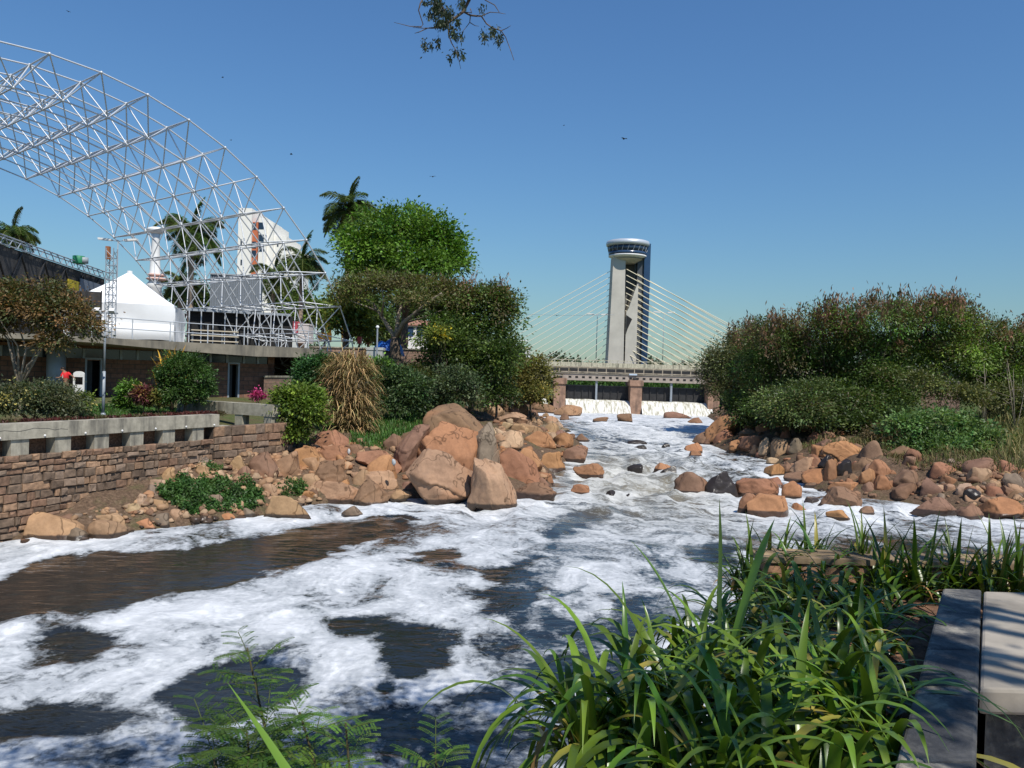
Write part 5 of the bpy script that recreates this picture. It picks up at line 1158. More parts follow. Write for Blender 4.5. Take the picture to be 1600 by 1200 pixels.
def tree(name, label, cat, base, lobes, col, seed, nclump=120, nleaf=60, cr=.8, L=.22, Wd=.11, cv=.28, r0_=.2, ntip=9, fork=.4, m=None, bark=None, alt=None, altp=0, group=None, pods=None, shell=.55, bend=.1, flat=.7, tname="trunk", cname="crown"):
    rng = np.random.default_rng(seed); t = thing(name, label, cat, base, group)
    p, d, nr, Cc, ci = cloud(lobes, nclump, nleaf, cr, rng, shell, flat); n = len(p)
    tt = shade(col, ci, rng, cv, alt=alt, altp=altp)
    if pods:                                     # sun-browned, seeding tops
        hgt = (Cc[:, 2] - Cc[:, 2].min()) / np.ptp(Cc[:, 2]); w = (rng.random(len(Cc)) < np.interp(hgt, [.45, .75, 1], [.03, .25, .62]))[ci] * rng.uniform(.35, .95, n); tt = tt * (1 - w[:, None]) + (BROWN * np.exp(rng.normal(size=len(Cc)) * .25)[ci][:, None]) * w[:, None]
    leaves(cname, p, d, nr, L * rng.uniform(.6, 1.35, n), Wd * rng.uniform(.7, 1.3, n), tt, m or M['leaf'], t, bend)
    tips = Cc[rng.choice(len(Cc), min(ntip, len(Cc)), False)]; wood(base, tips, r0_, rng, bark or M['bark'], t, tname, fork)
    if pods:
        k, pl = pods; hi = np.argsort(-(Cc[:, 2] + rng.normal(size=len(Cc)) * .9))[:k]; q = np.repeat(Cc[hi] + rng.normal(size=(k, 3)) * [.4, .4, .15], 34, 0) + rng.normal(size=(k * 34, 3)) * np.array([.2, .2, .5]) * cr + [0, 0, cr * .65]
        leaves("seed_pods", q, np.array([0, 0, -1.]) + rng.normal(size=q.shape) * .4, rng.normal(size=q.shape), pl * rng.uniform(.7, 1.3, len(q)), pl * .22, shade(np.array([.155, .09, .05]), np.repeat(np.arange(k), 34), rng, .25), M['leaf'], t)
    return t
def gz(px, py): p = hit(px, py); return p
def foot(c, z=None): return np.array([c[0], c[1], float(hz(c[0], c[1])) - .1 if z is None else z])

# --- the two big trees left of the river
tree("shade_tree", "tall rounded bright green tree left of the river", "tree", foot(at(622, 575, 66), 5.5),
     [lobe(622, 388, 150, 110, 66), lobe(580, 405, 110, 80, 65), lobe(672, 400, 105, 90, 66), lobe(630, 360, 120, 70, 68), lobe(562, 385, 70, 60, 66), lobe(690, 375, 60, 60, 66), lobe(650, 425, 140, 60, 64), lobe(560, 425, 60, 40, 64), lobe(600, 430, 110, 50, 65), lobe(705, 420, 60, 70, 65)],
     np.array([.095, .18, .02]), 21, 400, 75, 1.0, .32, .17, cv=.3, r0_=.4, ntip=12, shell=.6)
tb = at(616, 585, 57); tb[2] = 3.3
rng = np.random.default_rng(5); t = thing("umbrella_tree", "flat-topped brownish olive tree with pale spreading limbs and a dark trunk", "tree", tb)
lb = [lobe(570, 452, 110, 36, 57), lobe(640, 448, 130, 34, 57), lobe(700, 458, 110, 34, 57), lobe(745, 470, 70, 34, 56), lobe(610, 440, 110, 20, 59), lobe(545, 472, 50, 40, 56), lobe(660, 470, 130, 30, 55)]
p, d, nr, Cc, ci = cloud(lb, 260, 60, .9, rng, .35, .4)
leaves("crown", p, d, nr, .26 * rng.uniform(.6, 1.3, len(p)), .1, shade(np.array([.12, .105, .04]), ci, rng, .25, alt=GREEN, altp=.35), M['leaf'], t)
mb = MB(); at2 = lambda x, y, Y=57: at(x, y, Y)
mb.tube([tb - [0, 0, .5], at2(620, 570), at2(617, 545), at2(618, 527)], [.5, .42, .38, .33], 10); mb.build("trunk", M['bark'], t, True)
for pts, r_ in (([(618, 530), (600, 500), (583, 475), (560, 458)], .19), ([(618, 530), (630, 505), (650, 488), (672, 470), (690, 458)], .2), ([(618, 530), (622, 495), (628, 470), (640, 452)], .17),
              ([(640, 498), (665, 485), (700, 470), (735, 466)], .12), ([(590, 486), (570, 478), (548, 470)], .09), ([(596, 494), (600, 470), (596, 450)], .09), ([(630, 505), (655, 498), (690, 485)], .1), ([(672, 470), (680, 455), (684, 442)], .07)):
    mb = MB(); mb.tube([at2(x, y, 57 - .8 * i * (1 if len(pts) % 2 else -1)) for i, (x, y) in enumerate(pts)], [r_ * (1 - .75 * i / (len(pts) - 1)) for i in range(len(pts))], 7); mb.build("limb", M['palebark'], t, True)

# --- thicket right of it
tree("riverside_tree", "dark bushy tree with brown seed tops standing over the left bank", "tree", foot(at(735, 625, 56)),
     [lobe(745, 500, 120, 90, 56), lobe(785, 495, 60, 80, 55), lobe(720, 530, 90, 90, 55), lobe(770, 545, 80, 80, 55), lobe(700, 480, 70, 50, 57), lobe(760, 470, 80, 40, 56), lobe(735, 580, 110, 70, 55), lobe(790, 560, 50, 80, 55)], DKGREEN * 1.1, 31, 420, 60, .8, .24, .12, r0_=.25, ntip=12, pods=(24, .33), cv=.4, shell=.45)
tree("riverside_tree", "dense dark green tree filling the gap below the flat-topped tree", "tree", foot(at(690, 630, 53)),
     [lobe(700, 555, 80, 90, 53), lobe(680, 530, 60, 70, 54), lobe(720, 580, 80, 70, 53)], DKGREEN, 32, 170, 55, .75, .24, .12, r0_=.18, cv=.4, shell=.4)
tree("shrub", "tall blackish green shrub beside the pale stems at the bank edge", "shrub", foot(at(775, 630, 52)), [lobe(775, 590, 60, 80, 52), lobe(778, 625, 70, 44, 52), lobe(790, 560, 50, 60, 52), lobe(770, 560, 40, 60, 52)], DKGREEN * .9, 33, 130, 50, .65, .22, .11, cv=.4, r0_=.1, shell=.4)
tree("shrub", "grey-green rounded shrub below the dark bushy tree", "shrub", foot(at(712, 640, 48)), [lobe(715, 605, 80, 70, 48), lobe(712, 628, 90, 40, 48), lobe(680, 632, 60, 36, 47.5), lobe(690, 615, 50, 50, 47)], np.array([.075, .105, .045]), 34, 130, 50, .55, .2, .1, r0_=.08, cv=.25, shell=.4)
tree("shrub", "olive yellow bush left of the weir pier", "shrub", foot(at(832, 628, 64)), [lobe(832, 592, 58, 70, 64), lobe(828, 618, 60, 40, 63), lobe(812, 600, 40, 60, 63), lobe(850, 605, 35, 50, 65)], np.array([.15, .135, .035]), 35, 130, 50, .7, .24, .12, r0_=.1, cv=.3, shell=.4)
tree("shrub", "dark green bush right of the dry grass clump", "shrub", foot(at(620, 650, 46)), [lobe(620, 608, 90, 66, 46), lobe(625, 635, 100, 40, 45.5), lobe(600, 590, 60, 46, 46), lobe(645, 615, 60, 56, 45)], np.array([.06, .10, .032]), 36, 160, 50, .55, .2, .1, r0_=.08, cv=.3, shell=.4)
tree("shrub", "bright green bushy top between the grey cabinet and the dry clump", "shrub", foot(at(592, 600, 47)), [lobe(590, 580, 44, 36, 47)], BRIGHT, 37, 50, 45, .45, .2, .11, r0_=.06, shell=.4)
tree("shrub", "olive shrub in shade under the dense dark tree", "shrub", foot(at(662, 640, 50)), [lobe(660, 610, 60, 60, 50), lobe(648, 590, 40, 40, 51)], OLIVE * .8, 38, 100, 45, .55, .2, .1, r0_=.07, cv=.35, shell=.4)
tree("shrub", "yellow-flowering shrub in front of the dense dark tree", "shrub", foot(at(690, 560, 52)), [lobe(685, 528, 34, 30, 51)], np.array([.13, .16, .03]), 39, 40, 40, .45, .2, .1, r0_=.06, shell=.4, alt=np.array([.7, .5, .03]), altp=.12)
tree("shrub", "dark conifer-like bush behind the yellow-green shrub", "shrub", foot(at(488, 625, 41)), [lobe(488, 590, 58, 60, 41), lobe(500, 570, 30, 36, 41), lobe(475, 600, 34, 36, 41)], np.array([.04, .10, .028]), 40, 120, 50, .42, .17, .08, r0_=.07, cv=.3, shell=.4)
tree("shrub", "yellow-green shrub at the right end of the short stone wall", "shrub", foot(at(462, 690, 34.5)), [lobe(465, 630, 80, 50, 34.5), lobe(448, 650, 48, 60, 34.2), lobe(478, 655, 46, 60, 34), lobe(455, 680, 50, 40, 34), lobe(488, 625, 36, 34, 35)], np.array([.125, .185, .026]), 41, 220, 55, .36, .16, .085, r0_=.06, cv=.38, shell=.45)

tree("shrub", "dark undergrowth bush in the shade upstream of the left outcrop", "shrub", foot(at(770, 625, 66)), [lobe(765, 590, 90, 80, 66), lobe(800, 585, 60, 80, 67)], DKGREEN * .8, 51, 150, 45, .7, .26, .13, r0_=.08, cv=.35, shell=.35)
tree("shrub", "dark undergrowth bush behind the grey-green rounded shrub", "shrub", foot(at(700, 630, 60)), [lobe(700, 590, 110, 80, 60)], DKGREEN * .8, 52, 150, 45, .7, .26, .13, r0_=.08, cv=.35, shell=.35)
# --- clipped bush, bronze tree, hedge and flower beds by the pavilion
tree("round_bush", "dense clipped round dark green bush in front of the pavilion wall", "bush", foot(at(291, 645, 34.5)), [lobe(291, 598, 82, 84, 34.5), lobe(288, 622, 66, 44, 34.3)], np.array([.05, .10, .02]), 42, 300, 60, .24, .11, .055, r0_=.08, cv=.18, shell=.75)
tree("bronze_tree", "small tree with bronze and orange leaves and thin pale forked stems", "tree", foot(at(27, 640, 30)),
     [lobe(40, 490, 140, 70, 30), lobe(100, 500, 100, 70, 30), lobe(0, 480, 90, 70, 30), lobe(60, 460, 100, 40, 30.5), lobe(130, 520, 50, 50, 29.6), lobe(-30, 505, 90, 80, 30), lobe(85, 535, 60, 40, 29.5)],
     np.array([.16, .10, .038]), 43, 330, 55, .36, .14, .07, r0_=.11, ntip=8, fork=.26, bark=M['palebark'], alt=np.array([.065, .095, .03]), altp=.42, cv=.3, shell=.5)
tree("hedge", "long flowering grey-green hedge behind the parapet at far left", "hedge", foot(at(60, 655, 26)), [lobe(20, 632, 100, 60, 26), lobe(85, 634, 80, 58, 26), lobe(-40, 630, 100, 60, 26), lobe(115, 645, 36, 40, 25.8), lobe(60, 620, 90, 40, 26.5)], np.array([.085, .10, .045]), 44, 420, 50, .3, .1, .05, r0_=.05, alt=np.array([.5, .42, .12]), altp=.035, cv=.22, shell=.5)
tree("flower_bush", "low bush with pale yellow flowers at the right end of the hedge", "bush", foot(at(125, 640, 28)), [lobe(124, 628, 30, 22, 28)], GREEN, 45, 40, 40, .2, .1, .05, r0_=.03, alt=np.array([.75, .62, .2]), altp=.22)
tree("croton", "dark red and yellow croton plant by the lawn", "plant", foot(at(226, 640, 34)), [lobe(226, 622, 30, 32, 34)], np.array([.12, .035, .04]), 46, 40, 40, .22, .2, .06, r0_=.03, alt=np.array([.55, .36, .12]), altp=.3)
tree("shrub", "fresh green low shrub left of the croton", "shrub", foot(at(204, 640, 35)), [lobe(204, 618, 32, 40, 35), lobe(196, 630, 26, 26, 35)], np.array([.10, .19, .028]), 47, 70, 40, .26, .16, .07, r0_=.03)
tree("shrub", "yellowish low shrub between the croton and the round bush", "shrub", foot(at(248, 640, 34)), [lobe(248, 628, 26, 30, 34)], np.array([.16, .16, .04]), 48, 45, 40, .22, .14, .06, r0_=.03)
tree("flower_plant", "magenta flowering plant at the foot of the stair wall", "plant", foot(at(403, 632, 42)), [lobe(403, 621, 18, 18, 42)], np.array([.45, .05, .17]), 49, 26, 30, .22, .12, .07, r0_=.02)

# --- blades : strap leaves and grasses
def blades(name, base, d, L, Wd, droop, tint, m, parent, nseg=8, fold=.0, rng=None, org=None, taper=.6):
    n = len(base); d = unit(d.copy()); side = unit(np.cross(d, np.array([0, 0, 1.]) + 1e-3)); L = np.broadcast_to(L, (n,)); Wd = np.broadcast_to(Wd, (n,)); droop = np.broadcast_to(droop, (n,))
    p = base.copy(); rows = []; k = 3 if fold else 2
    for i in range(nseg + 1):
        u = i / nseg; w = Wd * np.minimum(1, .55 + u * 2.2) * (1 - np.maximum(0, (u - taper) / (1 - taper)) ** 1.6) + 1e-4
        nrm = unit(np.cross(side, d))
        if fold: rows.append(np.stack([p - side * w[:, None] / 2 + nrm * w[:, None] * fold, p, p + side * w[:, None] / 2 + nrm * w[:, None] * fold], 1))
        else: rows.append(np.stack([p - side * w[:, None] / 2, p + side * w[:, None] / 2], 1))
        p = p + d * (L / nseg)[:, None]
        d = unit(d + np.array([0, 0, -1.]) * (droop / nseg * (0.4 + 1.6 * u))[:, None])
    V = np.stack(rows, 1)                                   # n, nseg+1, k, 3
    idx = np.arange(n * (nseg + 1) * k).reshape(n, nseg + 1, k); q = []
    for j in range(k - 1): q.append(np.stack([idx[:, :-1, j], idx[:, :-1, j + 1], idx[:, 1:, j + 1], idx[:, 1:, j]], -1).reshape(-1, 4))
    return obj(name, V.reshape(-1, 3), np.concatenate(q), m, parent, True, np.repeat(tint, (nseg + 1) * k, 0), org)
def tuft_dirs(n, rng, lo, hi):
    a = rng.uniform(0, 2 * math.pi, n); e = rng.uniform(lo, hi, n); return np.stack([np.cos(a) * np.cos(e), np.sin(a) * np.cos(e), np.sin(e)], 1)
# yellow spiky plant above the clipped bush
b = foot(at(268, 640, 36.5)); rng = np.random.default_rng(61); t = thing("spiky_plant", "golden spiky-leaved plant rising behind the clipped round bush", "plant", b)
n = 150; ps = np.tile(at(270, 585, 36.5), (n, 1)) + rng.normal(size=(n, 3)) * [.3, .2, .35]
blades("leaves", ps, tuft_dirs(n, rng, .2, 1.4), rng.uniform(.5, 1.1, n), .06, rng.uniform(.3, 1.2, n), shade(np.array([.42, .25, .03]), np.arange(n) // 5, rng, .25), M['leaf'], t, 5)
mb = MB(); mb.tube([b, at(270, 585, 36.5)], [.1, .06], 7); mb.build("stem", M['bark'], t, True)
# big dry grass clump
b = foot(at(546, 682, 39.5)); rng = np.random.default_rng(62); t = thing("dry_grass_clump", "huge straw-coloured drooping dry grass clump above the boulders", "grass clump", b)
def strands(n, z0f, z1f, spread):
    c0 = at(546, 690, 39.5); top = at(546, 548, 39.5); u = rng.uniform(z0f, z1f, n); ax = rng.uniform(0, 2 * math.pi, n)
    rad = spread * np.sqrt(rng.random(n)) * np.interp(u, [0, .35, .75, 1], [.75, 1.0, .9, .5]); p = c0 + (top - c0) * u[:, None]; p[:, 0] += np.cos(ax) * rad; p[:, 1] += np.sin(ax) * rad * .8; return p, ax
n = 3600; ps, ax = strands(n, .1, .93, 1.25); el = rng.uniform(-.2, 1.2, n); ax = ax + rng.normal(size=n) * .9
dd = np.stack([np.cos(ax) * np.cos(el), np.sin(ax) * np.cos(el), np.sin(el)], 1)
blades("blades", ps, dd, rng.uniform(.5, 1.15, n), .032, rng.uniform(1.2, 3.2, n), shade(np.array([.36, .26, .12]), np.arange(n) // 12, rng, .32, .2, np.array([.2, .13, .06]), .35), M['dry'], t, 6)
n = 700; ps, ax = strands(n, .0, .8, .8); el = rng.uniform(.5, 1.5, n); dd = np.stack([np.cos(ax) * np.cos(el), np.sin(ax) * np.cos(el), np.sin(el)], 1)
blades("stems", ps, dd, rng.uniform(.6, 1.2, n), .03, .4, shade(np.array([.26, .19, .085]), np.arange(n) // 12, rng, .3), M['dry'], t, 4)
# hanging creeper beneath the yellow-green shrub is part of that shrub

# --- palms
def palm(label, px, py_c, py_base, Y, frond, seed, n=24, trunk=.2, zb=None, shaft=True):
    rng = np.random.default_rng(seed); c = at(px, py_c, Y); b = at(px, py_base, Y); b[2] = b[2] if zb is None else zb; b[0] = c[0]
    t = thing("palm_tree", label, "palm", b, "palm trees"); mb = MB(); h = c[2] - b[2]
    sh = min(1.6, h * .3)
    mb.tube([b, b + [0, 0, h * .4], b + [0, 0, h * .75], c - [0, 0, sh]], [trunk * 1.2, trunk, trunk * 1.05, trunk * .8], 10, t=(1.2, 1.15, 1.1)); mb.build("trunk", M['palebark'], t, True)
    mb = MB(); mb.tube([c - [0, 0, sh], c - [0, 0, sh * .5], c], [trunk * .85, trunk * .9, trunk * .3], 10, t=(.35, .6, .25)); mb.build("crownshaft", M['palebark'], t, True)
    for k in range(n):
        a = 2 * math.pi * k / n * 2.4 + rng.uniform(-.2, .2); e = rng.uniform(-.15, 1.25) if k > 1 else 1.5; L = frond * rng.uniform(.85, 1.1)
        d = np.array([math.cos(a) * math.cos(e), math.sin(a) * math.cos(e), math.sin(e)]); p = c.copy(); pts = [p.copy()]; ds = [d.copy()]; ns = 14
        for i in range(ns): p = p + d * L / ns; d = unit(d + np.array([0, 0, -.16])); pts.append(p.copy()); ds.append(d.copy())
        pts = np.array(pts); ds = np.array(ds); P_, D_, N_, LL = [], [], [], []
        for i in np.linspace(1.2, ns, 46):
            j = min(int(i), ns - 1); q = pts[j] + (pts[j + 1] - pts[j]) * (i - j); s = unit(np.cross(ds[j], [0, 0, 1.])); 
            for sg in (-1, 1):
                for r_ in range(2):
                    P_.append(q); D_.append(s * sg * .9 + ds[j] * .55 + np.array([0, 0, -.35 + .5 * r_ + rng.uniform(-.2, .2)])); N_.append(np.array([0, 0, 1.]) + rng.normal(size=3) * .3); LL.append(frond * .27 * math.sin(min(3.0, .5 + 2.5 * i / ns)) + .12)
        P_ = np.array(P_); f = leaves("frond", P_, np.array(D_), np.array(N_), np.array(LL), frond * .026, shade(np.array([.09, .135, .035]), np.zeros(len(P_), int), rng, .2, .2), M['gloss_leaf'], t, .25)
        mb = MB(); mb.tube(list(pts[::2]), list(np.linspace(.045, .012, len(pts[::2]))), 5, t=(.5, .7, .25)); mb.build("midrib", M['palebark'], f)
    return t
palm("tall palm rising behind the bright green tree", 545, 330, 600, 78, 3.6, 71, 26, .24, 6.4)
palm("palm standing behind the lattice, left of the apartment block", 300, 368, 520, 76, 3.9, 72, 28, .24, 6.4)
palm("short palm behind the lattice, right of the apartment block", 472, 412, 530, 82, 3.4, 73, 24, .22, 6.4)
palm("palm top showing above the black stage shed", 20, 366, 560, 70, 2.6, 74, 22, .2, 6.4)
palm("low palm behind the tent with drooping fronds", 282, 446, 530, 82, 2.9, 75, 20, .2, 6.4)
palm("dusty palm between the stage booth and the short palm", 428, 432, 530, 88, 3.0, 76, 20, .2, 6.4)

# --- trees behind the plaza
k = 0
for px, py, w, h, Y, col, lb in ((470, 490, 70, 40, 96, GREEN, "round green tree behind the lattice foot"), (450, 470, 60, 40, 110, DKGREEN, "dark tree behind the short palm"), (505, 495, 50, 50, 105, DKGREEN * 1.1, "dark tree left of the yellow climbing frame"),
                              (543, 500, 66, 84, 74, np.array([.13, .16, .03]), "yellowish tree behind the yellow climbing frame"), (575, 515, 60, 60, 88, DKGREEN, "dark tree behind the red box"), (300, 470, 60, 50, 100, DKGREEN, "dark tree behind the tent roof"), (600, 520, 70, 60, 98, DKGREEN * .9, "dark tree behind the blue tarpaulin"),
                              (700, 530, 80, 60, 100, DKGREEN, "dark tree right of the white house"),
 (615, 485, 120, 60, 104, DKGREEN * .8, "broad dark tree seen through the limbs of the flat-topped tree"), (560, 480, 60, 60, 108, DKGREEN * .9, "dark tree left of the flat-topped tree's limbs"), (655, 480, 80, 50, 106, DKGREEN * .8, "dark tree above the white house")):
    k += 1; tree("background_tree", lb, "tree", foot(at(px, 540, Y), 6.4), [lobe(px, py, w, h, Y), lobe(px + w * .25, py + h * .15, w * .6, h * .6, Y)], col, 80 + k, 90, 45, 1.1, .45, .24, r0_=.2, cv=.35, group="trees behind the plaza", shell=.45)
# far bank beyond the bridge
rngF = np.random.default_rng(90)
for i in range(34):
    x = -120 + i * 11 + rngF.uniform(-3, 3); Yf = rngF.uniform(240, 330); h = rngF.uniform(4, 9)
    if i % 9 == 4: h *= 1.4
    tree("distant_tree", "distant hazy tree in the row along the horizon behind the bridge", "tree", (x, Yf, 3), [(np.array([x, Yf, 3 + h * .6]), np.array([7, 4, h * .5])), (np.array([x + 4, Yf, 3 + h * .45]), np.array([5, 4, h * .4]))], np.array([.10, .125, .075]), 900 + i, 30, 30, 2.6, 1.4, .9, r0_=.3, ntip=3, group="trees along the horizon", shell=.4)
def mound(px0, px1, Y, z0, z1, seed, n=9000, name="bank_grass"):
    rng = np.random.default_rng(seed); x = rng.uniform(at(px0, 600, Y)[0], at(px1, 600, Y)[0], n); u = rng.random(n); p = np.stack([x, Y + u * 6, z0 + (z1 - z0) * u + .25 * np.sin(x * .7) * u], 1)
    o = leaves(name, p, np.array([0, -.3, 1.]) + rng.normal(size=(n, 3)) * .5, rng.normal(size=(n, 3)) + [0, -1, .5], .6 * rng.uniform(.5, 1.3, n), .3, shade(np.array([.06, .12, .025]), (np.arange(n) // 8), rng, .35), M['leaf']); kind(o, 'stuff')
mound(820, 1180, 116, 2.9, 5.6, 91)
mb = MB(); mb.prism([(-4, 119), (40, 119), (40, 160), (-4, 160)], 2.0, [5.0, 5.0, 5.2, 5.2], (.8, .8, .8)); kind(mb.build("far_bank", M['ground']), 'structure')
# distant hill with houses at the left end of the bridge
mb = MB(); hp = [at(x, 560, 420)[:2] for x in (560, 640, 740, 800, 830, 860, 890, 930, 960)]; hzv = [14, 17, 20, 22, 17, 13, 11, 9, 6]
mb.add([(a_[0], 420, 2.0) for a_ in hp] + [(a_[0] * 1.02, 470, h_) for a_, h_ in zip(hp, hzv)], [(i, i + 1, i + 10, i + 9) for i in range(8)], (.9, .9, .9)); M['hill'] = mat_plain("wooded_hill", (.09, .11, .05), .95, var=.5, scale=.12, bmp=0); kind(mb.build("hill", M['hill'], smooth=True), 'structure')
for i, (px, py) in enumerate(((886, 568), (812, 556), (820, 548), (1010, 567))):
    p = at(px, py, 300 if i in (0, 3) else 380); w = 2.6; t = thing("distant_house", ("small white house far behind the left of the bridge", "pale house on the hill at the left tree edge", "higher pale house on the hill at the left tree edge", "small pale shed far behind the bridge right of the tower")[i], "house", p)
    mb = MB(); mb.box(p[0] - w, p[0] + w, p[1], p[1] + 5, p[2] - 5, p[2] + 1.0); mb.build("wall", M['white'], t)
    mb = MB(); mb.prism([(p[0] - w - .3, p[1] - .3), (p[0] + w + .3, p[1] - .3), (p[0] + w + .3, p[1] + 5), (p[0] - w - .3, p[1] + 5)], p[2] + 1.01, [p[2] + 1.1, p[2] + 1.1, p[2] + 2, p[2] + 2], (.35, .2, .14)); mb.build("roof", M['colour'], t)

# --- right bank trees
RT = [  # label, foot px,py,Y , lobes, colour, pods
 ("pod-covered tree at the river end of the right thicket", (1140, 650, 64), [(1150, 560, 100, 90), (1120, 590, 60, 80), (1180, 540, 90, 80), (1150, 610, 90, 60)], np.array([.095, .11, .035]), 60),
 ("dark tree second from the river in the right thicket", (1215, 665, 57), [(1215, 540, 110, 110), (1190, 590, 90, 90), (1240, 590, 100, 110), (1200, 640, 100, 60)], DKGREEN * 1.1, 40),
 ("tree with a rounded brown top in the right thicket", (1290, 670, 56), [(1290, 520, 120, 100), (1320, 570, 120, 110), (1270, 580, 100, 110), (1300, 630, 120, 80)], GREEN * .95, 50),
 ("bright green tree in the middle of the right thicket", (1370, 670, 55), [(1370, 500, 130, 90), (1350, 550, 120, 100), (1400, 560, 120, 100), (1370, 610, 130, 60)], np.array([.085, .15, .03]), 44),
 ("tallest tree of the right thicket with a feathery brown crest", (1450, 680, 56), [(1450, 500, 130, 80), (1480, 490, 80, 60), (1430, 545, 120, 90), (1490, 550, 120, 90)], GREEN * 1.05, 70),
 ("tree with brown pods near the right edge", (1540, 690, 57), [(1550, 530, 120, 80), (1520, 560, 110, 90), (1590, 545, 90, 90), (1560, 590, 120, 60), (1540, 620, 110, 50)], GREEN * .9, 46),
 ("tree cut off by the right edge of the thicket", (1640, 690, 57), [(1640, 540, 120, 100), (1680, 560, 100, 120), (1620, 590, 100, 80), (1600, 630, 90, 50)], DKGREEN * 1.2, 30),
 ("drooping dark tree leaning low over the right bank rocks", (1240, 680, 50), [(1245, 650, 90, 60), (1270, 630, 80, 60), (1215, 640, 60, 50)], np.array([.075, .105, .03]), 0),
 ("shaded dark tree behind the long flat slab", (1330, 690, 52), [(1330, 640, 100, 60), (1380, 640, 90, 70), (1360, 600, 100, 60)], DKGREEN * .8, 0),
]
for i, (lb, (fx, fy, Y), ls, col, pods) in enumerate(RT):
    tree("thicket_tree", lb, "tree", foot(at(fx, fy, Y)), [lobe(x, y + (13 if y < 570 else 0), w, h, Y + (j % 3 - 1) * 1.5, w) for j, (x, y, w, h) in enumerate(ls)], col, 110 + i, 330, 80, .8, .2, .085, r0_=.17, ntip=16, fork=.22, cv=.42, pods=(pods, .38) if pods else None, group="trees of the right thicket", shell=.5, alt=np.array([.12, .085, .04]), altp=.1 if pods else .05)
tree("shrub", "dark bush hanging over the stones right of the pod-covered tree", "shrub", foot(at(1180, 690, 55)), [lobe(1185, 655, 80, 50, 55), lobe(1155, 640, 60, 50, 57)], DKGREEN * .9, 137, 120, 45, .55, .22, .1, r0_=.06, cv=.35, shell=.4)
tree("shrub", "dark tangled bush behind the long flat slab on the right bank", "shrub", foot(at(1400, 705, 46)), [lobe(1395, 668, 70, 60, 46), lobe(1350, 668, 80, 40, 48)], DKGREEN * .75, 138, 130, 45, .5, .2, .09, r0_=.06, cv=.35, shell=.4)
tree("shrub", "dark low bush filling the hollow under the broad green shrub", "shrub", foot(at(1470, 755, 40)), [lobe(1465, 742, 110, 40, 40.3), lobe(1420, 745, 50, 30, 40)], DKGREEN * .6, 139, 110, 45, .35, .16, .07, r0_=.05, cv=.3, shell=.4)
tree("shrub", "dull green bush at the far right above the dry grass", "shrub", foot(at(1580, 660, 50)), [lobe(1575, 625, 80, 50, 50), lobe(1620, 640, 60, 60, 49)], OLIVE, 149, 110, 45, .5, .2, .09, r0_=.06, cv=.35, shell=.4)
rng = np.random.default_rng(130)
for i, (px, y0, y1) in enumerate(((1540, 690, 575), (1586, 690, 560))):
    b = foot(at(px, y0, 48)); t = thing("bare_sapling", ("left one of the two bare pale saplings before the right trees", "bare pale sapling nearest the right edge")[i], "sapling", b, "bare saplings at right")
    mb = MB()
    for j in range(4):
        e = at(px + rng.uniform(-26, 26), y1 + rng.uniform(-10, 30), 48 + rng.uniform(-.8, .8)); m_ = b + (e - b) * .5 + rng.normal(size=3) * .15; mb.tube([b, m_, e], [.028, .02, .007], 5)
        for q in range(6): s_ = b + (e - b) * rng.uniform(.4, .9); mb.tube([s_, s_ + rng.normal(size=3) * [.5, .5, .3] + [0, 0, .4]], [.012, .004], 4)
    mb.build("stems", M['palebark'], t, True)
tree("broad_shrub", "broad light green leafy shrub sprawling over the right boulders", "shrub", foot(at(1470, 745, 41)), [lobe(1420, 674, 80, 50, 41), lobe(1472, 668, 100, 54, 41.5), lobe(1522, 692, 84, 64, 41), lobe(1446, 706, 120, 54, 40.5), lobe(1498, 712, 96, 56, 40.3), lobe(1465, 732, 100, 36, 40), lobe(1425, 726, 60, 30, 40)], np.array([.115, .19, .055]), 131, 330, 55, .42, .2, .1, r0_=.08, ntip=16, fork=.15, cv=.25, shell=.55)
tree("shrub", "dry brownish bush under the left end of the broad green shrub", "shrub", foot(at(1378, 715, 44)), [lobe(1375, 690, 60, 44, 44), lobe(1390, 675, 40, 30, 44)], np.array([.12, .095, .045]), 132, 80, 40, .45, .16, .06, r0_=.04, cv=.3, shell=.3)
tree("shrub", "dark leafy bush at the right end of the broad green shrub", "shrub", foot(at(1552, 735, 42)), [lobe(1552, 706, 44, 50, 42)], np.array([.06, .08, .035]), 133, 60, 40, .4, .18, .08, r0_=.04, shell=.3)
tree("weed_tuft", "green weeds at the water's edge right of the dark rounded boulder", "weeds", foot(at(1450, 775, 38)), [lobe(1450, 768, 42, 20, 37), lobe(1487, 770, 24, 14, 37)], np.array([.055, .12, .025]), 134, 50, 40, .25, .12, .06, r0_=.02)
tree("shrub", "scrubby olive bush on the right bank slope", "shrub", foot(at(1480, 640, 47)), [lobe(1480, 615, 90, 40, 47), lobe(1440, 600, 60, 40, 48), lobe(1520, 625, 60, 40, 47)], OLIVE * 1.0, 135, 120, 40, .5, .2, .08, r0_=.05, cv=.3, shell=.3)
t = thing("bank_wall", "orange brick bank wall glimpsed through the right thicket", "wall", at(1490, 605, 52)); a_, b_ = at(1440, 605, 52), at(1500, 605, 51)
mb = MB(); mb.run(a_[:2], b_[:2], .3, 2.2, at(1490, 597, 51.5)[2], 0); mb.build("wall", M['brick2'], t); mb = MB(); mb.run(a_[:2], b_[:2], .4, at(1490, 597, 51.5)[2] + .003, at(1490, 595.5, 51.5)[2], 0); mb.build("coping", M['concrete'], t)
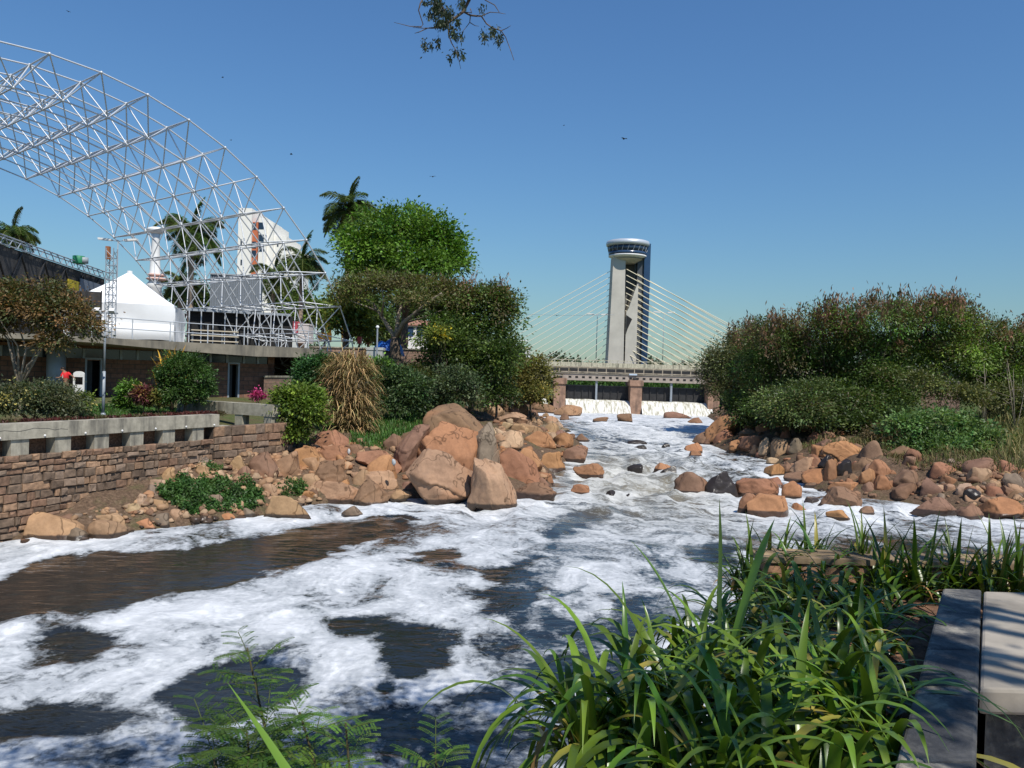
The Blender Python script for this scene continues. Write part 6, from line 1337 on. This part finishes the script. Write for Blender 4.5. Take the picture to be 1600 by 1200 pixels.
def ground_blades(poly, n, L, Wd, col, seed, name, lo=.7, hi=1.5, alt=None, altp=0, dr=1.0, m='leaf'):
    rng = np.random.default_rng(seed); xs = [q[0] for q in poly]; ys = [q[1] for q in poly]; W_ = np.array([hit(*q)[:2] for q in poly]); lo_, hi_ = W_.min(0), W_.max(0); P_ = rng.uniform(lo_, hi_, (n * 4, 2)); P_ = P_[inside(P_, W_)][:n]
    z = hz(P_[:, 0], P_[:, 1]); b = np.column_stack([P_, z - .02]); m_ = len(b)
    o = blades(name, b, tuft_dirs(m_, rng, lo, hi), L * rng.uniform(.5, 1.3, m_), Wd, dr * rng.uniform(.4, 1.4, m_), shade(col, np.arange(m_) // 6, rng, .3, .2, alt, altp), M[m], None, 4, org=(*W_.mean(0), 0)); kind(o, 'stuff'); return o
ground_blades([(1535, 640), (1640, 640), (1640, 745), (1560, 740), (1535, 700)], 5200, 1.0, .03, np.array([.24, .2, .09]), 140, "dry_grass", alt=np.array([.13, .15, .05]), altp=.4, m='dry')
ground_blades([(1390, 690), (1440, 660), (1600, 640), (1600, 740), (1440, 730)], 4000, .6, .03, np.array([.15, .15, .06]), 146, "dry_grass", alt=np.array([.09, .12, .035]), altp=.4, m='dry')
ground_blades([(1250, 700), (1400, 692), (1600, 712), (1600, 746), (1480, 744), (1390, 724), (1270, 712)], 3200, .45, .028, np.array([.17, .14, .065]), 150, "dry_grass", alt=np.array([.08, .11, .03]), altp=.45, m='dry')
ground_blades([(540, 700), (575, 660), (650, 640), (690, 645), (665, 670), (610, 690), (600, 706)], 9000, .34, .035, np.array([.07, .15, .028]), 141, "grass")
ground_blades([(430, 645), (700, 630), (850, 625), (770, 645), (560, 690), (440, 700)], 5000, .3, .03, np.array([.1, .12, .04]), 142, "grass", alt=np.array([.2, .16, .08]), altp=.4)
ground_blades([(112, 655), (112, 640), (160, 632), (290, 640), (300, 655), (200, 657)], 9000, .13, .02, np.array([.06, .14, .025]), 143, "lawn_grass")
def cover(poly, n, size, col, seed, name, h=.3, alt=None, altp=0, lump=3.0):
    rng = np.random.default_rng(seed); W_ = np.array([hit(*q)[:2] for q in poly]); P_ = rng.uniform(W_.min(0), W_.max(0), (n * 4, 2)); P_ = P_[inside(P_, W_)][:n]; m_ = len(P_)
    hh = np.array([max(0, .5 + mnoise.noise(Vector((x * lump, y * lump, seed)))) for x, y in P_]) * h
    b = np.column_stack([P_, hz(P_[:, 0], P_[:, 1]) + hh * rng.random(m_)]); ci = (np.floor(P_[:, 0] * 3) * 31 + np.floor(P_[:, 1] * 3)).astype(int) % 97
    o = leaves(name, b, rng.normal(size=(m_, 3)) + [0, 0, .3], rng.normal(size=(m_, 3)) * .5 + [0, -.2, 1], size * rng.uniform(.6, 1.4, m_), size * .55, shade(col, ci, rng, .2, .2, alt, altp), M['leaf'], None, .1, org=(*W_.mean(0), 0)); kind(o, 'stuff'); return o
cover([(236, 768), (290, 752), (400, 765), (412, 785), (395, 800), (290, 806), (270, 788)], 14000, .12, np.array([.055, .125, .028]), 144, "weeds", .45)
cover([(430, 765), (455, 755), (482, 762), (478, 775), (440, 778)], 2000, .1, np.array([.07, .13, .03]), 145, "weeds", .3)
cover([(305, 735), (330, 728), (350, 735), (330, 745)], 700, .1, np.array([.07, .12, .03]), 147, "weeds", .3)
rng = np.random.default_rng(148); n = 7000; u = rng.uniform(-8, 9.6, n); v = rng.uniform(.1, .5, n)
P_ = WA + np.outer(u, wdir) - np.outer(v + .45, wn); b = np.column_stack([P_, 3.28 + rng.uniform(-.05, .11, n)])
o = leaves("red_ground_cover", b, rng.normal(size=(n, 3)) + [0, 0, .8], rng.normal(size=(n, 3)) + [0, 0, .6], .11, .05, shade(np.array([.11, .035, .028]), (u * 5).astype(int) + 60, rng, .25, .25, np.array([.09, .09, .035]), .3), M['leaf'], None, 0, org=(*WA, 3)); kind(o, 'stuff')
mb = MB(); mb.run(wpt(-18) - wn * .38, WB - wn * .38, .6, 2.4, 3.30, -1.0); t = mb.build("flower_bed", M['mulch']); kind(t, 'structure')

# ------------------------------------------------------------------ foreground planting
def strap_clump(px_, xy, label, seed, n=34, L=.7, Wd=.03, lo=.35, hi=1.4, droop=3.0, tone=1.0, group="strap-leaved clumps in the planter", z=SOIL):
    rng = np.random.default_rng(seed); b = np.array([xy[0], xy[1], z]); t = thing("strap_leaf_plant", label, "plant", b, group)
    base = b + rng.normal(size=(n, 3)) * [.05, .05, .0] - [0, 0, .03]
    bl = blades("leaves", base, tuft_dirs(n, rng, lo, hi), L * rng.uniform(.55, 1.25, n), Wd * rng.uniform(.7, 1.3, n), droop * rng.uniform(.5, 1.35, n),
           shade(np.array([.098, .165, .016]) * tone, np.arange(n), rng, .2, .2, np.array([.3, .24, .05]), .07), M['gloss_leaf'], t, 12, .16, taper=.45)
    k_ = max(2, n // 9); bd = blades("dead_leaves", b + rng.normal(size=(k_, 3)) * [.07, .07, 0], tuft_dirs(k_, rng, .3, 1.2), L * rng.uniform(.4, .8, k_), Wd * .6, droop * 1.9, shade(np.array([.3, .17, .07]), np.arange(k_), rng, .25), M['dry'], t, 8, .1)
    return t
rngp = np.random.default_rng(200); pts = []
def sp(px, py): p = onz(px, py, SOIL); return p[:2]
PX = [(1385, 928), (1435, 934), (1500, 934), (1585, 936), (1345, 912), (1545, 940)]
front = [(905, 1180), (960, 1150), (1010, 1190), (1060, 1130), (1000, 1110), (1110, 1170), (1120, 1090), (1060, 1060), (1170, 1120), (1190, 1190), (1230, 1060), (1170, 1040), (1110, 1010), (1150, 985), (1210, 1000), (1270, 1010), (1280, 1090), (1330, 1050), (1340, 990), (1250, 960), (1190, 945), (1310, 950), (1240, 925), (1370, 1010), (1290, 915), (1320, 1130), (1350, 1190), (1250, 1160), (1385, 950), (1040, 1240), (1150, 1260), (1280, 1260)]
for i, q in enumerate(front):
    near = q[1] > 1080
    lab = "big glossy strap-leaved clump at the front of the planter" if near else "strap-leaved clump in the middle of the planter"
    if q == (905, 1180): lab = "strap-leaved clump spilling furthest left over the planter edge"
    if q == (1120, 1090): lab = "strap-leaved clump with one tall broad upright leaf"
    if q == (1350, 1190): lab = "strap-leaved clump whose leaves lie across the dark planter wall"
    if q == (1385, 950): lab = "strap-leaved clump touching the dark planter wall at its far end"
    strap_clump(q, sp(*q), lab, 300 + i, 40 if near else 36, .64 if near else .47, .034 if near else .027, tone=1.0 if near else .82)
for i, q in enumerate(PX):
    strap_clump(q, sp(*q), ("dark strap-leaved clump before the left end of the parapet", "large dark strap-leaved clump breaking the parapet line", "strap-leaved clump behind the far corner of the bench", "strap-leaved clump at the right edge behind the bench", "dark strap-leaved clump at the planter's far left corner", "strap-leaved clump behind the middle of the bench")[i], 360 + i, 48, .5, .024, .5, 1.5, 1.5, .7)
for i, q in enumerate([(1210, 905), (1270, 890), (1160, 925)]):
    strap_clump(q, sp(*q), "dark strap-leaved clump along the river edge of the planter", 370 + i, 38, .46, .024, .5, 1.5, 1.6, .7)
# single long leaves
rng = np.random.default_rng(380); p0 = np.array([*sp(1120, 1100), SOIL]); t = thing("strap_leaf_plant", "tall bright upright strap leaf above the other clumps", "plant", p0)
blades("leaves", np.array([p0, p0 + [.02, .03, 0], p0 + [-.03, .0, 0]]), np.array([[-.02, .0, 1.], [.25, .1, 1], [-.35, .05, 1]]), np.array([.86, .8, .75]), .05, np.array([.12, .5, .8]), np.array([[.13, .24, .03]] * 3), M['gloss_leaf'], t, 14, .15, taper=.75)
p0 = np.array([*sp(1330, 1150), SOIL]); t = thing("strap_leaf_plant", "outer clump sending pale leaves flat across the dark wall top", "plant", p0)
blades("leaves", np.tile(p0 + [0, 0, .12], (5, 1)), np.array([[1, -.12, .35], [1, .1, .4], [1, -.3, .3], [.9, .3, .55], [.6, .5, .8]]), np.array([.62, .55, .6, .6, .5]), .03, np.array([.9, .8, .8, 1.3, 1.6]), np.array([[.11, .19, .03]] * 5), M['gloss_leaf'], t, 12, .12)
p0 = np.array([.02, 1.35, 3.86]); t = thing("strap_leaf_plant", "single broad bright strap leaf crossing the feathery seedlings", "plant", p0)
blades("leaves", np.array([p0, p0 + [.02, 0, 0]]), np.array([[-.62, .38, .75], [.5, .1, 1.]]), np.array([.98, .5]), .045, np.array([.25, 1.5]), np.array([[.14, .25, .035]] * 2), M['gloss_leaf'], t, 12, .1, taper=.35)

# feathery seedlings below the terrace edge
def frond2(P_, D_, N_, L_, W_, pts, base, d, L, npin, pl, rng):
    """a twice-feathered leaf"""
    d = unit(np.asarray(d, float)); p = np.asarray(base, float); s = unit(np.cross(d, [0, 0, 1.])); rach = [p.copy()]
    for i in range(npin + 1): 
        p = p + d * L / (npin + 1); d = unit(d + np.array([0, 0, -.08])); rach.append(p.copy())
        for sg in (-1, 1):
            dd = unit(s * sg * .85 + d * .6 + np.array([0, 0, rng.uniform(-.1, .12)])); q = p.copy(); l_ = pl * (1 - .5 * abs(i / npin - .45)); nl = 10; ss = unit(np.cross(dd, [0, 0, 1.]))
            for j in range(nl):
                q = q + dd * l_ / nl; dd = unit(dd + np.array([0, 0, -.04]))
                for s2 in (-1, 1):
                    P_.append(q.copy()); D_.append(unit(ss * s2 + dd * .45 + [0, 0, -.12])); N_.append(np.array([0, 0, 1.]) + rng.normal(size=3) * .15); L_.append(l_ * .22 * (1 - .35 * abs(j / nl - .4))); W_.append(l_ * .10)
    pts.append(rach)
def seedling(label, stem, nfr, seed, L=.3, pl=.14, npin=5, tone=1.0, top=True):
    rng = np.random.default_rng(seed); stem = [np.asarray(q, float) for q in stem]; t = thing("feathery_seedling", label, "seedling", stem[0], "feathery seedlings at the water side")
    mb = MB(); mb.tube(stem, list(np.linspace(.007, .003, len(stem))), 6, t=(.2, .2, .1)); mb.build("stem", M['palebark'], t, True)
    P_, D_, N_, L_, W_, pts = [], [], [], [], [], []; S = np.array(stem); cum = np.linspace(0, 1, len(S))
    for k in range(nfr):
        u = .25 + .75 * (k + .5) / nfr; b = np.array([np.interp(u, cum, S[:, i]) for i in range(3)]); a = 2.4 * k + rng.uniform(-.4, .4); e = rng.uniform(.25, 1.0)
        frond2(P_, D_, N_, L_, W_, pts, b, [math.cos(a) * math.cos(e), math.sin(a) * math.cos(e), math.sin(e)], L * rng.uniform(.7, 1.15) * (1.1 - .5 * u), npin, pl * (1.1 - .45 * u), rng)
    P_ = np.array(P_); leaves("leaves", P_, np.array(D_), np.array(N_), np.array(L_), np.array(W_), shade(np.array([.07, .13, .018]) * tone, np.arange(len(P_)) // 20, rng, .2, .08), M['leaf'], t)
    mb = MB()
    for r_ in pts: mb.tube(r_, .0016, 4, t=(.25, .4, .12))
    mb.build("leaf_stalks", M['palebark'], t); return t
seedling("tallest feathery seedling with a leafy tip standing clear over the foam", [at(440, 1330, 2.7), at(428, 1200, 2.75), at(408, 1110, 2.8), at(386, 1012, 2.85)], 16, 401, .24, .11, 3)
seedling("dense dark feathery seedling below the tallest one", [at(400, 1340, 2.5), at(395, 1230, 2.5), at(385, 1140, 2.55)], 16, 402, .26, .12, 4, .8)
seedling("feathery seedling spreading left along the bottom", [at(360, 1330, 2.4), at(350, 1250, 2.4), at(330, 1170, 2.45)], 11, 403, .28, .12, 4, .8)
seedling("bright feathery seedling right of the broad strap leaf", [at(520, 1330, 2.6), at(500, 1220, 2.6), at(468, 1112, 2.65)], 11, 404, .22, .11, 3, 1.5)
seedling("small feathery seedling at the bottom centre", [at(560, 1340, 2.6), at(548, 1230, 2.6), at(540, 1130, 2.6)], 6, 405, .18, .09, 3, 1.4)
seedling("low feathery seedling beside the planter clumps", [at(690, 1340, 2.6), at(684, 1230, 2.6), at(680, 1175, 2.6)], 7, 406, .2, .1, 3, 1.1)
# earth bank they grow from, under the terrace edge
mb = MB(); mb.prism([(-2.2, .6), (-1.6, 2.3), (-.5, 2.75), (.5, 2.35), (-.3, .5), (-.9, -6), (-2.5, -6)], -1.2, [2.0, 2.2, 2.5, 2.6, 2.9, 2.9, 2.0], (.6, .6, .6)); kind(mb.build("earth_bank", M['ground'], org=(0, 0, 0)), 'structure')

# overhanging tree above the viewer
rng = np.random.default_rng(500); t = thing("overhanging_tree", "tree above the viewer with thin leafy twigs hanging down against the sky", "tree", (8.4, -3.8, TZ))
mb = MB(); fork = np.array([8.0, -3.0, 7.6]); mb.tube([(8.4, -3.8, TZ - .2), (8.4, -3.6, 5.2), fork], [.3, .24, .2], 12); mb.build("trunk", M['bark'], t, True)
def shadow_up(px, py, z0, zt):               # where foliage must hang for its shade to fall on a place
    g = onz(px, py, z0); return g + sun_dir * ((zt - z0) / sun_dir[2])
tg = [(shadow_up(px, py, 0, zt), r_) for px, py, zt, r_ in ((60, 1180, 11.0, .9), (200, 1190, 10.6, .9), (330, 1160, 10.8, .9), (450, 1170, 10.5, .8), (560, 1120, 10.8, .9), (640, 1090, 11.0, .9), (700, 1150, 10.6, .9), (620, 1185, 10.2, .8), (780, 1090, 10.8, .8), (860, 1120, 10.4, .9), (760, 1180, 10, .8), (930, 1060, 11, .7), (500, 1190, 10.2, .8))]
tg += [(shadow_up(px, py, TOP, zt), r_) for px, py, zt, r_ in ((1455, 1010, 9.2, .22), (1440, 1090, 9.0, .22), (1470, 950, 9.6, .2), (1400, 930, 9.4, .3), (1300, 900, 9.6, .5), (1250, 1000, 9.2, .3), (1180, 960, 9.4, .35), (1060, 1100, 9.0, .3))]
P_, D_, N_ = [], [], []; mb = MB()
for c, r_ in tg:
    v = c - fork; q1 = fork + v * .4 + [0, 0, 1.2]; q2 = fork + v * .75 + [0, 0, .9] + rng.normal(size=3) * .2
    mb.tube([fork, q1, q2, c], [.08, .05, .028, .01], 6)
    n = int(620 * r_ / .8); o_ = rng.normal(size=(n, 3)) * .5 * r_; P_.append(c + o_); D_.append(rng.normal(size=(n, 3)) + [0, 0, -1.0]); N_.append(rng.normal(size=(n, 3)) + [0, 0, .7])
mb.build("limbs", M['bark'], t, True); P_ = np.vstack(P_); D_ = np.vstack(D_); N_ = np.vstack(N_)
leaves("crown", P_, D_, N_, .14 * rng.uniform(.7, 1.3, len(P_)), .06, shade(np.array([.05, .09, .025]), np.arange(len(P_)) // 30, rng), M['leaf'], t)
YT = 8.6; mb = MB(); tw = lambda x, y, dy=0: at(x, y, YT + dy)
br = [([(760, -120), (742, -30), (733, 0), (724, 18), (706, 32), (690, 42), (675, 44)], .026, .008), ([(742, -30), (700, -25), (672, -20), (657, 5), (654, 16), (661, 38), (658, 42)], .012, .004), ([(658, 42), (640, 41), (616, 35)], .006, .002), ([(690, 42), (668, 44), (655, 50), (648, 52)], .008, .003), ([(675, 44), (660, 44), (645, 43)], .006, .002),
      ([(724, 18), (735, 24), (745, 25), (752, 25), (760, 37), (770, 44), (783, 48), (790, 58), (797, 76), (803, 94)], .011, .003), ([(752, 25), (766, 19), (780, 20), (790, 22)], .006, .002), ([(745, -60), (758, 0), (773, 8), (780, 19)], .009, .003), ([(735, 24), (734, 35), (728, 43), (722, 50)], .006, .002), ([(734, 35), (742, 40), (748, 41)], .005, .002), ([(700, 38), (701, 55), (706, 68), (712, 78), (716, 90), (720, 108)], .008, .002),
      ([(735, 14), (737, 20), (728, 19)], .007, .004), ([(706, 32), (690, 10), (685, -20)], .01, .006), ([(783, 48), (792, 44), (798, 40)], .005, .002), ([(712, 78), (704, 88), (699, 94)], .004, .002)]
for pts, ra, rb in br: mb.tube([tw(x, y, .15 * math.sin(x * .2)) for x, y in pts], list(np.linspace(ra, rb, len(pts))), 6)
mb.build("twigs", M['bark'], t, True)
P_ = []
for x, y, sx, sy, n in ((686, 12, 9, 14, 420), (690, 36, 10, 7, 330), (700, 22, 9, 10, 260), (680, 6, 6, 12, 160), (706, 48, 5, 8, 110), (663, 70, 4, 9, 60), (674, 70, 3, 6, 30), (685, 64, 4, 9, 70), (712, 54, 5, 7, 60), (721, 55, 4, 8, 40), (757, 54, 5, 10, 80), (771, 50, 6, 9, 110), (780, 60, 5, 9, 80), (714, 82, 6, 7, 70), (703, 90, 4, 6, 26), (724, 88, 3, 6, 26), (715, 34, 4, 7, 60), (722, 6, 8, 8, 90), (665, 3, 6, 4, 40), (752, 14, 5, 8, 30), (672, 24, 5, 6, 70)):
    for _ in range(n): P_.append(at(rng.normal(x, sx * .55), rng.normal(y, sy * .55), YT + rng.normal(0, .15)))
P_ = np.array(P_); n = len(P_); leaves("leaf_sprays", P_, rng.normal(size=(n, 3)) * .6 + [0, 0, -1.], rng.normal(size=(n, 3)), .045 * rng.uniform(.6, 1.3, n), .016, shade(np.array([.03, .045, .02]), np.arange(n) // 15, rng), M['leaf'], t)

# ------------------------------------------------------------------ birds
def bird(px, py, Y, span, yaw, label):
    c = at(px, py, Y); t = thing("bird", label, "bird", c, "birds in the sky"); e = np.array([math.cos(yaw), math.sin(yaw), .1]); s = np.array([-math.sin(yaw), math.cos(yaw), 0]); u = np.array([0, 0, 1.])
    mb = MB(); L = span * .45; mb.tube([c - e * L * .5, c - e * L * .25, c + e * L * .1, c + e * L * .35, c + e * L * .5], [span * .02, span * .07, span * .09, span * .05, span * .015], 7); mb.build("body", M['black'], t, True)
    for sg in (-1, 1):
        w = [c + e * span * .1, c + s * sg * span * .25 + e * span * .16 + u * span * .09, c + s * sg * span * .5 + e * span * .05 + u * span * .04, c + s * sg * span * .26 - e * span * .06 + u * span * .08, c - e * span * .1]
        th = u * span * .012; mb = MB(); mb.add([q + th for q in w] + [q - th for q in w], [(0, 1, 2, 3, 4), (9, 8, 7, 6, 5)] + [(i, i + 5, (i + 1) % 5 + 5, (i + 1) % 5) for i in range(5)]); mb.build("wing", M['black'], t)
for i, (px, py, Y, sp_, lb) in enumerate(((455, 241, 40, .2, "black bird flying above the palm top"), (676, 276, 40, .24, "dark bird flying above the bright green tree"), (107, 18, 60, .25, "tiny bird at the upper left of the sky"), (348, 121, 70, .25, "tiny bird above the lattice arch"), (975, 217, 70, .45, "thin dark bird high above the tower"), (881, 196, 70, .2, "faint tiny bird high in the middle of the sky"), (870, 493, 150, .8, "black bird gliding left of the tower cables"), (1139, 512, 150, .8, "black bird gliding at the end of the tower cables"), (361, 219, 70, .2, "speck of a bird just right of the lattice arch"), (1097, 545, 150, .7, "small bird before the lower right cables"))):
    bird(px, py, Y, sp_ * 1.5, i * 1.3, lb)

# ------------------------------------------------------------------ litter caught on the rocks
def litter(px, py, Y, s, col, label):
    c = at(px, py, Y); rng = np.random.default_rng(int(px)); b, f = ico(2); v = b * np.array([s * .7, s * .3, s * 1.3]); v = v * (1 + .8 * np.array([mnoise.noise(Vector(q * 2.2 + px)) for q in b]))[:, None]
    o = obj("plastic_litter", v + c, f, M['colour'], tint=np.tile(np.array(col), (len(v), 1))); tag(o, label, "litter")
litter(615, 722, 31.6, .11, (.4, .42, .42), "pale plastic rag hanging beside the tilted slab")
litter(545, 706, 33.6, .09, (.5, .5, .48), "white plastic scrap on the end of the red boulder")
litter(1376, 763, 36.5, .16, (.05, .28, .5), "small blue plastic scrap among the right boulders")

# ------------------------------------------------------------------ the person in red
def person():
    Y = 40.6; g = 3.2; k = mpp(Y); b = at(104, 622, Y); hd = at(97.5, 578, Y); 
    t = thing("person", "person in a red shirt and blue jeans bending beside the white sign board", "person", (b[0], b[1], g))
    P0 = lambda x, y, dy=0: at(x, y, Y + dy)
    J = {'pelvis': P0(102, 601), 'waist': P0(102, 595), 'chest': P0(102.5, 586), 'neck': P0(100, 580.5), 'head': P0(97.6, 577.6), 'crown': P0(96.4, 575.2),
         'ls': P0(98.6, 583, -.1), 'le': P0(95.5, 589, -.2), 'lw': P0(91, 590.3, -.28), 'lh': P0(89.4, 590, -.3), 'rs': P0(106.5, 583.5, .08), 're': P0(111, 586, .1), 'rw': P0(114.5, 588.5, 0), 'rh': P0(115.4, 589.5, 0),
         'lk': P0(101, 611, -.1), 'lf': P0(101.5, 621, 0), 'lt': P0(99, 622, -.15), 'rk': P0(106, 611, .1), 'rf': P0(107, 621, .15), 'rt': P0(105, 622, 0)}
    H_ = {'head': .09, 'crown': .07, 'neck': .055, 'chest': .15, 'waist': .13, 'pelvis': .14, 'ls': .065, 'rs': .065, 'le': .045, 're': .045, 'lw': .03, 'rw': .03, 'lh': .04, 'rh': .04, 'lk': .06, 'rk': .06, 'lf': .045, 'rf': .045, 'lt': .035, 'rt': .035}
    E = [('pelvis', 'waist'), ('waist', 'chest'), ('chest', 'neck'), ('neck', 'head'), ('head', 'crown'), ('chest', 'ls'), ('ls', 'le'), ('le', 'lw'), ('lw', 'lh'), ('chest', 'rs'), ('rs', 're'), ('re', 'rw'), ('rw', 'rh'), ('pelvis', 'lk'), ('lk', 'lf'), ('lf', 'lt'), ('pelvis', 'rk'), ('rk', 'rf'), ('rf', 'rt')]
    for hn, wn_ in (('lh', 'lw'), ('rh', 'rw')):        # five fingers on each hand
        d = unit(J[hn] - J[wn_]); s = unit(np.cross(d, [0, 0, 1.]))
        for q, (o_, l_) in enumerate(((-.03, .07), (-.012, .085), (.008, .08), (.026, .065), (.05, .045))):
            nm = hn + str(q); J[nm] = J[hn] + d * l_ + s * o_ - np.array([0, 0, .02 * q / 4]); H_[nm] = .009; E.append((hn, nm))
    def skin(name, joints, scale, m, parent, col, root):
        names = [j for j in J if j in joints]; me = bpy.data.meshes.new(name); o0 = ORG[t.name]
        me.from_pydata([(J[j] - o0).tolist() for j in names], [(names.index(a), names.index(b_)) for a, b_ in E if a in names and b_ in names], [])
        o = bpy.data.objects.new(name, me); C.objects.link(o); o.parent = parent; ORG[o.name] = o0
        sk = o.modifiers.new("skin", 'SKIN'); sk.use_smooth_shade = True
        for i, j in enumerate(names): r_ = H_[j] * scale + (.012 if scale > 1 else 0); me.skin_vertices[0].data[i].radius = (r_, r_); me.skin_vertices[0].data[i].use_root = (j == root)
        o.modifiers.new("sub", 'SUBSURF').levels = 2; o.modifiers["sub"].render_levels = 2
        mm = bpy.data.materials.new(name); mm.use_nodes = True; mm.node_tree.nodes["Principled BSDF"].inputs[0].default_value = (*col, 1); mm.node_tree.nodes["Principled BSDF"].inputs["Roughness"].default_value = .75; me.materials.append(mm); return o
    fdir = unit(np.array([-.8, -.6, 0.])); J['nose'] = J['head'] + fdir * .105 + [0, 0, -.01]; H_['nose'] = .014; E.append(('head', 'nose'))
    sd_ = np.array([-fdir[1], fdir[0], 0])
    for q, nm in ((-1, 'ea'), (1, 'eb')): J[nm] = J['head'] + sd_ * q * .095; H_[nm] = .02; E.append(('head', nm))
    skin("body", set(J), 1.0, None, t, (.24, .12, .07), 'pelvis')
    skin("shirt", {'waist', 'chest', 'ls', 'le', 'rs', 're', 'pelvis'} - {'pelvis'}, 1.12, None, t, (.62, .012, .018), 'chest')
    skin("trousers", {'pelvis', 'lk', 'lf', 'rk', 'rf'}, 1.12, None, t, (.045, .075, .15), 'pelvis')
    mb = MB(); c = J['head'] - fdir * .02 + [0, 0, .06]; mb.ball(c, (.105, .105, .085), 12, (.02, .015, .012)); mb.build("hair", M['colour'], t, True)
    for q in (-1, 1): mb = MB(); mb.ball(J['head'] + fdir * .088 + sd_ * q * .035 + [0, 0, .022], .011, 6, (.02, .02, .02)); mb.build("eye", M['colour'], t)
    mb = MB(); mb.ball(J['head'] + fdir * .085 + [0, 0, -.045], (.022, .022, .008), 6, (.3, .08, .07)); mb.build("mouth", M['colour'], t)
    mb = MB(); n_ = unit(np.array([-.35, -.94, 0])); c = J['chest'] + n_ * .175 + [-.03, 0, -.06]; sx_ = np.array([n_[1], -n_[0], 0]); mb.obox(c, sx_ * .06, n_ * .012, (0, 0, .08), (.75, .72, .7)); mb.build("shirt_print", M['colour'], t)
person()
